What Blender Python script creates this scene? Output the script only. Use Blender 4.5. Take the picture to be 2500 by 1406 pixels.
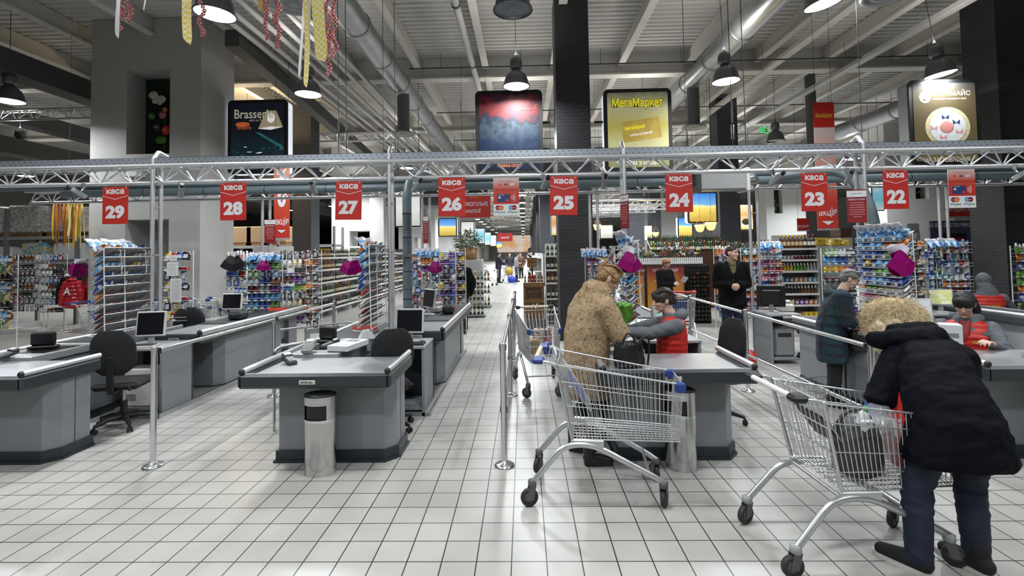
import bpy, math, random
from mathutils import Vector, Matrix, noise
for o in list(bpy.data.objects): bpy.data.objects.remove(o)
SC = bpy.context.scene; COL = SC.collection
V = Vector; PI = math.pi
def R(d): return math.radians(d)
# ---------------------------------------------------------------- camera
F_PX, CAM_H, YAW, PIT, ROLL, CX_PX, CY_PX = 1195., 1.76, .0235, .037, .0165, 1250., 572.
cam = bpy.data.cameras.new('camera'); camo = bpy.data.objects.new('camera', cam); COL.objects.link(camo)
cam.sensor_width = 36; cam.lens = 36*F_PX/2500; cam.shift_y = (CY_PX-703)/2500; cam.clip_end = 300
camo.matrix_world = Matrix.Translation((0, 0, CAM_H)) @ Matrix.Rotation(YAW, 4, 'Z') @ Matrix.Rotation(PI/2+PIT, 4, 'X') @ Matrix.Rotation(-ROLL, 4, 'Z')
SC.camera = camo
SC.view_settings.view_transform = 'Standard'; SC.view_settings.look = 'None'; SC.view_settings.gamma = 1; SC.view_settings.use_curve_mapping = False
SC.view_settings.exposure = 0.0
SC.cycles.max_bounces = 6; SC.cycles.diffuse_bounces = 3; SC.cycles.glossy_bounces = 3; SC.cycles.transmission_bounces = 4; SC.cycles.transparent_max_bounces = 8
SC.cycles.caustics_reflective = False; SC.cycles.caustics_refractive = False; SC.cycles.sample_clamp_indirect = 4; SC.cycles.use_denoising = True
w = bpy.data.worlds.new('world'); SC.world = w; w.use_nodes = True
w.node_tree.nodes['Background'].inputs[0].default_value = (.55, .6, .68, 1); w.node_tree.nodes['Background'].inputs[1].default_value = .03
# ---------------------------------------------------------------- pixel -> point helpers (used to take places off the photo)
def ray(px, py):
    u = (px-CX_PX)/F_PX; q = (py-CY_PX)/F_PX; c, s = math.cos(ROLL), math.sin(ROLL)
    a = u*c-q*s; b = u*s+q*c
    yd = math.cos(PIT)+b*math.sin(PIT); z = math.sin(PIT)-b*math.cos(PIT)
    return V((a*math.cos(YAW)-yd*math.sin(YAW), a*math.sin(YAW)+yd*math.cos(YAW), z))
def atY(px, py, Y):
    r = ray(px, py); t = Y/r.y; return V((r.x*t, Y, CAM_H+r.z*t))
def atZ(px, py, Z=0.):
    r = ray(px, py); t = (Z-CAM_H)/r.z; return V((r.x*t, r.y*t, Z))
# ---------------------------------------------------------------- materials
MATS = {}
def mat(name, col, rough=.5, metal=0., var=.06, scale=18., bump=0., emit=0., alpha=1., coat=0., trans=0., aniso=None, spec=None, bscale=None):
    if name in MATS: return MATS[name]
    m = bpy.data.materials.new(name); m.use_nodes = True; nt = m.node_tree; N = nt.nodes; L = nt.links
    b = N['Principled BSDF']; c = (*col, 1)
    b.inputs['Roughness'].default_value = rough; b.inputs['Metallic'].default_value = metal
    if spec is not None: b.inputs['Specular IOR Level'].default_value = spec
    if coat: b.inputs['Coat Weight'].default_value = coat
    if trans: b.inputs['Transmission Weight'].default_value = trans
    if alpha < 1: b.inputs['Alpha'].default_value = alpha
    tc = N.new('ShaderNodeTexCoord'); nz = N.new('ShaderNodeTexNoise'); nz.inputs['Scale'].default_value = scale; nz.inputs['Detail'].default_value = 4
    L.new(tc.outputs['Object'], nz.inputs['Vector'])
    mx = N.new('ShaderNodeMix'); mx.data_type = 'RGBA'; mx.inputs[0].default_value = 0
    mx.inputs[6].default_value = tuple(max(0, x*(1-var*2)) for x in col)+(1,); mx.inputs[7].default_value = tuple(min(1, x*(1+var*2)) for x in col)+(1,)
    L.new(nz.outputs['Fac'], mx.inputs[0]); L.new(mx.outputs[2], b.inputs['Base Color'])
    if emit:
        L.new(mx.outputs[2], b.inputs['Emission Color']); b.inputs['Emission Strength'].default_value = emit
    if bump:
        bp = N.new('ShaderNodeBump'); bp.inputs['Strength'].default_value = bump; bp.inputs['Distance'].default_value = .02
        if bscale:
            n2 = N.new('ShaderNodeTexNoise'); n2.inputs['Scale'].default_value = bscale; n2.inputs['Detail'].default_value = 6; L.new(tc.outputs['Object'], n2.inputs['Vector']); L.new(n2.outputs['Fac'], bp.inputs['Height'])
        else: L.new(nz.outputs['Fac'], bp.inputs['Height'])
        L.new(bp.outputs[0], b.inputs['Normal'])
    MATS[name] = m; m['base'] = col; return m
def patch_mat(name, cols, scale=14., rough=.3, spec=.5, emit=0., kind='vor', stretch=(1, 1, 1)):
    """printed packaging / artwork: patches of several colours"""
    if name in MATS: return MATS[name]
    m = bpy.data.materials.new(name); m.use_nodes = True; nt = m.node_tree; N = nt.nodes; L = nt.links
    b = N['Principled BSDF']; b.inputs['Roughness'].default_value = rough; b.inputs['Specular IOR Level'].default_value = spec
    tc = N.new('ShaderNodeTexCoord'); mp = N.new('ShaderNodeMapping'); mp.inputs['Scale'].default_value = stretch; L.new(tc.outputs['Object'], mp.inputs[0])
    if kind == 'vor':
        t = N.new('ShaderNodeTexVoronoi'); t.inputs['Scale'].default_value = scale; out = t.outputs['Color']
    else:
        t = N.new('ShaderNodeTexNoise'); t.inputs['Scale'].default_value = scale; t.inputs['Detail'].default_value = 5; out = t.outputs['Fac']
    L.new(mp.outputs[0], t.inputs['Vector'])
    rp = N.new('ShaderNodeValToRGB'); rp.color_ramp.interpolation = 'CONSTANT' if kind == 'vor' else 'LINEAR'
    el = rp.color_ramp.elements
    n = len(cols)
    lo, hi = (0., 1.) if kind == 'vor' else (.3, .7)
    for i, c in enumerate(cols):
        p = lo+(hi-lo)*i/(n if kind == 'vor' else max(1, n-1))
        e = el[i] if i < 2 else el.new(p)
        e.position = p; e.color = (*c, 1)
    if kind == 'vor':
        sp = N.new('ShaderNodeSeparateColor'); L.new(out, sp.inputs[0]); L.new(sp.outputs[0], rp.inputs[0])
    else: L.new(out, rp.inputs[0])
    L.new(rp.outputs[0], b.inputs['Base Color'])
    if emit: L.new(rp.outputs[0], b.inputs['Emission Color']); b.inputs['Emission Strength'].default_value = emit
    MATS[name] = m; return m
def grad_mat(name, stops, axis=2, lo=0., hi=1., rough=.4, emit=0., mottled=.0, spec=.5):
    """artwork that runs from one colour to another along an object axis"""
    if name in MATS: return MATS[name]
    m = bpy.data.materials.new(name); m.use_nodes = True; nt = m.node_tree; N = nt.nodes; L = nt.links
    b = N['Principled BSDF']; b.inputs['Roughness'].default_value = rough; b.inputs['Specular IOR Level'].default_value = spec
    tc = N.new('ShaderNodeTexCoord'); sx = N.new('ShaderNodeSeparateXYZ'); L.new(tc.outputs['Generated' if hi is None else 'Object'], sx.inputs[0])
    if hi is None: hi = 1.
    mr = N.new('ShaderNodeMapRange'); mr.inputs[1].default_value = lo; mr.inputs[2].default_value = hi; L.new(sx.outputs[axis], mr.inputs[0])
    src = mr.outputs[0]
    if mottled:
        nz = N.new('ShaderNodeTexNoise'); nz.inputs['Scale'].default_value = 5; nz.inputs['Detail'].default_value = 7; L.new(tc.outputs['Object'], nz.inputs['Vector'])
        a = N.new('ShaderNodeMath'); a.operation = 'MULTIPLY_ADD'; L.new(nz.outputs['Fac'], a.inputs[0]); a.inputs[1].default_value = mottled
        s2 = N.new('ShaderNodeMath'); s2.operation = 'SUBTRACT'; L.new(src, s2.inputs[0]); s2.inputs[1].default_value = mottled/2
        L.new(s2.outputs[0], a.inputs[2]); src = a.outputs[0]
    rp = N.new('ShaderNodeValToRGB'); el = rp.color_ramp.elements
    for i, (p, c) in enumerate(stops):
        e = el[i] if i < 2 else el.new(p)
        e.position = p; e.color = (*c, 1)
    L.new(src, rp.inputs[0]); L.new(rp.outputs[0], b.inputs['Base Color'])
    if emit: L.new(rp.outputs[0], b.inputs['Emission Color']); b.inputs['Emission Strength'].default_value = emit
    MATS[name] = m; return m
def check_mat(name, c1, c2, scale=40.):
    if name in MATS: return MATS[name]
    m = bpy.data.materials.new(name); m.use_nodes = True; nt = m.node_tree; N = nt.nodes; L = nt.links
    b = N['Principled BSDF']; b.inputs['Roughness'].default_value = .7
    tc = N.new('ShaderNodeTexCoord'); t = N.new('ShaderNodeTexChecker'); t.inputs['Scale'].default_value = scale
    t.inputs[1].default_value = (*c1, 1); t.inputs[2].default_value = (*c2, 1)
    L.new(tc.outputs['Object'], t.inputs[0]); L.new(t.outputs[0], b.inputs['Base Color']); MATS[name] = m; return m
def brick_mat(name, c1, c2, mortar, bw=.22, bh=.07, rough=.5):
    if name in MATS: return MATS[name]
    m = bpy.data.materials.new(name); m.use_nodes = True; nt = m.node_tree; N = nt.nodes; L = nt.links
    b = N['Principled BSDF']; b.inputs['Roughness'].default_value = rough
    tc = N.new('ShaderNodeTexCoord'); sx = N.new('ShaderNodeSeparateXYZ'); L.new(tc.outputs['Object'], sx.inputs[0])
    ad = N.new('ShaderNodeMath'); L.new(sx.outputs[0], ad.inputs[0]); L.new(sx.outputs[1], ad.inputs[1])
    cb = N.new('ShaderNodeCombineXYZ'); L.new(ad.outputs[0], cb.inputs[0]); L.new(sx.outputs[2], cb.inputs[1])
    t = N.new('ShaderNodeTexBrick'); t.inputs['Scale'].default_value = 1; t.inputs['Brick Width'].default_value = bw; t.inputs['Row Height'].default_value = bh
    t.inputs['Mortar Size'].default_value = .006; t.inputs['Color1'].default_value = (*c1, 1); t.inputs['Color2'].default_value = (*c2, 1); t.inputs['Mortar'].default_value = (*mortar, 1)
    L.new(cb.outputs[0], t.inputs['Vector']); L.new(t.outputs['Color'], b.inputs['Base Color'])
    bp = N.new('ShaderNodeBump'); bp.inputs['Strength'].default_value = .5; bp.inputs['Distance'].default_value = .01; bp.invert = True
    L.new(t.outputs['Fac'], bp.inputs['Height']); L.new(bp.outputs[0], b.inputs['Normal']); MATS[name] = m; return m
def plaid_mat(name):
    m = bpy.data.materials.new(name); m.use_nodes = True; nt = m.node_tree; N = nt.nodes; L = nt.links
    b = N['Principled BSDF']; b.inputs['Roughness'].default_value = .9
    tc = N.new('ShaderNodeTexCoord'); prev = None
    nz = N.new('ShaderNodeTexNoise'); nz.inputs['Scale'].default_value = 60; L.new(tc.outputs['Object'], nz.inputs[0])
    base = N.new('ShaderNodeMix'); base.data_type = 'RGBA'; base.inputs[6].default_value = (.005, .024, .034, 1); base.inputs[7].default_value = (.012, .046, .06, 1); L.new(nz.outputs[0], base.inputs[0]); prev = base.outputs[2]
    for d, sc, wd, c in (('X', 2.6, .72, (.006, .008, .012)), ('Z', 2.6, .72, (.006, .008, .012)), ('X', 3.1, .985, (.028, .026, .03)), ('Z', 3.1, .985, (.028, .026, .03))):
        wv = N.new('ShaderNodeTexWave'); wv.bands_direction = d; wv.inputs['Scale'].default_value = sc; L.new(tc.outputs['Object'], wv.inputs[0])
        gt = N.new('ShaderNodeMath'); gt.operation = 'GREATER_THAN'; gt.inputs[1].default_value = wd; L.new(wv.outputs['Fac'], gt.inputs[0])
        mx = N.new('ShaderNodeMix'); mx.data_type = 'RGBA'; mx.inputs[7].default_value = (*c, 1); L.new(prev, mx.inputs[6])
        ml = N.new('ShaderNodeMath'); ml.operation = 'MULTIPLY'; ml.inputs[1].default_value = .75; L.new(gt.outputs[0], ml.inputs[0]); L.new(ml.outputs[0], mx.inputs[0]); prev = mx.outputs[2]
    L.new(prev, b.inputs['Base Color']); MATS[name] = m; return m
for a in [
    ('chrome', (.72, .73, .75), .2, .92, .03), ('steel', (.5, .51, .52), .28, 1., .05), ('galv', (.40, .44, .49), .38, .75, .06, 9), ('alu', (.70, .71, .73), .36, .75, .04),
    ('cart_wire', (.66, .67, .68), .3, .8, .04), ('cart_tube', (.55, .56, .57), .36, .8, .08, 12), ('white_wire', (.72, .73, .74), .4), ('white', (.75, .75, .74), .5), ('offwhite', (.58, .57, .53), .55),
    ('laminate', (.215, .225, .245), .42, 0., .05, 60, .03), ('laminate_light', (.36, .37, .39), .45), ('bumper', (.028, .034, .038), .42), ('plinth', (.018, .024, .030), .4), ('steel_top', (.44, .45, .47), .36, .7, .05, 30, .02),
    ('belt', (.035, .038, .042), .55), ('black', (.008, .008, .009), .45), ('black_fabric', (.007, .0075, .009), .85, 0., .1, 80, .15), ('dark_grey', (.03, .031, .033), .5), ('screen', (.006, .007, .010), .22), ('rubber', (.022, .021, .02), .6),
    ('caster_grey', (.11, .11, .105), .6, .3), ('red', (.55, .025, .02), .45), ('sign_red', (.50, .026, .018), .4), ('dark_red', (.24, .008, .012), .5), ('blue', (.015, .045, .22), .4), ('cream', (.62, .56, .42), .6),
    ('beige_wall', (.43, .425, .41), .8, 0., .04, 3, .03), ('white_wall', (.52, .52, .51), .8, 0., .02, 3), ('deck', (.56, .55, .525), .7, 0., .04, 2), ('joist', (.55, .535, .50), .65, 0., .04, 3), ('dark_beam', (.055, .055, .055), .6),
    ('duct', (.36, .37, .38), .38, .8, .12, 4, .1), ('pipe_white', (.42, .415, .40), .5), ('pipe_teal', (.115, .155, .17), .42, .1, .06, 8), ('lamp_shade', (.16, .165, .18), .35, .6), ('hair_blonde', (.54, .41, .23), .85, 0., .2, 60, .4, 0., 1., 0., 0., None, .1, 130),
    ('wood', (.20, .10, .035), .6, 0., .3, 7), ('wood_dark', (.05, .022, .012), .5, 0., .2, 8), ('cardboard', (.33, .22, .12), .8), ('skin', (.60, .385, .295), .5, 0., .06, 25), ('hair_brown', (.022, .012, .008), .5, 0., .3, 70), ('hair_black', (.006, .005, .006), .6, 0., .2, 70),
    ('hair_ginger', (.32, .15, .055), .6, 0., .3, 60), ('hair_grey', (.17, .165, .16), .6, 0., .3, 80), ('hair_fair', (.26, .15, .06), .5, 0., .35, 60), ('eye_white', (.6, .58, .55), .3), ('lip', (.36, .12, .10), .45), ('fleece_grey', (.11, .12, .135), .9, 0., .15, 120, .15),
    ('vest_red', (.50, .018, .012), .5, 0., .1, 30, .1), ('parka', (.0022, .0026, .0055), .8, 0., .15, 14, .2, 0., 1., 0., 0., None, .12), ('coat_black', (.005, .005, .006), .9, 0., .15, 40, .1, 0., 1., 0., 0., None, .2), ('leather', (.010, .009, .009), .35, 0., .2, 60, .05),
    ('green_leaf', (.10, .26, .03), .5, 0., .3, 30), ('dark_leaf', (.05, .085, .045), .6, 0., .3, 20), ('paper', (.62, .63, .64), .7), ('glass_dark', (.010, .012, .008), .12), ('glass_green', (.01, .06, .02), .12), ('glass_amber', (.08, .025, .006), .12),
    ('yellow', (.62, .42, .03), .5), ('orange', (.6, .16, .03), .5), ('magenta', (.22, .006, .10), .4), ('sky_blue', (.12, .32, .55), .4), ('purple', (.10, .03, .2), .5), ('green', (.04, .25, .05), .5), ('pink', (.55, .12, .25), .5), ('teal', (.03, .22, .26), .5), ('brown', (.10, .045, .02), .5),
    ('grey', (.2, .2, .2), .5), ('plastic_grey', (.30, .31, .31), .45), ('ivory', (.52, .50, .44), .5), ('clear', (.55, .58, .6), .15, 0., .02)]:
    mat(*a)
mat('lamp_glow', (1., .98, .95), emit=14., var=0.); mat('lamp_glow_soft', (.85, .93, 1.), emit=3., var=0.); mat('lightbox_side', (.8, .85, .92), emit=.75, var=.01)
mat('warm_lamp', (1., .70, .28), emit=1.0, var=.12, scale=8.); mat('exit_green', (.1, .7, .2), emit=.6)
mat('jeans', (.007, .012, .030), .8, 0., .5, 9, .2, bscale=200); mat('jeans_blue', (.03, .06, .13), .8, 0., .3, 9)
mat('clear_film', (.7, .74, .78), .12, alpha=.28); mat('clear_tray', (.6, .65, .7), .1, alpha=.35)
grad_mat('tile_card', [(0, (.6, .6, .62)), (1, (.5, .5, .52))])
def fur_mat():
    m = bpy.data.materials.new('fur'); m.use_nodes = True; nt = m.node_tree; N = nt.nodes; L = nt.links; b = N['Principled BSDF']; b.inputs['Roughness'].default_value = .9; b.inputs['Specular IOR Level'].default_value = .15
    tc = N.new('ShaderNodeTexCoord'); a = N.new('ShaderNodeTexNoise'); a.inputs['Scale'].default_value = 30; a.inputs['Detail'].default_value = 7; a.inputs['Distortion'].default_value = 1.6; L.new(tc.outputs['Object'], a.inputs[0])
    rp = N.new('ShaderNodeValToRGB'); el = rp.color_ramp.elements; el[0].position = .30; el[0].color = (.15, .09, .045, 1); el[1].position = .62; el[1].color = (.55, .41, .26, 1); e = el.new(.43); e.color = (.40, .285, .165, 1)
    L.new(a.outputs[0], rp.inputs[0]); L.new(rp.outputs[0], b.inputs['Base Color'])
    c = N.new('ShaderNodeTexNoise'); c.inputs['Scale'].default_value = 170; c.inputs['Detail'].default_value = 4; L.new(tc.outputs['Object'], c.inputs[0])
    bp = N.new('ShaderNodeBump'); bp.inputs['Strength'].default_value = .9; bp.inputs['Distance'].default_value = .02; L.new(c.outputs[0], bp.inputs['Height']); L.new(bp.outputs[0], b.inputs['Normal']); MATS['fur'] = m
fur_mat(); plaid_mat('plaid')
brick_mat('brick_black', (.018, .019, .022), (.024, .025, .029), (.008, .008, .009)); brick_mat('brick_grey', (.05, .055, .065), (.062, .068, .08), (.022, .023, .026))
def floor_mat():
    m = bpy.data.materials.new('floor_tile'); m.use_nodes = True; nt = m.node_tree; N = nt.nodes; L = nt.links; b = N['Principled BSDF']
    tc = N.new('ShaderNodeTexCoord'); t = N.new('ShaderNodeTexBrick'); t.offset = 0; t.squash = 1; t.inputs['Scale'].default_value = 1; t.inputs['Brick Width'].default_value = .2; t.inputs['Row Height'].default_value = .2; t.inputs['Mortar Size'].default_value = .0038; t.inputs['Mortar Smooth'].default_value = .1; t.inputs['Bias'].default_value = 0
    t.inputs['Color1'].default_value = (.415, .41, .385, 1); t.inputs['Color2'].default_value = (.45, .445, .415, 1); t.inputs['Mortar'].default_value = (.02, .02, .02, 1); L.new(tc.outputs['Object'], t.inputs['Vector'])
    a = N.new('ShaderNodeTexNoise'); a.inputs['Scale'].default_value = 2.2; a.inputs['Detail'].default_value = 5; L.new(tc.outputs['Object'], a.inputs[0])
    rp = N.new('ShaderNodeValToRGB'); el = rp.color_ramp.elements; el[0].position = .3; el[0].color = (.86, .86, .86, 1); el[1].position = .7; el[1].color = (1, 1, 1, 1); L.new(a.outputs[0], rp.inputs[0])
    mx = N.new('ShaderNodeMix'); mx.data_type = 'RGBA'; mx.blend_type = 'MULTIPLY'; mx.inputs[0].default_value = 1; L.new(t.outputs['Color'], mx.inputs[6]); L.new(rp.outputs[0], mx.inputs[7]); L.new(mx.outputs[2], b.inputs['Base Color'])
    ro = N.new('ShaderNodeMapRange'); ro.inputs[3].default_value = .22; ro.inputs[4].default_value = .42; L.new(a.outputs[0], ro.inputs[0]); L.new(ro.outputs[0], b.inputs['Roughness'])
    bp = N.new('ShaderNodeBump'); bp.inputs['Strength'].default_value = .3; bp.inputs['Distance'].default_value = .003; bp.invert = True; L.new(t.outputs['Fac'], bp.inputs['Height']); L.new(bp.outputs[0], b.inputs['Normal']); MATS['floor_tile'] = m
floor_mat()
# ---------------------------------------------------------------- mesh builder: collects shapes, builds ONE mesh object
def basis(d, up=V((0, 0, 1))):
    d = d.normalized(); a = d.cross(up)
    if a.length < 1e-4: a = d.cross(V((1, 0, 0)))
    a.normalize(); return a, d.cross(a).normalized()
TXT = {}
def text_geo(s, bold=0.):
    k = (s, bold)
    if k not in TXT:
        cu = bpy.data.curves.new('lettering', 'FONT'); cu.body = s; cu.size = 1; cu.offset = bold; cu.resolution_u = 3
        o = bpy.data.objects.new('lettering', cu); me = bpy.data.meshes.new_from_object(o)
        vs = [v.co.to_2d() for v in me.vertices]; fs = [tuple(p.vertices) for p in me.polygons]
        if not vs: vs = [V((0, 0))]
        x0 = min(v.x for v in vs); x1 = max(v.x for v in vs); y0 = min(v.y for v in vs); y1 = max(v.y for v in vs)
        TXT[k] = ([((v.x-x0)/(max(1e-6, x1-x0)), (v.y-y0)/(max(1e-6, y1-y0))) for v in vs], fs, (x1-x0)/max(1e-6, y1-y0))
        bpy.data.objects.remove(o); bpy.data.curves.remove(cu); bpy.data.meshes.remove(me)
    return TXT[k]
class MB:
    def __init__(s): s.v = []; s.f = []; s.m = []; s.sm = []; s.mats = []; s.T = None
    def _m(s, m):
        if m not in s.mats: s.mats.append(m)
        return s.mats.index(m)
    def add(s, vs, fs, m, smooth=False):
        k = len(s.v); i = s._m(m)
        s.v += [tuple(s.T @ V(v)) if s.T else tuple(v) for v in vs]
        for f in fs: s.f.append(tuple(k+a for a in f)); s.m.append(i); s.sm.append(smooth)
        return s
    def box(s, x0, x1, y0, y1, z0, z1, m, bev=0., M=None):
        b = min(bev, (x1-x0)/2.01, (y1-y0)/2.01, (z1-z0)/2.01)
        if b <= 0:
            vs = [(x, y, z) for z in (z0, z1) for y in (y0, y1) for x in (x0, x1)]
            fs = [(0, 2, 3, 1), (4, 5, 7, 6), (0, 1, 5, 4), (2, 6, 7, 3), (0, 4, 6, 2), (1, 3, 7, 5)]
        else:
            vs = []; idx = {}
            for sx in (0, 1):
                for sy in (0, 1):
                    for sz in (0, 1):
                        X = (x0, x1)[sx]; Y = (y0, y1)[sy]; Z = (z0, z1)[sz]; dx = b*(1-2*sx); dy = b*(1-2*sy); dz = b*(1-2*sz)
                        idx[sx, sy, sz] = len(vs); vs += [(X, Y+dy, Z+dz), (X+dx, Y, Z+dz), (X+dx, Y+dy, Z)]
            g = lambda a, b_, c, k: idx[a, b_, c]+k
            fs = []
            for t in (0, 1):
                fs.append((g(t, 0, 0, 0), g(t, 1, 0, 0), g(t, 1, 1, 0), g(t, 0, 1, 0))); fs.append((g(0, t, 0, 1), g(1, t, 0, 1), g(1, t, 1, 1), g(0, t, 1, 1))); fs.append((g(0, 0, t, 2), g(1, 0, t, 2), g(1, 1, t, 2), g(0, 1, t, 2)))
            for p in (0, 1):
                for q in (0, 1):
                    fs.append((g(p, q, 0, 0), g(p, q, 1, 0), g(p, q, 1, 1), g(p, q, 0, 1))); fs.append((g(p, 0, q, 0), g(p, 1, q, 0), g(p, 1, q, 2), g(p, 0, q, 2))); fs.append((g(0, p, q, 1), g(1, p, q, 1), g(1, p, q, 2), g(0, p, q, 2)))
            for k in idx.values(): fs.append((k, k+1, k+2))
        if M is not None: vs = [M @ V(v) for v in vs]
        return s.add(vs, fs, m)
    def tube(s, pts, r, m, n=8, caps=True, closed=False, rs=None, flat=1.):
        pts = [V(p) for p in pts]; rings = []; N_ = len(pts); pa = None
        for i, p in enumerate(pts):
            if closed: d = pts[(i+1) % N_]-pts[i-1]
            else: d = pts[min(i+1, N_-1)]-pts[max(i-1, 0)]
            if d.length < 1e-9: d = V((0, 0, 1))
            d.normalize()
            if pa is None: a, b = basis(d)
            else:
                a = pa-d*pa.dot(d)
                if a.length < 1e-5: a, b = basis(d)
                a.normalize(); b = d.cross(a)
            pa = a; rr = rs[i] if rs else r
            rings.append([p+a*(rr*math.cos(2*PI*k/n))+b*(rr*flat*math.sin(2*PI*k/n)) for k in range(n)])
        return s.rings(rings, m, caps and not closed, closed)
    def rings(s, rings, m, caps=True, closed=False, smooth=True):
        n = len(rings[0]); vs = [p for r_ in rings for p in r_]; fs = []; K = len(rings)
        for i in range(K if closed else K-1):
            j = (i+1) % K
            for k in range(n): fs.append((i*n+k, i*n+(k+1) % n, j*n+(k+1) % n, j*n+k))
        s.add(vs, fs, m, smooth)
        if caps: s.add(rings[0], [tuple(range(n))[::-1]], m); s.add(rings[-1], [tuple(range(n))], m)
        return s
    def cyl(s, p0, p1, r, m, n=16, r1=None): return s.tube([p0, p1], r, m, n, rs=[r, r if r1 is None else r1])
    def lathe(s, prof, m, n=20, c=(0, 0, 0), sq=(1, 1), caps=True):
        return s.rings([[V((c[0]+r*sq[0]*math.cos(2*PI*k/n), c[1]+r*sq[1]*math.sin(2*PI*k/n), c[2]+z)) for k in range(n)] for r, z in prof], m, caps)
    def ell(s, c, r, m, n=14, k=9, M=None):
        rg = []
        for i in range(k+1):
            t = PI*(i+.001)/(k+.002)-PI/2; pts = []
            for j in range(n):
                p = V((r[0]*math.cos(t)*math.cos(2*PI*j/n), r[1]*math.cos(t)*math.sin(2*PI*j/n), r[2]*math.sin(t)))
                pts.append((M @ p if M is not None else p)+V(c))
            rg.append(pts)
        return s.rings(rg, m)
    def prism(s, poly, z0, z1, m, ax='z', smooth=False):
        n = len(poly); f = {'z': lambda a, b, c: (a, b, c), 'y': lambda a, b, c: (a, c, b), 'x': lambda a, b, c: (c, a, b)}[ax]
        vs = [f(a, b, z0) for a, b in poly]+[f(a, b, z1) for a, b in poly]
        fs = [(k, (k+1) % n, n+(k+1) % n, n+k) for k in range(n)]
        s.add(vs, fs, m, smooth); s.add(vs[:n], [tuple(range(n))[::-1]], m); s.add(vs[n:], [tuple(range(n))], m); return s
    def quad(s, a, b, c, d, m): return s.add([a, b, c, d], [(0, 1, 2, 3)], m)
    def text(s, st, o, ux, uy, h, m, bold=0., w=None, align='c'):
        """lettering: o = lower-left (or centre) corner, ux/uy unit axes, h = height of the drawn letters, w = forced width"""
        vs, fs, asp = text_geo(st, bold); o = V(o); ux = V(ux); uy = V(uy); W = w or asp*h
        if align == 'c': o = o-ux*(W/2)
        return s.add([o+ux*(a*W)+uy*(b*h) for a, b in vs], fs, m)
    def mesh(s, name):
        me = bpy.data.meshes.new(name); me.from_pydata(s.v, [], s.f)
        for m in s.mats: me.materials.append(MATS[m] if isinstance(m, str) else m)
        me.polygons.foreach_set('material_index', s.m); me.polygons.foreach_set('use_smooth', s.sm); me.update(); return me
    def build(s, name, parent=None, loc=None, rz=0., **kw):
        o = bpy.data.objects.new(name, s.mesh(name)); COL.objects.link(o)
        if parent: o.parent = parent
        if loc is not None: o.location = loc
        if rz: o.rotation_euler.z = rz
        tag(o, **kw); return o
def tag(o, label=None, cat=None, group=None, kind=None):
    if label: o['label'] = label
    if cat: o['category'] = cat
    if group: o['group'] = group
    if kind: o['kind'] = kind
    return o
def thing(name, label, cat, loc=(0, 0, 0), rz=0., group=None):
    o = bpy.data.objects.new(name, None); COL.objects.link(o); o.location = loc; o.rotation_euler = (0, 0, rz); o.empty_display_size = .1
    return tag(o, label, cat, group)
def copy_tree(o, parent=None, loc=None, rz=None, label=None, group=None, tilt=None):
    c = o.copy(); COL.objects.link(c)
    if parent: c.parent = parent
    for ch in o.children: copy_tree(ch, c)
    if loc is not None: c.location = loc
    if rz is not None: c.rotation_euler = (0, 0, rz)
    if tilt is not None: c.rotation_euler = tilt
    if label: c['label'] = label
    if group: c['group'] = group
    return c
def inst(me, name, label, cat, loc, rot=(0, 0, 0), group=None, sc=None):
    o = bpy.data.objects.new(name, me); COL.objects.link(o); o.location = loc; o.rotation_euler = rot
    if sc: o.scale = sc if hasattr(sc, '__len__') else (sc, sc, sc)
    return tag(o, label, cat, group)
def bez(p0, p1, p2, n=8):
    p0, p1, p2 = V(p0), V(p1), V(p2)
    return [p0*(1-t)**2+p1*2*t*(1-t)+p2*t*t for t in [i/n for i in range(n+1)]]
def fillet(pts, r, n=5):
    pts = [V(p) for p in pts]; out = [pts[0]]
    for a, b, c in zip(pts, pts[1:], pts[2:]):
        d1 = (a-b); d2 = (c-b); q = min(r, d1.length*.49, d2.length*.49)
        out += bez(b+d1.normalized()*q, b, b+d2.normalized()*q, n)
    return out+[pts[-1]]
rnd = random.Random(7)
CXS = {29: -4.68, 27: -1.68, 25: 1.22, 23: 4.19}

# further materials
mat('dark_panel', (.006, .02, .008), .7, var=.3, scale=5); mat('dark_twig', (.02, .014, .01), .7)
mat('lamp_dead', (.12, .14, .15), .25, .4, bump=.3)
mat('duct_dark', (.13, .135, .14), .5, .5)
patch_mat('screen_green', [(.42, .5, .5), (.3, .45, .42), (.5, .55, .52)], 6, emit=.5); patch_mat('screen_yellow', [(.5, .5, .2), (.46, .48, .24), (.55, .55, .4), (.42, .45, .2)], 9, emit=.55, stretch=(1, 1, 3)); patch_mat('screen_blue', [(.4, .48, .55), (.5, .56, .6)], 5, emit=.5)
mat('steel_bin', (.55, .55, .545), .2, 1., .08, 6)
mat('label_black', (.55, .52, .45), .6, var=.2, scale=30); mat('label_green', (.5, .48, .4), .6, var=.2, scale=30); mat('label_brown', (.45, .36, .2), .6, var=.2, scale=30)
mat('tray_grey', (.27, .27, .27), .5)
mat('magenta_film', (.24, .005, .12), .22, var=.25, scale=30, bump=.2); patch_mat('blue_film', [(.5, .56, .62), (.12, .34, .6), (.55, .6, .66), (.05, .2, .5)], 22, .25); mat('clear_bag', (.62, .60, .66), .2, var=.2, scale=30); mat('yellow_film', (.55, .45, .05), .25, var=.3); mat('dark_film', (.015, .012, .015), .4, var=.3)
mat('tag_strip', (.5, .5, .5), .4)
mat('bag_grey', (.035, .036, .037), .5, var=.3, scale=12, bump=.3)
mat('blue_bag', (.02, .06, .45), .5)
mat('hair_gold', (.38, .25, .11), .85, 0., .2, 60, spec=.1)
mat('hair_curl', (.72, .60, .40), .85, 0., .15, 60, spec=.1)
mat('lettuce', (.16, .40, .06), .45, var=.35, scale=25)
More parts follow.
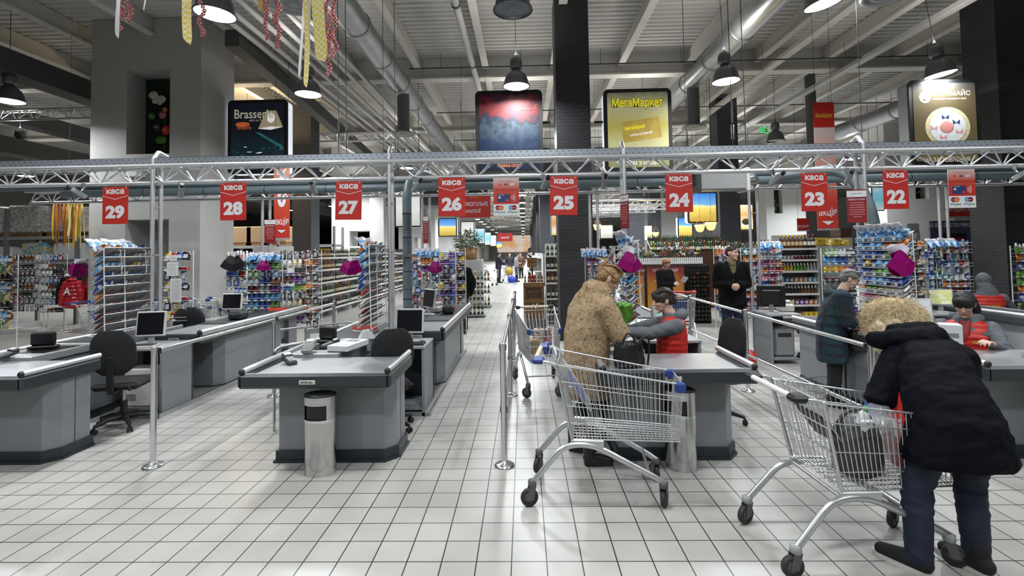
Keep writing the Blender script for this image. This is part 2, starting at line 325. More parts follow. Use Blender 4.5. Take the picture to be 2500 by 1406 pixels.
patch_mat('shirt_stripe', [(.10, .09, .06), (.06, .06, .05), (.22, .20, .04), (.12, .10, .07)], 9, .8, kind='noise', stretch=(.01, .01, 2.2))
mat('far_coat', (.02, .022, .035), .8); mat('far_blouse', (.33, .33, .33), .8)
check_mat('gingham_yellow', (.74, .58, .08), (.80, .74, .50), 55.); check_mat('gingham_red', (.32, .01, .015), (.5, .32, .32), 90.)
mat('straw', (.35, .25, .1), .7, var=.3); mat('ribbon_white', (.66, .66, .68), .5)
mat('rust', (.28, .09, .03), .6)
patch_mat('pallet_wrap', [(.42, .42, .4), (.3, .3, .28), (.55, .55, .53), (.46, .43, .4)], 22, .18); patch_mat('pallet_box', [(.45, .48, .42), (.12, .35, .45), (.5, .45, .2), (.5, .5, .48)], 14, .4)
mat('jacket_red', (.40, .012, .02), .35)
mat('pale_leaf', (.25, .3, .22), .6, var=.2)
mat('lavender', (.16, .13, .26), .6, var=.2)
grad_mat('amber', [(0, (.5, .45, .38)), (.25, (.55, .3, .06)), (.6, (.45, .17, .02)), (.9, (.2, .03, .02)), (1, (.12, .02, .02))], 2, 0, None, .4, mottled=.35)
mat('brown_dark', (.035, .012, .008), .45)
mat('bag_pale', (.5, .44, .47), .4, var=.25, scale=16, bump=.3)
mat('sign_white', (.72, .73, .75), .5, var=.02)
grad_mat('pay_red', [(0, (.5, .03, .02)), (.5, (.52, .06, .035)), (1, (.62, .5, .47))], 2, -.05, .24, emit=0)
mat('card_blue', (.02, .045, .16), .4)
mat('pink_print', (.5, .2, .2), .6)
grad_mat('promo_red', [(0, (.5, .03, .02)), (.45, (.5, .06, .03)), (.8, (.6, .3, .22)), (1, (.5, .02, .02))], 2, 0, None)
grad_mat('promo_long', [(0, (.5, .03, .02)), (.25, (.5, .05, .03)), (.6, (.62, .32, .27)), (.80, (.6, .5, .47)), (.805, (.45, .015, .01)), (1, (.45, .015, .01))], 2, 0, None)
mat('red_far', (.4, .015, .015), .5)
grad_mat('art_red_blue', [(0, (.004, .008, .02)), (.35, (.006, .012, .03)), (.55, (.02, .03, .04)), (.64, (.006, .01, .018)), (.82, (.08, .010, .009)), (1, (.02, .006, .014))], 2, 0, None, .5, emit=.35, mottled=.75, spec=.2)
grad_mat('art_olive', [(0, (.16, .16, .05)), (.3, (.45, .43, .22)), (.55, (.34, .30, .07)), (.8, (.42, .40, .22)), (1, (.12, .12, .08))], 2, 0, None, .3, emit=.55, mottled=.12)
grad_mat('art_field', [(0, (.35, .24, .04)), (.45, (.62, .50, .12)), (.56, (.7, .62, .3)), (.6, (.12, .33, .6)), (1, (.03, .15, .5))], 2, 0, None, .3, emit=.8, mottled=.15)
grad_mat('art_night', [(0, (.01, .02, .025)), (.35, (.01, .03, .04)), (.6, (.008, .012, .02)), (1, (.006, .01, .02))], 2, 0, None, .25, emit=.3, mottled=.3)
grad_mat('art_brown', [(0, (.11, .09, .04)), (.5, (.08, .06, .028)), (.85, (.07, .055, .03)), (1, (.05, .05, .05))], 2, 0, None, .6, emit=.4, mottled=.15, spec=.15)
grad_mat('art_pale', [(0, (.45, .44, .4)), (.5, (.62, .64, .62)), (1, (.55, .55, .5))], 2, 0, None, .3, emit=.7, mottled=.3)
grad_mat('art_turq', [(0, (.5, .55, .55)), (.4, (.16, .42, .5)), (.7, (.2, .45, .55)), (1, (.55, .62, .62))], 2, 0, None, .3, emit=.7, mottled=.5)
grad_mat('art_fox', [(0, (.45, .42, .1)), (.2, (.6, .5, .42)), (.6, (.5, .22, .06)), (1, (.6, .4, .25))], 2, 0, None, .3, emit=.7, mottled=.4)
mat('print_yellow', (.62, .55, .02), .5, emit=.7); mat('print_cream', (.6, .55, .42), .5, emit=.35); mat('print_orange', (.6, .13, .03), .5, emit=.4); mat('print_dark', (.03, .03, .01), .5); mat('print_white', (.8, .8, .8), .5, emit=.6); mat('print_shade', (.36, .30, .2), .6, emit=.5, var=.25, scale=60); mat('print_teal', (.03, .2, .2), .5, emit=.3); mat('gold_card', (.4, .28, .05), .5, emit=.4, var=.3, scale=4)
mat('art_b1', (.008, .02, .035), .4, emit=.5); mat('art_b2', (.10, .012, .012), .4, emit=.5); mat('art_b3', (.03, .045, .055), .4, emit=.5)
mat('cake_rim', (.42, .38, .22), .6, emit=.3, var=.3, scale=30); mat('cake_white', (.5, .52, .52), .7, emit=.25)
mat('cake_pink', (.5, .2, .18), .6, emit=.3)
patch_mat('art_end', [(.55, .42, .08), (.6, .3, .08), (.6, .55, .5), (.5, .2, .05)], .16, emit=.9, kind='noise')  # mural print is given a glow of its own to brighten the far end
mat('board_blue', (.05, .055, .11), .5)
# ================================================================ THE SETTING
def struct(name, mb, loc=None):
    return mb.build(name, loc=loc, kind='structure')
b = MB(); b.quad((-34, -9, 0), (34, -9, 0), (34, 130, 0), (-34, 130, 0), 'floor_tile'); struct('floor', b).data.transform(Matrix.Translation((.1, -2.855, 0))); bpy.data.objects['floor'].location = (-.1, 2.855, 0)
b = MB(); vs = []; fs = []; n = 0; y = -9.
while y < 130:
    for dy, z in ((0, 7.16), (.05, 7.16), (.08, 7.22), (.15, 7.22), (.18, 7.16)): vs += [(-34, y+dy, z), (34, y+dy, z)]
    y += .2
fs = [(2*i, 2*i+1, 2*i+3, 2*i+2) for i in range(len(vs)//2-1)]
b.add(vs, fs, 'deck'); struct('ceiling', b)
for nm, args in {'wall_left': (-34.2, -34, -9, 130), 'wall_right': (34, 34.2, -9, 130), 'wall_far': (-34, 34, 130, 130.2), 'wall_near': (-34, 34, -9.2, -9)}.items():
    b = MB(); b.box(*args, 0, 7.2, 'white_wall' if nm != 'wall_left' else 'beige_wall'); struct(nm, b)
k = 0
for i in range(22):                                                  # main beams across the hall, light bottom flange
    y = 1.9+5.7*i; k += 1; b = MB(); b.box(-33, 33, y-.02, y+.02, 6.57, 7.16, 'joist'); b.box(-33, 33, y-.16, y+.16, 6.53, 6.58, 'joist'); struct('trim_%d' % k, b)
for i in range(-7, 10):                                              # joists running away from the camera
    x = -.95+1.83*i; k += 1; b = MB(); b.box(x-.018, x+.018, -8, 129, 6.80, 7.15, 'joist'); b.box(x-.085, x+.085, -8, 129, 6.76, 6.81, 'joist'); struct('trim_%d' % k, b)
b = MB(); b.box(-9.3, -9.1, 39, 130, 0, 7.1, 'white_wall'); struct('wall_left_far_fill', b)  # white partition added to brighten the dark far left
b = MB(); b.prism([(-6.15, 9.9), (-5.85, 9.9), (-7.6, 30), (-7.9, 30)], 6.15, 6.5, 'dark_beam'); struct('beam_left', b)
for i, (x, z) in enumerate(((-10.6, 5.5), (-14.5, 4.7), (-16, 6.0))):
    b = MB(); b.box(x, x+.5, 3, 40, z, z+.45, 'dark_beam'); struct('beam_left_%d' % (i+1), b)
def brick_column(nm, x0, x1, y0, y1, m='brick_black'):
    b = MB(); b.box(x0, x1, y0, y1, 0, 7.0, m); b.box(x0-.02, x1+.02, y0-.02, y1+.02, 0, .12, 'black'); struct(nm, b)
brick_column('column_middle', .70, 1.38, 9.75, 10.45); brick_column('column_right', 9.36, 9.98, 9.72, 10.47)
brick_column('column_left', -7.93, -7.28, 16.6, 17.3, 'brick_grey'); brick_column('column_1', .86, 1.60, 25.5, 26.3, 'brick_grey'); brick_column('column_2', 6.78, 7.48, 17., 17.7, 'brick_grey')
brick_column('column_3', 7.75, 8.4, 30., 30.7, 'brick_grey'); brick_column('column_4', .95, 1.65, 36, 36.7); brick_column('column_5', 1.0, 1.7, 46, 46.7); brick_column('column_7', 1.1, 1.8, 57, 57.7); brick_column('column_8', 1.2, 1.9, 70, 70.7); brick_column('column_9', 1.2, 1.9, 86, 86.7); brick_column('column_6', 5.2, 5.9, 24, 24.7, 'brick_grey')
def niche_pillar(nm, x0, x1, y0, y1, m, nx0, nx1, niches):
    """plastered pillar with deep niches in its front; niches = (z0, z1, depth)"""
    b = MB(); zs = [0]
    b.box(x0, nx0, y0, y1, 0, 7.15, m); b.box(nx1, x1, y0, y1, 0, 7.15, m); z = 0
    for z0, z1, dp in niches:
        b.box(nx0, nx1, y0, y1, z, z0, m); b.box(nx0, nx1, y0+dp, y1, z0, z1, m) if dp < y1-y0 else None; z = z1
    b.box(nx0, nx1, y0, y1, z, 7.15, m); struct(nm, b)
niche_pillar('pillar_left', -9.62, -7.12, 10.6, 11.85, 'beige_wall', -8.8, -7.82, [(.15, 2.62, .8), (4.08, 5.98, .6)])
niche_pillar('pillar_1', -9.5, -6.9, 24, 25.2, 'white_wall', -8.6, -7.6, [(2.2, 2.95, 1.3), (4.0, 5.8, .6)])
niche_pillar('pillar_2', -9.5, -6.7, 37, 38.2, 'white_wall', -8.3, -7.4, [(2.2, 3.0, 1.3), (4.0, 5.8, .6)])
niche_pillar('pillar_3', 13.9, 16.4, 19, 20.2, 'white_wall', 15.0, 15.5, [(3.55, 4.3, .5)])
niche_pillar('pillar_4', 15.0, 17.4, 30.5, 31.7, 'white_wall', 15.5, 16.0, [(3.9, 5.4, .5)])
niche_pillar('pillar_5', 14.2, 17.2, 44, 45.2, 'white_wall', 15.2, 15.8, [(3.9, 5.4, .5)])
niche_pillar('pillar_6', 9.6, 12.6, 40, 41.2, 'white_wall', 10.6, 11.2, [(3.4, 4.9, .5)])
def flower_panel(x0, x1, y, z0, z1, label, big=False):
    t = thing('flower_display', label, 'wall decoration', ((x0+x1)/2, y, z0)); w_ = (x1-x0)/2; h = z1-z0
    p = MB(); p.box(-w_, w_, 0, .03, 0, h, 'dark_panel'); p.build('backing', t)
    r = random.Random(int(abs(x0*100)))
    g = MB()
    for i in range(60 if big else 14):
        x = r.uniform(-w_*.8, w_*.8); z = r.uniform(.45*h, .98*h); g.tube([(x, -.03, z), (x+r.uniform(-.05, .05), -.07, z-.3*h*r.random())], .004 if big else .012, 'dark_twig', 4)
    g.tube([(0, -.05, 0), (.03, -.06, .3*h), (0, -.05, .6*h)], .008, 'green_leaf', 5); g.ell((-.12*w_, -.07, .22*h), (.3*w_, .02, .05*h), 'green_leaf', 10, 6); g.build('stems', t)
    for j, (fx, fz, c, s) in enumerate(((-.55, .52, 'green', .1), (-.02, .53, 'pink', .11), (.1, .60, 'orange', .07), (-.3, .38, 'purple', .1), (.15, .34, 'red', .14), (.62, .39, 'yellow', .1), (.8, .83, 'orange', .09))):
        f = MB()
        for q in range(6):
            a = q*PI/3; f.ell((fx*w_+s*.55*w_*2*math.cos(a)*.8, -.09, fz*h+s*.55*w_*2*math.sin(a)*.8), (s*w_*.9, .03, s*w_*.9), c, 8, 5)
        f.ell((fx*w_, -.12, fz*h), (s*w_*.6, .03, s*w_*.6), 'yellow', 8, 5); f.build('flower', t)
    if big:
        f = MB()
        for sx, sz, a in ((-.09, .08, .12), (.09, -.02, .12), (-.05, -.06, .08), (.06, -.1, .07)): f.ell((-.28*w_+sx, -.1, .74*h+sz), (a, .01, a*.8), 'offwhite', 10, 6)
        f.build('butterfly', t)
flower_panel(-8.79, -7.83, 11.14, 4.09, 5.95, 'dark green panel of felt flowers and a white butterfly in the upper pillar niche', True)
flower_panel(-8.25, -7.85, 11.34, 1.2, 2.6, 'dark panel with flower pots in the lower opening of the pillar', False)
flower_panel(15.0, 15.5, 19.42, 3.56, 4.29, 'green flower panel set in the white pillar right of the lane 22 sign')
flower_panel(15.5, 16.0, 30.92, 3.91, 5.39, 'tall green flower panel in the white pillar left of the lane 23 sign')
flower_panel(15.2, 15.8, 44.42, 3.91, 5.39, 'small far green flower panel above the wine bottles')
flower_panel(10.6, 11.2, 40.42, 3.41, 4.89, 'dim far flower panel right of the small blue light box')
# ---------------------------------------------------------------- lamps: each carries its own light
def make_lamp(label, loc, on=True, energy=230., tilt=(0, 0), group=None, col=None, vent=.06):  # vent: strength of the added upward ceiling fill
    drop = 7.17-loc[2]
    t = thing('pendant_lamp', label, 'lamp', loc, group=group); t.rotation_euler = (tilt[0], tilt[1], 0)
    if 'lamp_mesh' not in MATS:
        s = MB(); s.lathe([(.255, 0), (.265, .0), (.262, .02), (.235, .06), (.225, .13), (.19, .22), (.12, .29), (.085, .31), (.085, .36)], 'lamp_shade', 24, caps=False); s.lathe([(.245, .005), (.22, .06), (.21, .13), (.17, .21), (.1, .27)], 'steel', 24, caps=False)
        g = MB(); g.lathe([(.07, .34), (.115, .36), (.12, .40), (.115, .44), (.12, .47), (.105, .54), (.06, .575), (.02, .585)], 'lamp_shade', 18)
        l = MB(); l.lathe([(.0, -.03), (.12, -.022), (.2, -.008), (.242, .012)], 'lamp_glow', 24, caps=False); l2 = MB(); l2.lathe([(.0, .045), (.12, .035), (.238, .03)], 'lamp_dead', 24, caps=False)
        MATS['lamp_mesh'] = (s.mesh('shade'), g.mesh('gear_housing'), l.mesh('lens'), l2.mesh('lens'))
    ms = MATS['lamp_mesh']
    for nm, me in (('shade', ms[0]), ('gear_housing', ms[1]), ('lens', ms[2] if on else ms[3])):
        o = bpy.data.objects.new(nm, me); COL.objects.link(o); o.parent = t
    c = MB(); c.cyl((0, 0, .58), (0, 0, drop), .006, 'dark_grey', 5); c.tube(fillet([(0, 0, .58), (.03, 0, .64), (0, 0, .69), (-.02, 0, .64), (0, 0, .58)], .02, 3), .006, 'dark_grey', 5); c.build('hanging_wire', t)
    if on:
        L = bpy.data.lights.new('lamp_light', 'AREA'); L.shape = 'DISK'; L.size = .46; L.energy = energy*.55; L.color = col or (.93, .97, 1.); L.spread = R(165)
        lo = bpy.data.objects.new('lamp_light', L); COL.objects.link(lo); lo.parent = t; lo.location = (0, 0, -.035)
        L = bpy.data.lights.new('ceiling_fill', 'AREA'); L.shape = 'DISK'; L.size = .3; L.energy = energy*vent; L.color = col or (1., .97, .92)      # upward fill added above each lamp to brighten the ceiling
        lo = bpy.data.objects.new('ceiling_fill', L); COL.objects.link(lo); lo.parent = t; lo.location = (0, 0, .62); lo.rotation_euler.x = PI
    return t
make_lamp('unlit grey pendant lamp at the top centre of the hall', (-.09, 6.35, 4.95), on=False)
make_lamp('lit pendant lamp above the dark red and blue light box', (-.09, 9.33, 4.95), energy=260)
make_lamp('lit pendant lamp below the yellow ribbons', (-4.22, 9.5, 4.95))
make_lamp('lit pendant lamp beside the pillar, partly behind a yellow ribbon', (-4.05, 6.3, 4.98), tilt=(0, .06))
make_lamp('tilted lit pendant lamp at the top edge beside the round air diffuser', (4.07, 6.5, 5.0), tilt=(.02, -.22))
make_lamp('lit pendant lamp above the square duct drop', (3.92, 9.34, 4.95), tilt=(0, -.04))
make_lamp('tilted lit pendant lamp by the brick column, above the pastry light box', (7.98, 9.38, 5.0), tilt=(0, -.15))
make_lamp('lit pendant lamp cut by the left edge of the picture', (-10.27, 9.47, 4.95), energy=200)
make_lamp('pendant lamp below the dark beam left of the pillar', (-14.44, 13.63, 4.95), energy=260)
make_lamp('pendant lamp behind the lattice truss left of the pillar', (-18.81, 18., 4.95), energy=260)
make_lamp('unlit grey pendant lamp left of the red hanging banner', (7.58, 14.7, 4.95), on=False)
for y in (27.4, 31.5, 35.5, 39.8, 44, 50, 57, 65, 74, 85, 100, 118): make_lamp('far pendant lamp in the row above the main aisle', (-.05, y, 4.95), energy=420 if y < 60 else 900, group='lamps in a row above the main aisle')
for y in (30, 34, 38, 42, 46, 50, 54, 60, 68, 78, 92): make_lamp('far pendant lamp in the row along the light boxes', (-4.3, y, 4.95), energy=420 if y < 60 else 900, group='lamps above the far left aisle')
for y in (26, 31, 36, 41, 46): make_lamp('far pendant lamp over the wine department', (7.8, y, 4.95), energy=360, group='lamps over the wine department')
for x, y in ((15, 25), (15.2, 36), (12.5, 21), (17, 28)): make_lamp('far pendant lamp before the white pillars', (x, y, 4.85), energy=420, group='lamps before the white pillars')
for x, y in ((-11.5, 20), (-14.3, 30), (-13, 36), (-11, 28)): make_lamp('far pendant lamp above the warehouse shelves', (x, y, 4.6), energy=330, group='lamps above the warehouse shelves')
for x, y, lb in ((-8.6, 15, 'added warm fill lamp hidden behind the café light box'), (-10.5, 21.5, 'added warm fill lamp behind the pillar over the rack with brown boxes')): make_lamp(lb, (x, y, 5.0), energy=90, col=(1., .72, .36), vent=1.)  # unseen warm lamps, added to give the roof there a warm glow
for x, y in ((-.05, 13.6), (-.05, 18), (-.05, 22.6), (3.4, 13.6), (4, 18), (4, 22.6), (-4.3, 18), (-4.3, 22.6), (7.8, 18), (7.8, 22), (-8.5, 18.6), (-8.3, 23), (-12.2, 17.5), (-12.5, 22.5), (12, 18), (12, 23)): make_lamp('pendant lamp hanging behind the truss over the shop floor', (x, y, 4.95), energy=300, group='lamps behind the truss over the shop floor')
for x, y in ((-8.2, 3.1), (-4.1, 3.1), (0, 3.1), (4.1, 3.1), (8.1, 3.1), (-4.1, -.2), (0, -.2), (4.1, -.2), (0, -4)):   # the hall's lamp grid goes on above and behind the camera
    make_lamp('pendant lamp of the same grid above the checkouts', (x, y, 5.0), energy=150, group='lamps of the grid above the checkouts')
# ---------------------------------------------------------------- ducts, pipes
def duct(name, x, y0, y1, z, r, label, m='duct', rings_every=1.6):
    t = thing(name, label, 'duct', (x, 0, z)); b = MB(); b.cyl((0, y0, 0), (0, y1, 0), r, m, 24); b.build('duct_body', t)
    c = MB(); y = y0+.6
    while y < y1: c.lathe([(r+.004, -.04), (r+.022, -.03), (r+.022, .03), (r+.004, .04)], 'duct', 24, caps=False); c.v[-96:] = [(a, y+q, b_) for a, b_, q in c.v[-96:]]; y += rings_every
    c.build('joint_rings', t); return t
def diffuser(x, y, z_top, z, label):
    t = thing('air_diffuser', label, 'air diffuser', (x, y, z)); b = MB(); b.cyl((0, 0, .05), (0, 0, z_top-z), .15, 'duct_dark', 16); b.build('drop_duct', t)
    d = MB(); d.lathe([(.08, .06), (.29, .045), (.31, .02), (.30, 0), (.24, .012), (.235, .035), (.20, .035), (.195, .008), (.14, .016), (.135, .035), (.08, .035), (.075, .0), (.01, .004)], 'plastic_grey', 28); d.build('diffuser_rings', t)
duct('ventilation_duct', -3.07, 2, 40, 6.1, .25, 'round silver duct running beside the white pipes'); duct('ventilation_duct', 4.4, 1, 40, 6.1, .25, 'round silver duct running over the lit pendant lamp right of the column'); duct('ventilation_duct', 11.7, 10, 45, 6.0, .27, 'round silver duct rising behind the pastry light box')
diffuser(-3.05, 12.5, 5.9, 4.85, 'round air diffuser under a dark drop duct beside the left silver duct'); diffuser(-2.95, 6.2, 5.9, 5.03, 'round air diffuser at the top edge behind the ribbons')
diffuser(4.4, 12.5, 5.9, 4.85, 'round air diffuser below the pendant lamp right of the column'); diffuser(4.75, 6.3, 5.9, 4.98, 'round air diffuser at the top edge right of the tilted lamp'); diffuser(8.95, 15.2, 7.14, 4.5, 'round air diffuser right of the red hanging banner')
for i in range(6):
    b = MB(); x = -5.6+.32*i; b.cyl((x, -2, 6.3-.03*(i % 2)), (x, 30, 6.3-.03*(i % 2)), .055, 'pipe_white', 10); b.build('ceiling_pipe', label='white ceiling pipe of the bundle left of the silver duct', cat='pipe', group='white pipes in the bundle left of the duct')
b = MB(); b.cyl((-1.2, -2, 6.45), (-1.2, 40, 6.45), .075, 'pipe_white', 12)
for y in range(3, 40, 3): b.cyl((-1.2, y, 6.45), (-1.2, y+.06, 6.45), .088, 'dark_grey', 12)
b.build('ceiling_pipe', label='single white ceiling pipe with dark clamps above the aisle', cat='pipe')
for i, (x, z) in enumerate(((6.6, 6.5), (8.5, 6.35))):
    b = MB(); b.box(x-.1, x+.1, 1, 40, z, z+.09, ('joist', 'pipe_white')[i]); b.build('cable_tray', label=('pale cable tray running to the red hanging banner', 'pale cable tray nearest the right brick column')[i], cat='cable tray')
for i, y in enumerate((8.2, 12.1, 16, 20, 24)):
    b = MB(); b.cyl((-2.8, y, 6.42), (13, y, 6.42), .018, 'dark_grey', 6)
    for x in range(-2, 13, 2): b.cyl((x, y, 6.42), (x, y, 6.8), .006, 'dark_grey', 4)
    b.build('sprinkler_pipe', label='thin sprinkler pipe crossing below the ceiling', cat='pipe', group='thin sprinkler pipes below the ceiling')
# grey ventilation box row at the far left of the ceiling
b = MB(); b.box(-6.2, -3.2, 22, 23.5, 3.95, 5.1, 'dark_grey'); b.box(-3.1, -1.6, 22.4, 23.6, 3.9, 4.95, 'dark_grey'); b.build('ventilation_box', label='dark grey box duct behind the left end of the silver duct', cat='duct')
def lattice(name, p0, p1, r, dz, dy, step, m, parent=None, wr=None, third=True, **kw):
    """straight lattice truss with two bottom/top chords and zigzag braces"""
    p0, p1 = V(p0), V(p1); L = (p1-p0); n = max(2, int(L.length/step)); b = MB(); wr = wr or r*.42
    a = V((0, 0, dz)); c = V((0, dy, dz)) if abs(L.x) > abs(L.y) else V((dy, 0, dz)); c2 = c-a
    b.cyl(p0, p1, r, m, 10); b.cyl(p0+a-c2*.5, p1+a-c2*.5, r, m, 10)
    if third: b.cyl(p0+a+c2*.5, p1+a+c2*.5, r, m, 10)
    for i in range(n):
        q0 = p0+L*(i/n); q1 = p0+L*((i+.5)/n); q2 = p0+L*((i+1)/n)
        for s in ((-.5, .5) if third else (-.5,)):
            b.cyl(q0, q1+a+c2*s, wr, m, 5); b.cyl(q1+a+c2*s, q2, wr, m, 5)
        if third: b.cyl(q0+a-c2*.5, q1+a+c2*.5, wr, m, 5); b.cyl(q1+a+c2*.5, q2+a-c2*.5, wr, m, 5)
    return b.build(name, parent, **kw)
for i, (y, z, x1) in enumerate(((13.4, 5.75, -9.7), (16.5, 4.75, -9.9), (17.5, 5.9, -4.5))):
    lattice('lattice_girder', (-22 if i < 2 else -9.5, y, z), (x1, y, z), .035, .26, .22, .5, 'alu', label=('upper silver lattice girder left of the pillar', 'lower silver lattice girder left of the pillar', 'silver lattice girder above the café light box')[i], cat='girder')
for i in range(5):
    lattice('lattice_girder', (2.0, 17+3.*i, 3.3+.12*i), (6.2, 17+3.*i, 3.3+.12*i), .03, .2, .2, .4, 'alu', label='far silver lattice girder behind the lane 24 sign', cat='girder', group='lattice girders behind the lane 24 sign'); b = MB(); [b.cyl((x, 17+3.*i, 3.4), (x, 17+3.*i, 7.14), .006, 'dark_grey', 4) for x in (2.3, 5.9)]; b.build('hanging_wires', bpy.data.objects['lattice_girder.%03d' % (i+3)])
# ---------------------------------------------------------------- the portal truss over the checkouts
t = thing('portal_truss', 'silver lattice truss with perforated channel carrying the red lane signs', 'truss', (0, 6.1, 0))
lattice('lattice_beam', (-9, 0, 2.72), (9.5, 0, 2.72), .026, .20, .2, .40, 'alu', t)
def channel(x0, x1, y, z0, z1, par):
    b = MB(); b.box(x0, x1, y, y+.004, z0, z1, 'galv'); b.box(x0, x1, y, y+.06, z1-.004, z1, 'galv'); b.box(x0, x1, y, y+.06, z0, z0+.004, 'galv')
    x = x0+.05
    while x < x1: b.box(x, x+.018, y-.0015, y, z1-.028, z1-.020, 'dark_grey'); b.box(x+.03, x+.048, y-.0015, y, z0+.016, z0+.023, 'dark_grey'); x += .075
    b.build('perforated_channel', par)
channel(-9, 9.5, -.07, 2.945, 3.03, t)
POSTX = (-4.66, -1.66, 1.25, 4.16)
for x in POSTX:
    p = MB(); p.cyl((x, -.07, .0), (x, -.07, 3.02), .025, 'alu', 12); p.cyl((x, .07, .0), (x, .07, 2.98), .025, 'alu', 12)
    for z in (.6, 1.2, 1.8, 2.4, 2.7): p.cyl((x, -.07, z), (x, .07, z), .012, 'steel', 8); p.cyl((x-.03, -.07, z), (x+.03, -.07, z), .016, 'steel', 8)
    p.tube(fillet([(x, -.07, 3.0), (x, .02, 3.12), (x+.02, .15, 3.08)], .02), .025, 'alu', 10); p.box(x-.07, x+.07, -.12, .12, 0, .012, 'steel'); p.build('post', t)
t2 = thing('portal_truss', 'second silver truss behind, under the teal pipes', 'truss', (0, 8.9, 0))
lattice('lattice_beam', (-9.2, 0, 2.83), (11.5, 0, 2.83), .026, .20, .2, .40, 'alu', t2)
channel(-7.2, 11.5, -.07, 3.03, 3.14, t2)
for x in (-4.74, -1.78, 1.28, 4.15, 7.5):
    p = MB(); p.cyl((x-.07, 0, 0), (x-.07, 0, 2.85), .025, 'alu', 10); p.cyl((x+.07, 0, 0), (x+.07, 0, 2.85), .025, 'alu', 10)
    for z in (.6, 1.2, 1.8, 2.4): p.cyl((x-.07, 0, z), (x+.07, 0, z), .01, 'steel', 6)
    p.build('post', t2)
for i, (x0, x1, z) in enumerate(((-8.3, 3.0, 2.95), (4.1, 11.5, 2.95))):
    b = MB(); b.cyl((x0, 8.62, z), (x1, 8.62, z), .075, 'pipe_teal', 16); b.cyl((x0 if i else -9.5, 8.66, z+.13), (x1+.4, 8.66, z+.13), .06, 'pipe_teal', 14); x = x0+.4
    while x < x1: b.cyl((x, 8.62, z), (x+.012, 8.62, z), .078, 'black', 16); x += 1.1
    b.build('ventilation_pipe', label=('teal grey pipe pair along the rear truss, left of the grey box', 'teal grey pipe pair along the rear truss, right of the grey box')[i], cat='pipe')
b = MB(); b.box(3.05, 3.85, 8.45, 8.8, 2.78, 3.13, 'plastic_grey', .02); b.box(2.98, 3.07, 8.43, 8.82, 2.75, 3.15, 'dark_grey', .01); b.box(3.83, 3.9, 8.43, 8.82, 2.75, 3.15, 'offwhite', .01); b.build('ventilation_box', label='grey box between the two teal pipe runs right of the lane 24 sign', cat='duct')
b = MB(); b.tube(fillet([(-1.72, 7.2, .7), (-1.72, 7.2, 2.75), (-1.62, 7.5, 3.05), (-1.3, 8.5, 2.95)], .3, 8), .068, 'pipe_teal', 16)
for z in (1.1, 1.5, 2.0, 2.35): b.cyl((-1.72, 7.2, z), (-1.72, 7.2, z+.012), .072, 'black', 16)
b.box(-1.86, -1.55, 7.1, 7.13, 1.72, 1.76, 'steel'); b.cyl((-1.72, 7.2, 1.25), (-1.72, 7.2, 1.5), .075, 'pipe_teal', 16); b.build('ventilation_pipe', label='vertical teal pipe beside the post of lane 27', cat='pipe')
b = MB(); b.tube(fillet([(5.15, 7.3, .5), (5.15, 7.3, 2.2), (4.9, 7.4, 2.95), (4.4, 8.5, 2.98)], .8, 8), .09, 'pipe_teal', 16); b.cyl((5.15, 7.3, 1.9), (5.15, 7.3, 1.912), .094, 'black', 16); b.build('ventilation_pipe', label='curved vertical teal pipe left of the lane 22 sign', cat='pipe')
# spot cameras clipped to the truss
def cctv(x, rz, label, pale=False):
    t = thing('security_camera', label, 'camera', (x, 6.03, 2.69), rz); b = MB(); b.box(-.025, .025, -.02, .02, -.03, .03, 'steel', .005); b.cyl((0, 0, -.03), (0, -.02, -.07), .012, 'steel', 8); b.build('bracket', t)
    b = MB(); M = Matrix.Translation((0, -.05, -.10)) @ Matrix.Rotation(R(-35), 4, 'X'); b.T = M; b.box(-.028, .028, -.09, .09, -.025, .03, 'plastic_grey' if pale else 'steel', .008); b.cyl((0, -.09, 0), (0, -.14, 0), .024, 'black', 12); b.T = None; b.build('camera_body', t)
for x, rz, lb in ((-5.55, -.5, 'small truss camera in front of the pillar, leftmost of all'), (-4.3, .7, 'pale truss camera just right of the first truss post'), (-2.6, .1, 'small truss camera below the dark café light box'), (-1.35, .8, 'small truss camera where the thick teal pipe meets the truss'), (.25, .4, 'small truss camera below the dark red and blue light box'), (1.0, 0, 'small truss camera below the olive light box'), (3.05, .5, 'pale truss camera right of the grey ventilation box'), (3.95, -.2, 'dark truss camera left of the rightmost truss post'), (5.95, .8, 'truss camera below the pastry light box, rightmost of all')): cctv(x, rz, lb, True)
# suspension cables with turnbuckles
for x in (-2.32, -2.22, 2.62, 2.78):
    b = MB(); b.cyl((x, 6.1, 3.03), (x-.02, 6.1, 7.1), .005, 'dark_grey', 5); b.tube([(x-.015, 6.1, 3.12), (x-.015, 6.1, 3.3), (x+.015, 6.1, 3.3), (x+.015, 6.1, 3.12)], .006, 'steel', 6, closed=True)
    for k in range(9): b.tube([(x-.008, 6.1, 3.33+.03*k), (x+.008, 6.1, 3.33+.03*k), (x+.008, 6.1, 3.36+.03*k), (x-.008, 6.1, 3.36+.03*k)], .003, 'steel', 4, closed=True)
    b.build('suspension_cable', label='steel cable with turnbuckle holding up the truss %s' % ('left of the silver duct' if x < 0 else 'below the pendant lamp right of the column'), cat='cable', group='truss cables %s' % ('left' if x < 0 else 'right'))
for x in (-1.75, -1.6, 2.05, 4.2): b = MB(); b.cyl((x, 6.1, 3.03), (x, 6.1, 7.1), .004, 'dark_grey', 5); b.build('suspension_cable', label='thin plain suspension cable above the truss', cat='cable', group='thin plain truss cables')

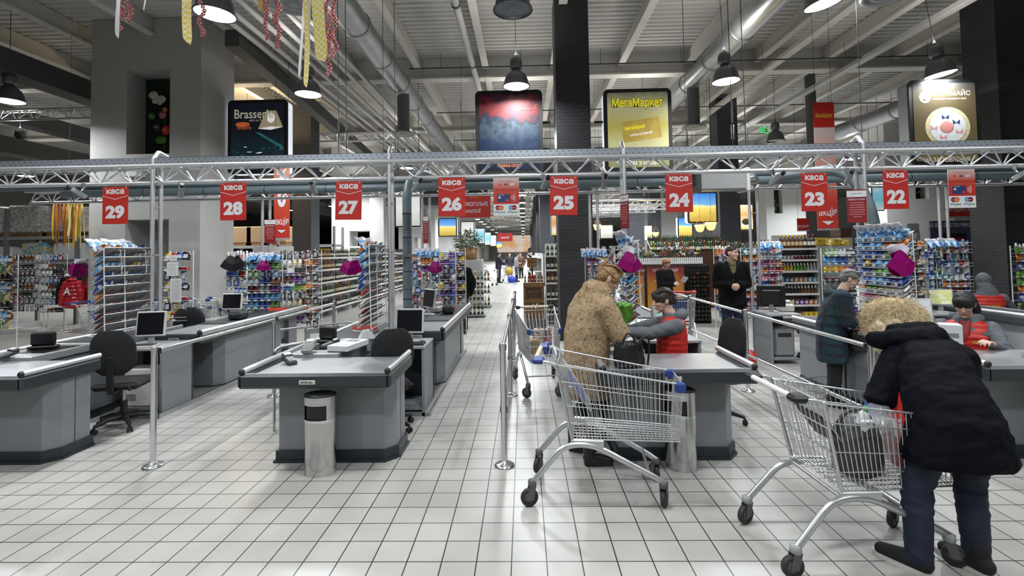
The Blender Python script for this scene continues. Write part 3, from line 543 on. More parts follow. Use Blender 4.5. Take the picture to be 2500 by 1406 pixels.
# ================================================================ CHECKOUTS
def front_counter(lane, label):
    cx = CXS[lane]; BL = 4.5 if lane == 21 else 2.72; BX = -.2 if lane == 21 else -.06; t = thing('checkout_counter', label, 'checkout', (cx, 3.9, 0))
    b = MB()                                                         # grey laminate carcass
    b.prism([(-.45, .32), (.46, .32), (.545, .42), (.545, .70), (-.45, .70)], .09, .72, 'laminate'); b.box(-.56, -.14, .72, BL, .09, .74, 'laminate'); b.box(-.57, -.56, 1.8, 1.82, .1, .74, 'dark_grey'); b.box(.5465, .548, .54, .545, .1, .7, 'dark_grey'); b.build('carcass', t)
    b = MB(); b.prism([(-.47, .30), (.47, .30), (.565, .41), (.565, .72), (-.47, .72)], 0, .10, 'plinth'); b.prism([(-.485, .285), (.475, .285), (.58, .405), (.58, .72), (-.485, .72)], 0, .022, 'plinth'); b.box(-.57, -.13, .72, BL, 0, .09, 'plinth'); b.build('plinth', t)
    b = MB(); b.box(-.595, .565, .015, .76, .755, .79, 'steel_top', .004); b.box(-.595, -.10, .76, 1.5, .755, .825, 'steel_top', .004); b.build('packing_top', t)
    b = MB(); b.box(-.63, .60, 0, .045, .70, .815, 'bumper', .018); b.box(.555, .605, .0, .76, .70, .815, 'bumper', .018); b.box(-.635, -.585, 0, BL+.05, .70, .815, 'bumper', .018); b.build('bumper', t)
    b = MB(); b.tube([(.575, .03, .835), (.575, .76, .835)], .024, 'alu', 10); b.tube([(-.605, .03, .835), (-.605, BL+.05, .835)], .024, 'alu', 10); b.box(-.58, .56, .02, .03, .81, .822, 'alu'); b.build('edge_rail', t)
    for x in (.575, -.605): b = MB(); b.ell((x, .022, .832), (.026, .02, .026), 'black', 10, 6); b.build('rail_end_cap', t)
    b = MB(); b.box(-.13, .0, -.004, .006, .735, .768, 'offwhite', .003); b.text('SPIRAL', (-.065, -.0048, .743), (1, 0, 0), (0, 0, 1), .018, 'black', .02, w=.105); b.build('name_plate', t)
    b = MB(); b.box(-.575, BX, 1.5, BL, .79, .838, 'belt', .015); b.build('conveyor_belt', t)
    b = MB(); b.box(-.58, -.06, 1.44, 1.5, .77, .832, 'alu', .004); b.box(BX, BX+.04, 1.45, BL+.05, .70, .845, 'laminate', .01); b.box(-.5, -.16, .95, 1.35, .825, .829, 'glass_dark'); b.build('scanner_bed', t)
    return t
for lane, lb in ((29, 'grey checkout counter at the left edge, lane 29, with no bin'), (27, 'empty grey checkout counter with a steel bin at its front, left of the main aisle'), (25, 'grey checkout counter where the woman in the fur coat packs'), (23, 'grey checkout counter right of the woman bending over a trolley')): front_counter(lane, lb)
CXS[21] = 7.1; front_counter(21, 'checkout belt at the right edge in front of the hooded cashier')
def rear_counter(lane, label):
    cx = CXS[lane]; t = thing('belt_counter', label, 'checkout', (cx, 5.95, 0)); b = MB()
    b.prism([(.10, .55), (.50, .55), (.60, .66), (.60, 2.2), (.10, 2.2)], .04, .72, 'laminate'); b.box(.10, .58, 2.5, 2.8, .0, .72, 'laminate'); b.box(.12, .52, 2.2, 2.5, .35, .72, 'laminate'); b.build('carcass', t)
    b = MB(); b.prism([(.09, .54), (.505, .54), (.61, .655), (.61, 2.2), (.09, 2.2)], 0, .05, 'plinth'); b.build('plinth', t)
    b = MB(); b.box(.06, .70, 0, .05, .70, .82, 'bumper', .018); b.box(.65, .705, 0, 2.95, .70, .82, 'bumper', .018); b.box(.05, .09, 0, 2.95, .70, .82, 'bumper', .01); b.build('bumper', t)
    b = MB(); b.box(.08, .66, .02, .9, .78, .815, 'steel_top', .004); b.build('packing_top', t)
    b = MB(); b.box(.09, .655, .9, 2.95, .78, .835, 'belt', .012); b.build('conveyor_belt', t)
    b = MB(); b.tube([(.675, .03, .84), (.675, 2.96, .84)], .026, 'alu', 10); b.box(.702, .706, .03, 2.95, .80, .83, 'alu'); b.ell((.675, .02, .84), (.03, .03, .03), 'black', 10, 6); b.build('edge_rail', t)
    b = MB(); b.box(.30, .43, -.004, .006, .745, .778, 'offwhite', .003); b.text('SPIRAL', (.365, -.0048, .753), (1, 0, 0), (0, 0, 1), .018, 'black', .02, w=.105); b.build('name_plate', t); return t
rear_counter(29, 'long grey belt counter behind the empty chair on the left'); rear_counter(27, 'long grey belt counter beside the main aisle, left side'); rear_counter(25, 'belt counter hidden behind the cashier in the red vest')
def desk(x0, x1, y0, y1, label, side='r'):
    t = thing('cashier_desk', label, 'desk', (x0, y0, 0)); w_ = x1-x0; d = y1-y0; b = MB(); b.box(0, w_, 0, d, .725, .755, 'laminate_light', .006); b.box(-.002, w_+.002, -.002, .004, .728, .752, 'plastic_grey'); b.build('desk_top', t)
    b = MB(); xx = w_-.035 if side == 'r' else .0; b.box(xx, xx+.03, .01, d-.02, 0, .725, 'laminate'); b.box(.0, w_, d-.03, d-.01, .05, .725, 'dark_grey'); b.build('side_panel', t)
    b = MB(); b.box(.05, w_-.04, .03, d-.05, .06, .085, 'laminate'); b.build('lower_shelf', t); return t
desk(-4.67, -4.06, 5.42, 5.95, 'grey cashier desk behind the empty black chair on the left'); desk(-1.55, -1.10, 5.35, 5.88, 'grey cashier desk with monitor beside the lane left of the aisle'); desk(1.35, 1.95, 5.5, 5.95, 'cashier desk behind the red vested cashier on her phone side'.replace(' on her phone side', ''))
desk(3.72, 4.2, 7.55, 8.15, 'cashier desk holding the black backed monitor, by the man in dark jacket', 'l'); desk(4.45, 5.05, 5.45, 5.95, 'cashier desk in front of the dark haired cashier'); desk(5.9, 6.44, 7.35, 7.95, 'cashier desk holding the monitor with a yellow table'); desk(-5.25, -4.72, 7.75, 8.25, 'rear cashier desk in front of the grey pillar')
def monitor(loc, rz, label, frame='offwhite', scr='screen', tilt=-8, w_=.36, h=.29):
    t = thing('monitor', label, 'monitor', loc, rz); M = Matrix.Translation((0, 0, .10)) @ Matrix.Rotation(R(tilt), 4, 'X')
    b = MB(); b.T = M; b.box(-w_/2, w_/2, 0, .035, 0, h, frame, .008); b.box(-w_*.32, w_*.32, .03, .07, .05, h*.8, frame, .01); b.build('housing', t)
    b = MB(); b.T = M; b.box(-w_/2+.018, w_/2-.018, -.003, .002, .022, h-.018, scr); b.build('screen', t)
    b = MB(); b.box(-.03, .03, .02, .05, .012, .2, 'plastic_grey', .006); b.lathe([(.11, 0), (.11, .008), (.08, .016), (.01, .018)], 'plastic_grey', 18, (0, .03, 0), (1, .8)); b.build('stand', t); return t
monitor((-4.36, 5.62, .755), .2, 'monitor with black screen on the desk left of the lane 29 post', w_=.31, h=.29); monitor((-1.33, 5.62, .755), -.06, 'monitor with black screen on the desk beside the thick teal pipe', w_=.325, h=.28); monitor((-4.6, 7.6, .838), .05, 'small white framed monitor in front of the racks, left', w_=.31, h=.255); monitor((1.58, 5.75, .755), 1.1, 'lit monitor in front of the red vested cashier with brown hair', scr='screen_green')
monitor((3.83, 7.75, .755), PI-.35, 'monitor seen from its black back, beside the man in the dark jacket', frame='black', w_=.40, h=.34); monitor((4.22, 5.42, .80), -.25, 'lit white monitor behind the curly blonde hair', frame='offwhite', scr='screen_blue', w_=.34); monitor((6.27, 7.55, .756), -.35, 'monitor showing a yellow table beside the wire racks', frame='plastic_grey', scr='screen_yellow', w_=.31, h=.25)
monitor((-1.48, 7.45, .838), -.9, 'narrow side view of a white monitor by the teal pipe')
def keyboard(loc, rz, label, m='black'):
    t = thing('keyboard', label, 'keyboard', loc, rz); b = MB(); b.box(-.2, .2, -.07, .07, 0, .018, m, .005); b.build('base', t); b = MB()
    for i in range(13):
        for j in range(5): b.box(-.19+.029*i, -.165+.029*i, -.06+.024*j, -.040+.024*j, .018, .024, 'dark_grey')
    tag(b.build('keys', t), kind='stuff')
keyboard((-1.32, 5.46, .755), 0, 'black keyboard below the monitor beside the teal pipe'); keyboard((-4.42, 5.52, .756), .1, 'beige keyboard on the desk behind the empty chair', 'ivory')
b = MB(); b.ell((0, 0, .016), (.032, .05, .02), 'black'); b.build('mouse', loc=(-1.15, 5.5, .758), label='black mouse right of the keyboard', cat='mouse')
# office chairs -----------------------------------------------------------
def make_chair():
    t = thing('office_chair', 'x', 'chair')
    b = MB(); b.box(-.235, .235, -.22, .22, .43, .51, 'black_fabric', .035); b.build('seat', t)
    b = MB(); rg = []
    for i in range(13):
        z = .60+.47*i/12; q = (i/12-.5)*2; w_ = .235*(1-abs(q)**3.2*.55)*(1.0 if q < 0 else .96); yc = -.235-.05*(i/12); cur = []
        for k in range(16):
            a = 2*PI*k/16; x = w_*math.copysign(abs(math.cos(a))**.6, math.cos(a)); cur.append(V((x, yc+.038*math.sin(a)*(1.1-abs(q)**4*.8)+.06*(x/.235)**2*.6, z)))
        rg.append(cur)
    b.rings(rg, 'black_fabric'); b.build('backrest', t)
    b = MB(); b.box(-.035, .035, -.30, -.27, .44, .8, 'black', .008); b.box(-.035, .035, -.28, -.05, .415, .43, 'black'); b.ell((.15, -.2, .45), (.03, .03, .03), 'black', 8, 6); b.build('back_bracket', t)
    b = MB(); b.cyl((0, 0, .08), (0, 0, .28), .035, 'black', 12); b.cyl((0, 0, .28), (0, 0, .44), .018, 'steel', 10); b.build('gas_lift', t)
    b = MB()
    for k in range(5): a = 2*PI*k/5+.3; b.tube([(0, 0, .11), (.15*math.cos(a), .15*math.sin(a), .115), (.29*math.cos(a), .29*math.sin(a), .08)], .03, 'black', 8, rs=[.035, .028, .018])
    b.build('star_base', t)
    for k in range(5):
        a = 2*PI*k/5+.3; c = V((.29*math.cos(a), .29*math.sin(a), 0)); b = MB()
        for s in (-.018, .018): b.cyl(c+V((-math.sin(a)*s-.012*math.sin(a), math.cos(a)*s+.012*math.cos(a), .028)), c+V((-math.sin(a)*s+.004*math.sin(a), math.cos(a)*s-.004*math.cos(a), .028)), .028, 'black', 12)
        b.cyl(c+V((0, 0, .02)), c+V((0, 0, .075)), .01, 'black', 6); b.build('caster', t)
    return t
CH = make_chair(); CH.location = (-4.24, 5.12, 0); CH.scale = (.92, .92, .97); CH.rotation_euler.z = .25; CH['label'] = 'black office chair seen from behind at the empty left checkout'
for x, y, rz, lb in ((-1.40, 4.98, .5, 'black office chair behind the empty packing table left of the aisle'), (1.93, 5.1, PI/2+.25, 'black chair back seen edge on, behind the cashier with brown hair'), (-4.98, 7.3, .3, 'black chair half hidden beside the pinned papers, left'), (4.5, 7.75, PI/2-.9, 'black chair back between the black monitor and the plaid coat'), (4.85, 4.72, 1.2, 'dark chair behind the dark haired cashier in red vest'), (7.2, 7.25, -.2, 'black chair in front of the hooded cashier')):
    copy_tree(CH, None, (x, y, 0), rz, lb)
# chrome guard rails ------------------------------------------------------
def guard_rail(x, ys, label, y_end, xs=None, nz=2):
    t = thing('guard_rail', label, 'railing', (0, 0, 0)); xs = xs or [x]*len(ys)
    for px_, y in zip(xs, ys):
        b = MB(); b.cyl((px_, y, .02), (px_, y, 1.0), .025, 'chrome', 16); b.lathe([(.085, 0), (.085, .008), (.07, .022), (.035, .03), (.026, .045)], 'chrome', 20, (px_, y, 0)); b.lathe([(.026, 0), (.026, .006), (.0, .008)], 'chrome', 16, (px_, y, 1.0)); b.build('post', t)
    for z in (.965, .45)[:nz]:
        b = MB(); b.tube([(xs[0], ys[0], z), (xs[-1], y_end, z)], .018, 'chrome', 12)
        for px_, y in zip(xs, ys): b.box(px_-.03, px_+.03, y+.01, y+.05, z-.026, z+.026, 'black', .006)
        b.build('handrail', t)
    return t
guard_rail(-3.17, (4.14, 6.15, 8.1), 'long chrome guard rail between the two empty checkouts on the left', 8.1, nz=1); guard_rail(-.19, (4.11, 6.1, 8.1, 9.6), 'chrome guard rail along the main aisle, by the fur coat woman', 9.6); guard_rail(2.74, (3.98, 6.18, 8.2), 'chrome guard rail running towards the man in the dark jacket', 9.2)
guard_rail(-6.3, (7.2, 9.2), 'chrome guard rail before the parked trolleys at the far left', 9.2)
b = MB(); b.tube(fillet([(-2.55, 4.95, .5), (-2.55, 4.95, .83), (-2.35, 5.25, .83), (-2.33, 6.3, .83)], .08), .014, 'steel', 8); b.cyl((-2.55, 4.95, 0), (-2.55, 4.95, .5), .014, 'steel', 8); b.build('trolley_guide', label='bent steel guide tube along the left side of the empty packing table', cat='railing')
b = MB(); b.tube(fillet([(-3.14, 6.2, .82), (-2.45, 6.9, .82), (-2.45, 6.9, .62), (-3.14, 6.25, .62)], .06), .014, 'steel', 8); b.cyl((-2.6, 6.76, 0), (-2.6, 6.76, .8), .014, 'steel', 8); b.build('trolley_guide', label='looped steel guide tube behind the empty packing table', cat='railing')
for lane in (29, 27, 25):
    cx = CXS[lane]; b = MB(); b.box(cx-.02, cx+.62, 5.36, 8.75, 0, .038, 'grey'); b.box(cx+.62, cx+.64, 5.36, 8.75, 0, .045, 'steel'); b.build('floor_plinth', label={29: 'low metal edged floor plinth under the left long belt counter', 27: 'low metal edged floor plinth under the belt counter by the main aisle', 25: 'low metal edged floor plinth behind the cashier with lettuce'}[lane], cat='plinth')
t = thing('low_shelf', 'low grey shelf with small goods behind the empty packing table', 'shelf', (-3.0, 6.75, 0), .6); b = MB()
for z in (.15, .42, .68): b.box(0, .6, 0, .3, z, z+.02, 'plastic_grey'); b.box(0, .6, -.01, 0, z, z+.07, 'plastic_grey')
for x in (0, .58): b.box(x, x+.02, 0, .3, 0, .75, 'plastic_grey')
b.build('frame', t)
# waste bins --------------------------------------------------------------
def make_bin(loc, rz, label):
    t = thing('waste_bin', label, 'bin', loc, rz); t.scale = (1.05, 1.05, 1.04); sx, sy = 1, .72
    b = MB(); n = 40
    prof = [(.116, 0), (.118, .004), (.118, .415)]; b.lathe(prof, 'steel_bin', n, sq=(sx, sy), caps=False); b.lathe([(.1195, .405), (.1195, .425)], 'chrome', n, sq=(sx, sy), caps=False)
    rg = lambda z: [V((.118*sx*math.cos(2*PI*k/n), .118*sy*math.sin(2*PI*k/n), z)) for k in range(n)]
    lo, hi = rg(.425), rg(.535); vs = lo+hi; fs = [(k, (k+1) % n, n+(k+1) % n, n+k) for k in range(n) if not 23 <= k <= 33]
    b.add(vs, fs, 'steel_bin', True); b.lathe([(.118, .535), (.119, .60)], 'steel_bin', n, sq=(sx, sy), caps=False); b.lathe([(.120, .565), (.120, .572)], 'chrome', n, sq=(sx, sy), caps=False); b.build('body', t)
    b = MB(); b.lathe([(.108, .36), (.108, .59)], 'black', n, sq=(sx, sy*.96), caps=True); b.build('inner_liner', t)
    b = MB(); b.lathe([(.122, .598), (.122, .612), (.105, .618)], 'plinth', n, sq=(sx, sy), caps=False); b.lathe([(.105, .608), (.0, .608)], 'dark_grey', n, sq=(sx, sy), caps=False)
    for i in range(-5, 6): x = .018*i; h = .1*sy*math.sqrt(max(.02, 1-(x/.105)**2)); b.box(x-.003, x+.003, -h, h, .608, .616, 'caster_grey')
    b.build('ash_grille', t); return t
make_bin((-1.68, 4.0, 0), .06, 'steel waste bin in front of the empty counter left of the aisle'); make_bin((1.24, 4.05, 0), -.5, 'steel waste bin behind the front end of the empty trolley'); make_bin((4.32, 3.98, 0), -.2, 'steel waste bin cut by the right edge of the picture')
# small things on the counters -------------------------------------------
def card_terminal(loc, rz, label, pale=False, s=1.):
    t = thing('card_terminal', label, 'card reader', loc, rz); t.scale = (s, s, s); b = MB(); M = Matrix.Rotation(R(14), 4, 'X'); b.T = M; m = 'plastic_grey' if pale else 'dark_grey'; b.box(-.042, .042, -.09, .09, .0, .045, m, .012); b.box(-.045, .045, .03, .095, .03, .06, m, .012); b.build('housing', t)
    b = MB(); b.T = M; b.box(-.03, .03, .04, .08, .059, .062, 'screen_blue'); b.build('display', t); b = MB(); b.T = M
    for i in range(3):
        for j in range(4): b.box(-.03+.021*i, -.014+.021*i, -.075+.024*j, -.058+.024*j, .044, .05, 'plastic_grey' if not pale else 'grey')
    b.build('keypad', t)
card_terminal((-2.14, 4.42, .80), .8, 'slim black card reader lying on the steel packing table'); card_terminal((-2.1, 4.74, .85), .15, 'bulky pale card reader on its stand, steel packing table', True, 1.15); card_terminal((-1.98, 4.98, .83), -.9, 'black card reader behind the pale one')
card_terminal((-5.12, 4.5, .80), .3, 'black card reader at the left edge on the left counter'); card_terminal((-5.02, 4.66, .83), -.2, 'second black card reader on the left counter, nearer the chair')
b = MB(); b.lathe([(.085, 0), (.09, .01), (.09, .03), (.082, .035), (.08, .012), (.0, .008)], 'clear', 24); b.build('coin_dish', loc=(-1.92, 5.2, .829), label='clear round dish behind the card readers', cat='dish')
t = thing('flat_box', 'long white printed box lying by the chair at the empty counter', 'box', (-1.78, 4.92, .83), -.2); b = MB(); b.box(-.11, .11, -.2, .2, 0, .055, 'paper', .004); b.build('carton', t); b = MB(); b.box(-.06, .06, .05, .14, .055, .058, 'grey'); b.box(-.05, .05, -.15, -.05, .055, .0575, 'offwhite'); b.text('AROMA', (0, -.12, .0577), (1, 0, 0), (0, 1, 0), .025, 'dark_red') if False else None; b.build('print', t)
b = MB(); b.prism([(-.09, 0), (.09, 0), (.02, .1), (-.05, .09)], -.06, .06, 'paper', 'y'); b.build('paper_roll_box', loc=(-1.75, 5.42, .835), rz=.5, label='small white box standing at the start of the empty belt', cat='box')
def lane_closed(loc, rz, label):
    t = thing('closed_sign', label, 'sign', loc, rz); b = MB(); b.prism([(-.022, 0), (.022, 0), (.004, .05), (-.004, .05)], -.15, .15, 'red', 'x'); b.T = None; b.build('plate', t)
    b = MB(); b.text('НАЗАРЬ НАДОВЕ', (0, -.0145, .018), (1, 0, 0), (0, .33, .94), .02, 'paper', w=.26) if False else b.text('КАСА НЕ ПРАЦЮЄ', (0, -.0155, .016), (1, 0, 0), (0, .34, .94), .02, 'paper', .01, w=.26); b.build('lettering', t)
lane_closed((-1.98, 6.05, .838), .0, 'red closed-lane bar on the belt beside the wire rack'); lane_closed((-4.22, 8.3, .836), .1, 'red closed-lane bar at the end of the left belt counter'); lane_closed((-1.3, 8.1, .836), .0, 'small red closed-lane bar on the belt beside the main aisle')
t = thing('cash_printer', 'black receipt printer on the belt counter beside the main aisle', 'printer', (-1.18, 7.55, .836), .2); b = MB(); b.box(-.09, .09, -.12, .12, 0, .13, 'black', .03); b.build('housing', t); b = MB(); b.box(-.06, .06, -.125, -.11, .06, .09, 'dark_grey', .004); b.build('paper_slot', t)
t = thing('cash_printer', 'black receipt printer behind the left white monitor', 'printer', (-4.25, 7.2, .836), 0); b = MB(); b.box(-.1, .1, -.12, .12, 0, .12, 'black', .03); b.build('housing', t); b = MB(); b.box(-.06, .06, -.125, -.11, .06, .09, 'dark_grey', .004); b.build('paper_slot', t)
t = thing('card_holder', 'black scanner stand at the left edge of the left counter', 'scanner', (-5.1, 5.1, .83), .3); b = MB(); b.box(-.12, .12, -.06, .06, 0, .03, 'black', .01); b.box(-.11, .11, -.02, .02, .03, .17, 'black', .015); b.build('stand', t); b = MB(); b.box(-.08, .08, -.024, -.02, .05, .14, 'screen'); b.build('window', t)
t = thing('card_holder', 'black scanner stand behind the card readers of the empty counter', 'scanner', (-2.12, 5.25, .83), -.3); b = MB(); b.box(-.12, .12, -.06, .06, 0, .03, 'black', .01); b.box(-.11, .11, -.02, .02, .03, .17, 'black', .015); b.build('stand', t); b = MB(); b.box(-.08, .08, -.024, -.02, .05, .14, 'screen'); b.build('window', t)
t = thing('computer_case', 'scuffed white computer case under the left desk', 'computer', (-4.36, 5.62, .088), 0); b = MB(); b.box(-.2, .16, -.12, .12, 0, .42, 'offwhite', .012); b.build('case', t); b = MB(); b.cyl((-.12, -.125, .27), (-.12, -.119, .27), .045, 'grey', 6); b.box(-.17, -.06, -.124, -.118, .07, .14, 'grey'); b.build('vent', t)
t = thing('computer_case', 'pale bin shaped case under the desk with the black monitor', 'computer', (4.0, 7.85, .088), 0); b = MB(); b.box(-.16, .16, -.15, .15, 0, .42, 'plastic_grey', .03); b.build('case', t); b = MB(); b.box(-.1, .1, -.154, -.149, .3, .36, 'dark_grey'); b.build('vent', t)
b = MB(); b.lathe([(.02, 0), (.1, .02), (.12, .1), (.07, .16), (.03, .2)], 'red', 12); b.build('shopping_bag', loc=(3.45, 7.7, 0), label='red bag on the floor under the black monitor desk', cat='bag')
# telephone / cash register heads
t = thing('cash_register', 'pale receipt printer right of the black backed monitor', 'printer', (4.15, 7.95, .755), -.3); b = MB(); b.box(-.11, .11, -.14, .14, 0, .12, 'offwhite', .02); b.box(-.1, .1, .02, .12, .12, .17, 'offwhite', .02); b.build('housing', t); b = MB(); b.box(-.06, .06, -.1, -.02, .12, .124, 'grey'); b.build('paper_slot', t)
t = thing('cash_register', 'white receipt printer behind the teal pipe', 'printer', (-1.42, 7.75, .838), -.2); b = MB(); b.box(-.1, .1, -.13, .13, 0, .1, 'offwhite', .02); b.box(-.09, .09, .02, .12, .1, .16, 'offwhite', .02); b.build('housing', t); b = MB(); b.box(-.06, .06, -.1, -.02, .1, .104, 'grey'); b.build('paper_slot', t)

# ================================================================ GOODS AND RACKS
def wrap_mat(n, c, c2=None, c3=None): return patch_mat('wrap_'+n, [c, tuple(min(1, x*1.5+.02) for x in c), c2 or tuple(x*.45 for x in c), c, c3 or (.6, .6, .58)], 26, .28)
PAL = dict(blue=(.02, .07, .32), lightblue=(.10, .33, .58), red=(.42, .02, .025), green=(.10, .28, .04), yellow=(.55, .38, .03), orange=(.55, .17, .03), purple=(.13, .035, .22), magenta=(.30, .01, .14), brown=(.12, .045, .02), white=(.55, .55, .53), silver=(.33, .35, .38), black=(.012, .012, .014), teal=(.02, .20, .23), pink=(.55, .16, .26), maroon=(.14, .01, .02), cream=(.5, .42, .28))
for k, c in PAL.items(): wrap_mat(k, c)
GM = {}
def goods(kind, col):
    """one mesh per kind and colour, origin at its base centre; faces -Y"""
    if (kind, col) in GM: return GM[kind, col]
    b = MB(); m = 'wrap_'+col
    if kind == 'pouch':                                              # pillow pack with crimped ends
        rg = []
        for i, (z, w_, d) in enumerate(((0, .055, .002), (.012, .056, .004), (.02, .054, .012), (.06, .05, .026), (.1, .052, .022), (.128, .055, .01), (.136, .056, .003), (.148, .055, .002))):
            rg.append([V((w_*math.cos(2*PI*k/12), d*math.sin(2*PI*k/12), z)) for k in range(12)])
        b.rings(rg, m)
    elif kind == 'bar':
        b.box(-.075, .075, -.012, .012, .0, .045, m, .008)
        for s in (-1, 1): b.prism([(s*.075, .004), (s*.095, -.001), (s*.095, .046), (s*.075, .041)], -.002, .002, m, 'y')
    elif kind == 'carton': b.box(-.04, .04, -.02, .02, 0, .11, m, .003); b.box(-.032, .032, -.0212, -.02, .03, .08, 'paper')
    elif kind == 'card':                                             # blister card on a hook
        b.box(-.045, .045, -.002, .002, 0, .15, m, .001); b.box(-.03, .03, -.022, -.002, .015, .095, 'clear_tray', .01); b.box(-.02, .02, -.016, -.003, .025, .085, 'wrap_silver', .004); b.cyl((0, -.006, .137), (0, .006, .137), .009, 'white', 10)
    elif kind == 'tube': b.lathe([(.022, 0), (.022, .02), (.018, .025), (.025, .05), (.026, .12), (.02, .15)], m, 12); b.box(-.027, .027, -.004, .004, .14, .165, m)
    elif kind == 'flask': b.lathe([(.028, 0), (.031, .008), (.031, .11), (.022, .135), (.013, .145)], m, 14, sq=(1, .7)); b.lathe([(.014, .145), (.014, .175), (.0, .176)], 'white', 12)
    elif kind == 'jar': b.lathe([(.03, 0), (.033, .006), (.033, .07), (.028, .078)], m, 14); b.lathe([(.031, .078), (.031, .094), (.0, .095)], 'white', 14)
    elif kind == 'wine': b.lathe([(.034, 0), (.037, .008), (.037, .185), (.03, .21), (.0145, .235), (.0145, .285)], {'black': 'glass_dark', 'green': 'glass_green', 'brown': 'glass_amber'}.get(col, 'glass_dark'), 10); b.lathe([(.0155, .262), (.0158, .30), (.012, .305), (.0, .306)], {'green': 'cream', 'brown': 'yellow'}.get(col, 'wrap_maroon'), 10); b.lathe([(.0374, .07), (.0376, .15)], 'label_'+col if 'label_'+col in MATS else 'paper', 10, caps=False)
    elif kind == 'case': b.box(-.05, .05, -.03, .03, 0, .09, m, .004)
    GM[kind, col] = b.mesh({'pouch': 'snack_pouch', 'bar': 'chocolate_bar', 'carton': 'carton', 'card': 'blister_card', 'tube': 'cosmetic_tube', 'flask': 'flask', 'jar': 'jar', 'wine': 'bottle', 'case': 'small_box'}[kind]); return GM[kind, col]
NAMES = {'pouch': ('snack_pouch', 'snack pouch'), 'bar': ('chocolate_bar', 'chocolate bar'), 'carton': ('carton', 'carton'), 'card': ('blister_card', 'blister card'), 'tube': ('cosmetic_tube', 'tube'), 'flask': ('flask', 'flask'), 'jar': ('jar', 'jar'), 'wine': ('bottle', 'bottle'), 'case': ('small_box', 'small box')}
CN = dict(lightblue='light blue', maroon='dark maroon')
FAR_B = MB()
FAR_W = ('on the far shelf', 'on the long far shelf run', 'on the right aisle shelves beyond the crates', 'on the shelf run left of the main aisle', 'lying in the tall black rack', 'rear rows')
def far_bottle(p, col, lying=False):
    g = {'black': 'glass_dark', 'green': 'glass_green', 'brown': 'glass_amber'}.get(col, 'glass_dark'); FAR_B.T = Matrix.Translation(p) @ (Matrix.Rotation(-PI/2, 4, 'X') if lying else Matrix()); FAR_B.lathe([(.036, 0), (.036, .19), (.0145, .235), (.0145, .3)], g, 6); FAR_B.lathe([(.0374, .06), (.0374, .15)], 'label_'+col, 6, caps=False); FAR_B.T = None
def put(kind, col, loc, rot, where, sc=None):
    if kind == 'wine' and where in FAR_W: return far_bottle(V(loc), col, abs(rot[0]) > 1)
    nm, word = NAMES[kind]; c = CN.get(col, col)
    return inst(goods(kind, col), nm, '%s %s %s' % (c, word, where), word, loc, rot, '%ss %s' % (word, where), sc)
# --- slanted tray racks at the belts: plane along Y, trays fall towards -X
def tray_rack(x, y0, y1, z0, z1, n, label, where, rows, seed, detail=1):
    r = random.Random(seed); t = thing('wire_rack', label, 'display rack', (x, y0, z0)); L = y1-y0; H = z1-z0; b = MB(); g = .0045
    for y in (0, L*.42, L): b.tube([(.0, y, 0), (-.02, y, H)], g*1.3, 'white_wire', 5)
    for y in (.04, L-.04): b.tube([(-.22, y, -.02), (0, y, -.04), (0, y, 0)], g*1.3, 'white_wire', 5)
    b.tube([(-.02, 0, H), (-.02, L, H)], g, 'white_wire', 5); b.tube([(0, 0, 0), (0, L, 0)], g, 'white_wire', 5)
    for q in (.25, .8): b.tube(fillet([(.0, L*q, H*.98), (.03, L*q, H*.98), (.03, L*q+.02, H*.7), (.0, L*q+.05, H*.7), (.03, L*q+.06, H*.98)], .01), .003, 'white_wire', 5)
    b.build('frame', t)
    for i in range(n):
        z = H*(i+.1)/n; b = MB()
        b.add([(.0, 0, z+.105), (-.15, 0, z), (-.15, L, z), (.0, L, z+.105)], [(0, 1, 2, 3)], 'tray_grey')
        for dx, dz in ((0, .105), (-.15, 0), (-.155, .045)): b.tube([(dx, 0, z+dz), (dx, L, z+dz)], g, 'white_wire', 5)
        for k in range(int(L/.16)): b.box(-.161, -.158, .05+.16*k, .095+.16*k, z+.012, z+.05, 'paper')
        for y in [L*k/5 for k in range(6)]: b.tube([(0, y, z+.105), (-.15, y, z), (-.155, y, z+.045)], g*.8, 'white_wire', 4)
        b.build('tray', t)
        cols = rows[i % len(rows)]; m = int(L/.088)
        for k in range(m):
            col = cols[int(k*len(cols)/m)] if r.random() < .85 else r.choice(cols); kind = 'bar' if i < n*.35 else r.choice(('pouch', 'pouch', 'bar'))
            yy = y0+L*(k+.5)/m
            if kind == 'bar': put('bar', col, (x-.12, yy, z0+z+.05), (R(-48), 0, -PI/2), where, (.52, 1.1, 2.1))
            else: put('pouch', col, (x-.148, yy, z0+z+.014), (R(-40)+r.uniform(-.12, .12), 0, -PI/2), where, (.95, 1.35, 1.12))
    return t
def bag_fan(loc, rz, col1, label, n=9, s=1.):
    """a fan of flat bags hanging from one hook"""
    t = thing('bag_bundle', label, 'bags', loc, rz); r = random.Random(int(abs(loc[0]*100)))
    for k in range(n):
        b = MB(); a = (k-(n-1)/2)*.11; d = -.012*k; w0, w1, h = .045*s, .11*s, .24*s
        b.T = Matrix.Translation((0, d, 0)) @ Matrix.Rotation(a, 4, 'Y') @ Matrix.Rotation(R(-6-2*r.random()), 4, 'X')
        b.add([(-w0, 0, 0), (w0, 0, 0), (w1*.8, -.012, -h*.5), (w1, 0, -h), (-w1, 0, -h), (-w1*.8, -.012, -h*.5)], [(0, 1, 2, 5), (5, 2, 3, 4)], col1); b.add([(-w0, 0, 0), (w0, 0, 0), (w0*.9, 0, h*.32), (-w0*.9, 0, h*.32)], [(0, 1, 2, 3)], 'clear_bag'); b.build('bag', t)
    return t
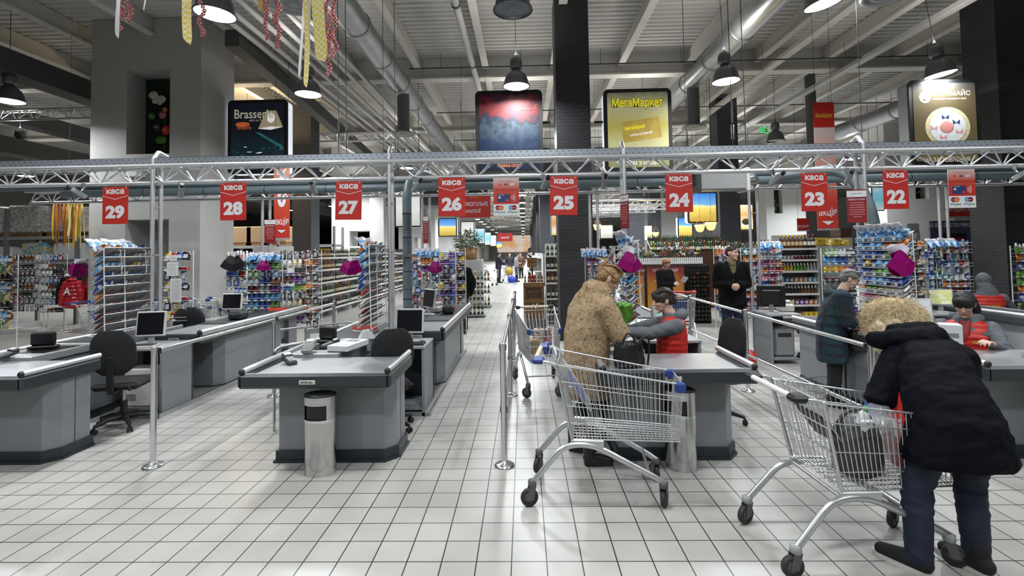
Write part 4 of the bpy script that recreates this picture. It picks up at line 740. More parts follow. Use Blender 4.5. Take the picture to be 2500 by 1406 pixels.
def top_packs(loc, rz, label, n=6, m='blue_film', dy=.09):
    for k in range(n):
        b = MB(); rg = []
        for i in range(6):
            f = i/5; rg.append([V((.045*math.cos(2*PI*q/10)*(1 if 0 < i < 5 else .9), (.024*math.sin(PI*min(1, max(.05, f)))+.003)*math.sin(2*PI*q/10), -.14*f)) for q in range(10)])
        b.rings(rg, m); b.box(-.045, .045, -.012, .012, -.004, .055, 'clear_bag', .01); M = Matrix.Rotation(rz, 3, 'Z'); p = V(loc)+M @ V((0, dy*k, 0))
        o = b.build('wipes_pack', loc=p, label=label, cat='pack', group=label.replace('pack', 'packs')); o.rotation_euler = (R(40+16*math.sin(k*2.3)), R(7*math.sin(k*1.7)), rz-PI/2+.12*math.sin(k*3.1))
A_ = [('brown', 'white', 'silver'), ('maroon', 'purple', 'silver'), ('white', 'red', 'silver', 'red'), ('red', 'orange', 'white'), ('blue', 'white', 'cream', 'red'), ('blue', 'green', 'lightblue', 'white'), ('lightblue', 'lightblue', 'yellow', 'blue'), ('lightblue', 'yellow', 'white'), ('orange', 'silver', 'blue')]
tray_rack(-4.66, 5.35, 6.02, .92, 1.88, 9, 'white wire rack seen from its back, on the empty left checkout', 'on the rack seen from its back', A_, 1); tray_rack(-1.70, 5.4, 6.02, .94, 1.86, 9, 'slim white wire rack beside the second truss post', 'on the slim rack by the second post', A_, 2)
tray_rack(1.27, 5.4, 6.0, .94, 1.86, 9, 'white wire rack behind the fur coat woman', 'on the rack behind the fur coat woman', [('maroon', 'black', 'red'), ('maroon', 'silver', 'black'), ('silver', 'red', 'blue'), ('silver', 'blue', 'white'), ('blue', 'lightblue', 'white'), ('green', 'lightblue', 'blue'), ('lightblue', 'silver', 'blue'), ('lightblue', 'white'), ('silver', 'lightblue')], 3)
tray_rack(4.15, 5.3, 6.0, .92, 1.9, 10, 'large white wire rack of sweets behind the plaid coat woman', 'on the large sweets rack', [('maroon', 'maroon', 'white'), ('maroon', 'brown', 'cream'), ('white', 'cream', 'pink', 'orange'), ('white', 'cream', 'green', 'orange'), ('blue', 'lightblue', 'blue'), ('green', 'green', 'blue'), ('yellow', 'lightblue', 'blue'), ('green', 'blue', 'blue'), ('orange', 'lightblue', 'lightblue'), ('lightblue', 'silver', 'lightblue')], 4)
bag_fan((-4.86, 5.32, 1.72), -.5, 'magenta_film', 'fan of magenta bags hanging left of the rack seen from its back', 9, .62); bag_fan((-1.86, 5.36, 1.70), -.4, 'magenta_film', 'fan of magenta bags hanging on the slim rack by the second post', 9, .62); bag_fan((1.12, 5.36, 1.74), .2, 'magenta_film', 'fan of magenta bags hanging above the fur coat woman', 9, .85); bag_fan((3.92, 5.3, 1.70), .1, 'magenta_film', 'large fan of magenta bags on the large sweets rack', 12, 1.0)
top_packs((-4.84, 5.36, 1.95), 0, 'light blue pack on top of the rack seen from its back', 7); top_packs((-1.84, 5.42, 1.92), 0, 'light blue pack on top of the slim rack by the second post', 6); top_packs((1.10, 5.4, 1.94), 0, 'light blue pack on top of the rack behind the fur coat woman', 6); top_packs((3.98, 5.28, 1.97), 0, 'light blue pack on top of the large sweets rack', 8)
# --- upright grid racks facing the camera
def grid_rack(x0, x1, y, z0, z1, n, label, where, spec, seed, rz=0., frame='white_wire', dens=.085, papers=()):
    r = random.Random(seed); w_ = x1-x0; H = z1-z0; t = thing('wire_rack', label, 'display rack', (x0, y, 0), rz); b = MB(); g = .005; M = Matrix.Translation((x0, y, 0)) @ Matrix.Rotation(rz, 4, 'Z')
    for x in (0, w_): b.tube([(x, 0, 0), (x, 0, z1)], .009, frame, 6); b.tube([(x, -.15, 0), (x, .15, 0)], .009, frame, 6)
    for i in range(int(H/.12)+1): b.tube([(0, 0, z0+.12*i), (w_, 0, z0+.12*i)], .003, frame, 4)
    for i in range(int(w_/.1)+1): b.tube([(.1*i, 0, z0), (.1*i, 0, z1)], .003, frame, 4)
    b.build('grid', t)
    for i in range(n):
        z = z0+H*i/n; kinds, cols = spec[i % len(spec)]; kind = r.choice(kinds); b = MB()
        if kind == 'card':
            for k in range(max(1, int(w_/.13))): xx = (k+.5)*.13; b.tube([(xx, 0, z+.14), (xx, -.14, z+.145)], .003, 'steel', 4); b.box(xx-.02, xx+.02, -.145, -.142, z+.12, z+.15, 'paper')
            b.build('hook_row', t)
        else:
            b.box(0, w_, -.14, 0, z-.006, z, 'grey'); b.box(0, w_, -.145, -.14, z-.006, z+.012, 'grey'); b.tube([(0, -.145, z+.05), (w_, -.145, z+.05)], .003, frame, 4)
            for k in range(int(w_/.12)): b.box(.02+.12*k, .075+.12*k, -.148, -.145, z-.004, z+.026, 'paper')
            b.build('shelf', t)
        step = {'card': .13, 'pouch': .105, 'bar': .17, 'carton': .088, 'tube': .062, 'flask': .068, 'jar': .072, 'case': .105}[kind]*.86; m = int(w_/step)
        for k in range(m):
            col = cols[int(k*len(cols)/max(1, m))]; p = M @ V(((k+.5)*w_/m, -.085 if kind != 'card' else -.12, z+.001)); put(kind, col, p, (R(r.uniform(-8, 0)), 0, rz+r.uniform(-.1, .1)), where, r.uniform(.95, 1.15)*min(1.1, H/n/.145))
    for (px_, pz, pw, ph) in papers:
        b = MB(); b.box(px_, px_+pw, -.155, -.153, pz, pz+ph, 'paper', .0005); 
        for q in range(int(ph/.02)-2): b.box(px_+.02, px_+pw-.02-.01*(q % 3), -.1555, -.155, pz+ph-.03-.02*q, pz+ph-.034-.02*q, 'grey')
        b.build('pinned_paper', t)
    return t
COS = [(('card',), ('lightblue', 'blue', 'white')), (('flask', 'tube'), ('blue', 'lightblue', 'red', 'white')), (('card',), ('purple', 'silver', 'teal')), (('flask',), ('orange', 'pink', 'white')), (('carton',), ('white', 'blue', 'teal'))]
CHO = [(('pouch',), ('brown', 'purple', 'silver')), (('bar',), ('blue', 'purple', 'maroon')), (('pouch',), ('white', 'cream', 'brown')), (('card',), ('black', 'silver', 'brown')), (('case',), ('blue', 'green', 'yellow'))]
BAT = [(('card',), ('silver', 'white', 'blue')), (('card',), ('red', 'blue', 'white')), (('tube',), ('purple', 'red', 'blue')), (('flask',), ('orange', 'orange', 'pink')), (('carton',), ('teal', 'white', 'blue'))]
def gr_px(x0, x1, yt, Y, label, where, spec, seed, n=8, zb=.45, rz=0., **kw): a = atY(x0, yt, Y); c = atY(x1, yt, Y); return grid_rack(a.x, c.x, Y, zb, a.z, n, label, where, spec, seed, rz, **kw)
gr_px(415, 472, 612, 7.15, 'wire rack with white notices pinned to it beside the first post', 'on the rack with pinned notices', [(('carton',), ('yellow', 'red', 'blue', 'black')), (('card',), ('black', 'yellow', 'silver')), (('bar',), ('yellow', 'red', 'blue'))], 11, 7, .85, papers=((.07, 1.50, .17, .20), (.12, 1.12, .17, .34), (.10, 1.72, .12, .08)))
gr_px(560, 612, 620, 9.2, 'tall cosmetics rack beside the grey pillar', 'on the cosmetics rack by the grey pillar', COS, 12, 9); gr_px(612, 690, 622, 8.6, 'wire rack of blue and metallic packets behind the small white monitor', 'on the rack behind the small white monitor', [(('pouch',), ('maroon', 'silver', 'purple')), (('pouch',), ('silver', 'blue', 'brown')), (('card',), ('green', 'blue', 'lightblue')), (('pouch',), ('lightblue', 'blue', 'green')), (('pouch',), ('blue', 'lightblue'))], 13, 10)
gr_px(690, 755, 615, 9.6, 'dark goods rack left of the wine shelves', 'on the dark goods rack left of the wine', CHO, 14, 9); gr_px(752, 785, 612, 9.0, 'narrow wire rack of sunglasses and sweets before the wine shelves', 'on the narrow rack before the wine', [(('card',), ('brown', 'black', 'orange')), (('pouch',), ('brown', 'silver', 'cream')), (('case',), ('orange', 'brown'))], 15, 10)
gr_px(1002, 1030, 618, 9.0, 'cosmetics rack just right of the thick teal pipe', 'on the rack just right of the teal pipe', COS, 16, 9); gr_px(1030, 1072, 610, 8.8, 'purple and red cosmetics rack beside the main aisle', 'on the purple and red rack by the aisle', BAT, 17, 10); gr_px(1070, 1112, 612, 9.6, 'dark basket rack beside the main aisle', 'on the dark basket rack by the aisle', [(('case',), ('yellow', 'silver', 'purple')), (('pouch',), ('black', 'silver')), (('card',), ('silver', 'black', 'blue')), (('case',), ('purple', 'blue'))], 18, 9); gr_px(1105, 1136, 606, 10.0, 'snack rack in front of the dark clothed shopper at the aisle', 'on the snack rack by the dark shopper', [(('pouch',), ('silver', 'yellow', 'blue')), (('bar',), ('blue', 'yellow')), (('pouch',), ('orange', 'silver')), (('case',), ('brown', 'black'))], 19, 10)
gr_px(1428, 1462, 610, 8.7, 'cosmetics rack squeezed beside the middle column', 'on the rack beside the middle column', BAT, 20, 9, .6); gr_px(1462, 1500, 603, 8.9, 'wire rack with blue packs right of the middle column', 'on the rack with blue packs right of the column', COS, 21, 8, .7); gr_px(1742, 1780, 606, 9.6, 'wire rack behind the man in the dark jacket', 'on the rack behind the dark jacket', COS, 22, 9); gr_px(1808, 1852, 604, 9.4, 'red and blue cosmetics rack right of the man in the dark jacket', 'on the cosmetics rack right of the man', BAT, 23, 10)
gr_px(1852, 1902, 600, 9.9, 'tall rack of cosmetics with pink bottles, right of the man', 'on the tall rack with pink bottles', [(('tube',), ('pink', 'magenta', 'white')), (('flask',), ('orange', 'pink', 'red')), (('flask',), ('magenta', 'pink', 'orange')), (('carton',), ('white', 'lightblue')), (('tube',), ('blue', 'red', 'white'))], 24, 10); gr_px(2004, 2078, 606, 9.0, 'wire rack of boxes and bars left of the large sweets rack', 'on the rack left of the large sweets rack', [(('bar',), ('maroon', 'purple', 'brown')), (('case',), ('yellow', 'orange', 'purple')), (('pouch',), ('lightblue', 'blue', 'silver')), (('carton',), ('green', 'silver', 'black')), (('pouch',), ('silver', 'lightblue'))], 25, 9)
gr_px(2196, 2246, 590, 7.6, 'brown snack rack right of the large sweets rack', 'on the brown snack rack', [(('pouch',), ('brown', 'black', 'orange')), (('pouch',), ('brown', 'silver')), (('case',), ('brown', 'cream')), (('card',), ('black', 'brown', 'white'))], 26, 9, .8); gr_px(2246, 2285, 596, 8.0, 'narrow rack of blue goods', 'on the narrow rack of blue goods', [(('card',), ('teal', 'blue')), (('flask',), ('blue', 'teal')), (('card',), ('blue', 'green', 'purple'))], 27, 9, .8); gr_px(2285, 2352, 585, 7.9, 'rack of batteries and razors in front of the drink board', 'on the rack in front of the drink board', BAT+COS, 28, 10, .8)
gr_px(2466, 2520, 600, 8.2, 'wire rack cut by the right edge beyond the brick column', 'on the rack at the right edge', [(('flask',), ('green', 'silver', 'white')), (('case',), ('green', 'white')), (('carton',), ('blue', 'lightblue', 'red')), (('pouch',), ('orange', 'yellow', 'blue'))], 29, 9, .6)
gr_px(-10, 45, 622, 8.3, 'white wire rack at the left edge of the picture', 'on the rack at the left edge', [(('card',), ('lightblue', 'green', 'yellow')), (('carton',), ('orange', 'lightblue', 'brown')), (('pouch',), ('brown', 'black'))], 30, 8, .6); gr_px(40, 120, 622, 12.5, 'rack of dark toys and gadgets left of the shoe rack', 'on the dark toy rack', [(('card',), ('black', 'silver', 'brown')), (('card',), ('maroon', 'black', 'white')), (('case',), ('brown', 'black', 'silver')), (('pouch',), ('black', 'brown', 'white'))], 31, 8); gr_px(110, 165, 620, 12.2, 'rack of shoes and gloves beside the red padded jackets', 'on the shoe rack by the red jackets', [(('case',), ('white', 'brown', 'black')), (('card',), ('silver', 'blue', 'maroon')), (('pouch',), ('white', 'black'))], 32, 8)
for lo, rz, lab in ((atY(640, 622, 8.45), 0, 'light blue pack on top of the rack behind the small white monitor'), (atY(1046, 612, 8.7), 0, 'light blue pack on top of the purple and red rack by the aisle'), (atY(1452, 612, 8.6), 0, 'light blue pack on top of the rack beside the middle column'), (atY(1880, 594, 9.5), 0, 'light blue pack on top of the tall rack with pink bottles'), (atY(2300, 588, 7.8), 0, 'light blue pack on top of the rack in front of the drink board')):
    top_packs(lo-V((.2, 0, 0)), -PI/2, lab, 5)
bag_fan(atY(647, 636, 8.4), 0, 'magenta_film', 'fan of magenta bags on the rack behind the small white monitor', 6, .7); bag_fan(atY(575, 625, 9.0), 0, 'dark_film', 'fan of black and yellow bags beside the grey pillar', 9, 1.1); bag_fan(atY(1064, 638, 8.6), 0, 'magenta_film', 'fan of dark magenta bags on the purple and red rack by the aisle', 6, .8)
# --- gondola shelving with bottles
def gondola(x, y0, bays, bw, z_levels, depth, label, where, facing, seed, cols, per_bay=11, indiv=99, kind='wine', back='white', end=True):
    """run of shelf bays along +Y, open towards facing (+1 = +X, -1 = -X)"""
    r = random.Random(seed); t = thing('shelf_unit', label, 'shelving', (x, y0, 0)); L = bays*bw; s = facing
    b = MB(); b.box(-.02, .02, 0, L, 0, z_levels[-1]+.1, back); b.build('back_panel', t)
    for k in range(bays+1): b = MB(); b.box(min(0, s*.04), max(0, s*.04), bw*k-.02, bw*k+.02, 0, z_levels[-1]+.12, 'white'); b.box(min(0, s*depth), max(0, s*depth), bw*k-.015, bw*k+.015, 0, .12, 'white'); b.build('upright', t)
    for z in z_levels:
        b = MB(); b.box(min(0, s*depth), max(0, s*depth), 0, L, z-.03, z, 'white'); b.box(min(s*depth, s*(depth+.012)), max(s*depth, s*(depth+.012)), 0, L, z-.04, z+.014, 'white')
        y = .05
        while y < L: b.box(min(s*(depth+.012), s*(depth+.014)), max(s*(depth+.012), s*(depth+.014)), y, y+.05, z-.03, z+.006, 'paper'); y += r.uniform(.09, .16)
        b.build('shelf', t)
    for k in range(bays):
        for z in z_levels:
            col = r.choice(cols)
            for q in range(per_bay):
                if r.random() < .25: col = r.choice(cols)
                p = V((x+s*(depth-.055), y0+bw*k+.07+(bw-.14)*(q+.5)/per_bay, z+.001))
                if k < indiv: put(kind, col, p, (0, 0, r.uniform(0, 6)), where, r.uniform(.93, 1.05) if z < z_levels[-1] else .85)
                else: far_bottle(p, col)
    return t
gondola(-6.0, 13.4, 8, 1.22, (.22, .62, 1.0, 1.36, 1.7), .36, 'long white wine shelf unit left of the slim rack', 'on the long white wine shelves', 1, 41, ('black', 'black', 'black', 'black', 'green', 'brown'), 11, 2)
a = atY(1905, 596, 10.6); c = atY(1995, 596, 10.6)
def shelf_front(x0, x1, y, zs, label, where, rows, seed, back='white', d=.38, step=None):
    """shelf bay open towards the camera"""
    r = random.Random(seed); t = thing('shelf_unit', label, 'shelving', (x0, y, 0)); w_ = x1-x0; b = MB(); b.box(0, w_, d-.02, d, 0, zs[-1]+.3, back); b.build('back_panel', t)
    for xx in (-.02, w_): b = MB(); b.box(xx, xx+.02, 0, d, 0, zs[-1]+.05, back); b.build('side_panel', t)
    for i, z in enumerate(zs):
        b = MB(); b.box(0, w_, 0, d, z-.025, z, 'white'); b.box(0, w_, -.012, 0, z-.03, z+.012, 'offwhite'); b.build('shelf', t); kind, cols = rows[i % len(rows)]; st = {'wine': .082, 'carton': .09, 'flask': .07, 'jar': .075, 'case': .11, 'pouch': .11, 'tube': .06}[kind]; m = int(w_/st)
        for k in range(m): put(kind, cols[int(k*len(cols)/m)], (x0+(k+.5)*w_/m, y+.07, z+.001), (0, 0, r.uniform(-.1, .1)), where)
    return t
shelf_front(a.x, c.x, 10.6, (.3, .54, .78, 1.02, 1.26, 1.5, 1.74), 'white shelf bay with brown bottles on top, right of the man', 'on the white bay with brown bottles', [('case', ('brown', 'yellow')), ('carton', ('yellow', 'purple', 'orange')), ('flask', ('black', 'brown')), ('carton', ('blue', 'orange', 'lightblue')), ('flask', ('yellow', 'green', 'silver')), ('jar', ('silver', 'maroon', 'black')), ('wine', ('brown', 'brown', 'black'))], 51, 'plastic_grey')
a = atY(1332, 600, 12.0); c = atY(1364, 600, 12.0)
shelf_front(a.x, c.x, 12.0, (.25, .62, 1.0, 1.32, 1.66), 'lit bottle shelf left of the black middle column', 'on the lit shelf by the middle column', [('wine', ('black', 'black')), ('wine', ('black', 'black')), ('wine', ('brown', 'brown')), ('wine', ('black', 'brown')), ('wine', ('green', 'green'))], 52, 'white')
a = atY(598, 612, 12.4); c = atY(700, 612, 12.4)
shelf_front(a.x, c.x, 12.4, (.6, 1.0, 1.4, 1.72), 'pale shelf of water bottles behind the racks, left of the wine', 'on the pale water shelf', [('flask', ('white', 'silver')), ('flask', ('lightblue', 'white')), ('wine', ('black', 'green')), ('flask', ('silver', 'lightblue', 'white'))], 53)

# ================================================================ SHOPPING TROLLEYS
def make_cart(label, loc, rz, handle='cream', ends='blue', flap='blue', caps='blue', caster_dir=(.4, -.3, .2, .9), s=1., lite=False, collar='caster_grey', group=None):
    """length along +X (handle at -X), origin on the floor below the middle"""
    t = thing('shopping_trolley', label, 'shopping trolley', loc, rz, group); t.scale = (s, s, s)
    # basket corners: rear/front, top/bottom
    RT, FT, RB, FB = (-.25, .265, .97), (.60, .19, .835), (-.15, .235, .455), (.575, .165, .44)
    def side(u, v, sg):                                              # u along, v up
        lo = V(RB).lerp(V(FB), u); hi = V(RT).lerp(V(FT), u); p = lo.lerp(hi, v); return V((p.x, sg*p.y, p.z))
    w1, w2, n5 = .0042, .0026, (4 if lite else 6)
    nv = 14 if lite else 27
    b = MB()
    for sg in (-1, 1):
        for v, w_ in ((0, w1*1.2), (.22, w2*1.2), (.45, w2*1.2), (.78, w1), (1, w1*1.5)): b.tube([side(0, v, sg), side(1, v, sg)], w_, 'cart_wire', n5)
        for i in range(nv+1): b.tube([side(i/nv, 0, sg), side(i/nv, 1, sg)], w2, 'cart_wire', n5)
    for v, w_ in ((0, w1*1.2), (.25, w2*1.3), (.5, w2*1.3), (.8, w1), (1, w1*1.5)): b.tube([side(1, v, -1), side(1, v, 1)], w_, 'cart_wire', n5)
    for i in range(1, 9): q = i/9; b.tube([side(1, 0, -1).lerp(side(1, 0, 1), q), side(1, 1, -1).lerp(side(1, 1, 1), q)], w2, 'cart_wire', n5)
    nf = 14 if lite else 34
    for i in range(nf+1): b.tube([side(i/nf, 0, -1), side(i/nf, 0, 1)], w2, 'cart_wire', 4)
    for i in range(9): q = i/8; b.tube([side(0, 0, -1).lerp(side(0, 0, 1), q), side(1, 0, -1).lerp(side(1, 0, 1), q)], w1*.9, 'cart_wire', n5)
    b.build('basket', t)
    b = MB()
    for i in range(13): q = i/12; b.tube([side(.0, 0, -1).lerp(side(0, 0, 1), q), side(0, 1, -1).lerp(side(0, 1, 1), q)], w2, 'cart_wire', n5)
    for v in (.1, .4, .7, 1): b.tube([side(0, v, -1), side(0, v, 1)], w1, 'cart_wire', n5)
    b.build('rear_gate', t)
    b = MB()
    for i in range(7): y = -.15+.05*i; b.tube([(-.235, y, .93), (-.03, y*.85, .62)], w2, 'cart_wire', n5)
    b.tube([(-.235, -.17, .93), (-.03, -.14, .62), (-.03, .14, .62), (-.235, .17, .93)], w1, 'cart_wire', n5)
    M = Matrix.Translation((-.12, 0, .745)) @ Matrix.Rotation(R(56), 4, 'Y'); b.box(-.13, .10, -.13, .13, -.006, .006, flap, .004, M); b.build('child_seat', t)
    b = MB()                                                         # handle arms and grip
    for sg in (-1, 1): b.tube(fillet([(-.235, sg*.262, .90), (-.27, sg*.268, .985), (-.40, sg*.27, 1.0)], .05), .011, 'cart_tube', 10); b.tube([(-.16, sg*.24, .46), (-.262, sg*.27, .98)], .0095, 'cart_tube', 8)
    b.build('handle_frame', t)
    b = MB(); b.cyl((-.405, -.20, 1.0), (-.405, .20, 1.0), .0175, handle, 14); h = b.build('handle_grip', t)
    for sg in (-1, 1): b = MB(); b.box(-.43, -.34, sg*.24-.045, sg*.24+.045, .975, 1.022, ends, .016); b.build('handle_end', h)
    if not lite: b = MB(); b.tube(bez((-.33, .03, .98), (-.3, .06, 1.12), (-.27, .0, .99), 8), .004, 'cart_wire', 6); b.tube(bez((-.33, -.03, .98), (-.3, -.0, 1.12), (-.27, -.05, .99), 8), .004, 'cart_wire', 6); b.build('bag_hook', t)
    b = MB()                                                         # chassis: one bent tube a side, cross bars
    for sg in (-1, 1): b.tube(fillet([(-.43, sg*.265, .165), (-.22, sg*.245, .415), (-.02, sg*.235, .425), (.40, sg*.20, .205), (.46, sg*.19, .165)], .11, 7), .0165, 'cart_tube', 12, flat=1.25); b.box(-.17, .06, sg*.232-.012, sg*.232+.012, .40, .455, 'cart_tube', .006)
    b.tube([(-.16, -.235, .42), (-.16, .235, .42)], .011, 'cart_tube', 8); b.tube([(.36, -.2, .235), (.36, .2, .235)], .011, 'cart_tube', 8); b.build('chassis', t)
    for sg in (-1, 1): b = MB(); p = side(1, 1, sg); b.box(p.x-.05, p.x+.02, p.y-.022, p.y+.022, p.z-.055, p.z+.014, caps, .01); b.build('corner_cap', t)
    for (x, y), a in zip(((-.44, -.265), (-.44, .265), (.455, -.195), (.455, .195)), caster_dir):
        b = MB(); b.T = Matrix.Translation((x, y, 0)) @ Matrix.Rotation(a, 4, 'Z'); b.lathe([(.026, .135), (.03, .14), (.03, .175), (.022, .18)], collar, 14); 
        for sg in (-1, 1): b.prism([(-.022, .14), (.024, .14), (.002, .05), (-.045, .05)], sg*.022-.003, sg*.022+.003, 'caster_grey', 'y')
        c = b.build('caster', t); w_ = MB(); w_.T = b.T @ Matrix.Translation((-.022, 0, .062)) @ Matrix.Rotation(PI/2, 4, 'X')
        w_.lathe([(.040, -.016), (.058, -.016), (.062, -.008), (.062, .008), (.058, .016), (.040, .016)], 'rubber', 22, caps=False); w_.lathe([(.0, -.012), (.042, -.014), (.042, .014), (.0, .012)], 'caster_grey', 18); w_.build('wheel', c)
    return t
make_cart('empty shopping trolley with blue corners in front of the fur coat woman', (.50, 3.68, 0), R(-7), caster_dir=(.35, 1.2, -1.9, -1.2))
make_cart('loaded shopping trolley with white handle beside the bending blonde woman', (1.86, 3.0, 0), R(2), 'white', 'black', 'black', 'dark_grey', caster_dir=(.1, .5, 2.6, .6), collar='plastic_grey').scale.z = .94
make_cart('shopping trolley full of goods waiting behind the fur coat woman', (.17, 6.45, 0), R(-84), 'cream', 'black', 'dark_grey', 'blue', caster_dir=(.4, 0, .9, .5))
# goods in the trolleys
b = MB(); rg = []
for i, (z, rx, ry) in enumerate(((.0, .09, .08), (.02, .13, .115), (.12, .145, .125), (.2, .135, .115), (.26, .12, .10), (.30, .09, .08))):
    rg.append([V((rx*math.cos(2*PI*k/20)*(1+.06*math.sin(5*2*PI*k/20+i)), ry*math.sin(2*PI*k/20)*(1+.06*math.cos(3*2*PI*k/20+i)), z)) for k in range(20)])
t = thing('handbag', 'large dark grey handbag lying in the loaded trolley', 'bag', (1.91, 2.93, .452), .3); b.rings(rg, 'bag_grey'); b.build('body', t); b = MB(); b.tube(fillet([(-.12, .02, .22), (-.10, .0, .36), (.04, -.03, .38), (.13, -.02, .2)], .08), .012, 'bag_grey', 8); b.build('strap', t); b = MB(); b.box(-.05, .03, -.09, -.06, .22, .33, 'paper', .01); b.build('receipt', t)
def soft_bag(name, loc, rz, h, rx, ry, m, label, cat='bag', seed=1, top=.5):
    r = random.Random(seed); b = MB(); rg = []
    for i in range(8):
        f = i/7; q = (.8+.35*math.sin(PI*min(1, f*1.1)))*(1 if f < .75 else 1-(f-.75)*4*(1-top)); ph = [r.uniform(-.1, .1) for _ in range(18)]; rg.append([V((rx*q*(1+ph[k])*math.cos(2*PI*k/18), ry*q*(1+ph[k])*math.sin(2*PI*k/18), h*f)) for k in range(18)])
    b.rings(rg, m); return b.build(name, loc=loc, rz=rz, label=label, cat=cat)
soft_bag('carrier_bag', (2.20, 3.02, .45), .3, .36, .11, .13, 'clear_film', 'clear crumpled bag of goods in the middle of the loaded trolley', seed=3).location.x = 2.11; o = soft_bag('carrier_bag', (2.27, 3.0, .45), .2, .44, .085, .15, 'red', 'red carrier bag with white letters in the loaded trolley', seed=4, top=.8)
b = MB(); b.text('Пір', (-.105, -.04, .17), (.25, -.96, .1), (0, .1, 1), .13, 'paper', .01); b.build('lettering', o)
soft_bag('carrier_bag', (2.03, 3.1, .45), .4, .22, .09, .1, 'paper', 'white bag with printed eye behind the grey handbag', seed=5)
t = thing('carton', 'blue and red printed carton standing in the loaded trolley', 'carton', (2.13, 3.12, .66), .5); b = MB(); b.box(-.08, .08, -.03, .03, 0, .15, 'wrap_blue', .003); b.build('box', t); b = MB(); b.box(-.07, .05, -.032, -.03, .03, .08, 'red'); b.build('print', t); t.rotation_euler = (0, R(35), .5)
t = thing('plastic_tray', 'clear food tray on top of the loaded trolley', 'tray', (2.08, 3.04, .69), .2); b = MB(); b.box(-.1, .1, -.07, .07, 0, .05, 'clear_tray', .015); b.build('box', t); b = MB(); b.box(-.08, .08, -.05, .05, .005, .03, 'cream', .01); b.build('food', t)
for i, (x, y, z, nm, m, w_, h, lb) in enumerate(((.10, 6.30, .45, 'carton', 'cardboard', .13, .2, 'brown carton in the trolley behind the fur coat woman'), (.28, 6.3, .45, 'pack', 'wrap_blue', .09, .16, 'blue pack low in the waiting trolley'), (.17, 6.55, .45, 'pack', 'wrap_cream', .12, .3, 'pale pack high in the waiting trolley'), (.30, 6.6, .45, 'pack', 'wrap_pink', .09, .3, 'pink printed pack in the waiting trolley'), (.03, 6.2, .45, 'pack', 'wrap_silver', .07, .2, 'silver pack at the front of the waiting trolley'))):
    b = MB(); b.box(-w_/2, w_/2, -w_/2, w_/2, 0, h, m, .01); b.build(nm, loc=(x, y, z), rz=.2*i, label=lb, cat=nm)
for i in range(7): make_cart('nested empty trolley in the row parked at the far left', (-7.5+.34*i, 8.6+.08*i, 0), R(8 if i < 5 else 30), 'blue' if i % 3 == 0 else 'cream', 'blue', lite=True, group='parked trolleys at the far left')
make_cart('far empty trolley standing at the left of the main aisle', (-1.95, 26.5, 0), R(-35), 'dark_grey', 'dark_grey', 'dark_grey', 'dark_grey', lite=True)
make_cart('far trolley with yellow and blue bags pushed along the main aisle', (-.95, 29.4, 0), R(-20), 'blue', 'blue', lite=True)
soft_bag('carrier_bag', (-.9, 29.3, .46), 0, .42, .2, .15, 'yellow', 'yellow bag in the far trolley', seed=8); soft_bag('carrier_bag', (-.72, 28.7, .0), 0, .38, .22, .15, 'blue_bag', 'blue bag hanging low at the far trolley', seed=9)
make_cart('trolley with red handle behind the man in the dark jacket', (2.9, 9.3, 0), R(75), 'red', 'red', 'blue', 'blue', lite=True)
# wire hand basket on the floor by the plaid coat woman
t = thing('hand_basket', 'empty wire hand basket on the floor left of the plaid coat woman', 'basket', (3.22, 5.75, 0), .1); b = MB()
for v, z in ((1, 0), (1.06, .07), (1.12, .14), (1.2, .22)): b.tube([(-.2*v, -.13*v, z), (.2*v, -.13*v, z), (.2*v, .13*v, z), (-.2*v, .13*v, z)], .003 if z < .2 else .005, 'cart_wire', 5, closed=True)
for i in range(11): x = -.2+.04*i; b.tube([(x*1.2, -.156, .22), (x, -.13, 0), (x, .13, 0), (x*1.2, .156, .22)], .0025, 'cart_wire', 4)
for i in range(1, 7): y = -.13+.26*i/7; b.tube([(-.24, y*1.2, .22), (-.2, y, 0), (.2, y, 0), (.24, y*1.2, .22)], .0025, 'cart_wire', 4)
b.build('wire_body', t); b = MB(); b.tube(fillet([(-.24, 0, .22), (-.2, -.1, .30), (.2, -.1, .30), (.24, 0, .22)], .06), .004, 'cart_wire', 6); b.build('handle', t)
t = thing('bottle', 'white bottle with a green cap standing in the grey handbag', 'bottle', (1.9, 2.9, .70), 0); b = MB(); b.lathe([(.028, 0), (.03, .01), (.03, .1), (.02, .125), (.014, .13)], 'paper', 14); b.build('body', t); b = MB(); b.lathe([(.017, .13), (.017, .155), (.0, .156)], 'green', 12); b.build('cap', t); t.rotation_euler = (.2, .25, 0)

# ================================================================ PEOPLE
_ts = bpy.data.scenes.new('scratch'); _vl = _ts.view_layers[0]
def remesh(mb, name, voxel, smooth=3, fac=.5, disp=None, mats=None):
    """fuses overlapping closed shapes into one continuous skin"""
    me = mb.mesh(name); o = bpy.data.objects.new(name, me); _ts.collection.objects.link(o)
    m = o.modifiers.new('r', 'REMESH'); m.mode = 'VOXEL'; m.voxel_size = voxel; m.use_smooth_shade = True
    if smooth: s = o.modifiers.new('s', 'SMOOTH'); s.iterations = smooth; s.factor = fac
    with bpy.context.temp_override(scene=_ts, view_layer=_vl): dg = bpy.context.evaluated_depsgraph_get()
    dg.update(); out = bpy.data.meshes.new_from_object(o.evaluated_get(dg), depsgraph=dg)
    bpy.data.objects.remove(o); bpy.data.meshes.remove(me); out.name = name
    out.materials.clear()
    for q in (mats or mb.mats): out.materials.append(MATS[q])
    out.polygons.foreach_set('use_smooth', [True]*len(out.polygons)); out.polygons.foreach_set('material_index', [0]*len(out.polygons))
    if disp:
        for v, nn in zip(out.vertices, [v.normal.copy() for v in out.vertices]): v.co += nn*disp(v.co)
    return out
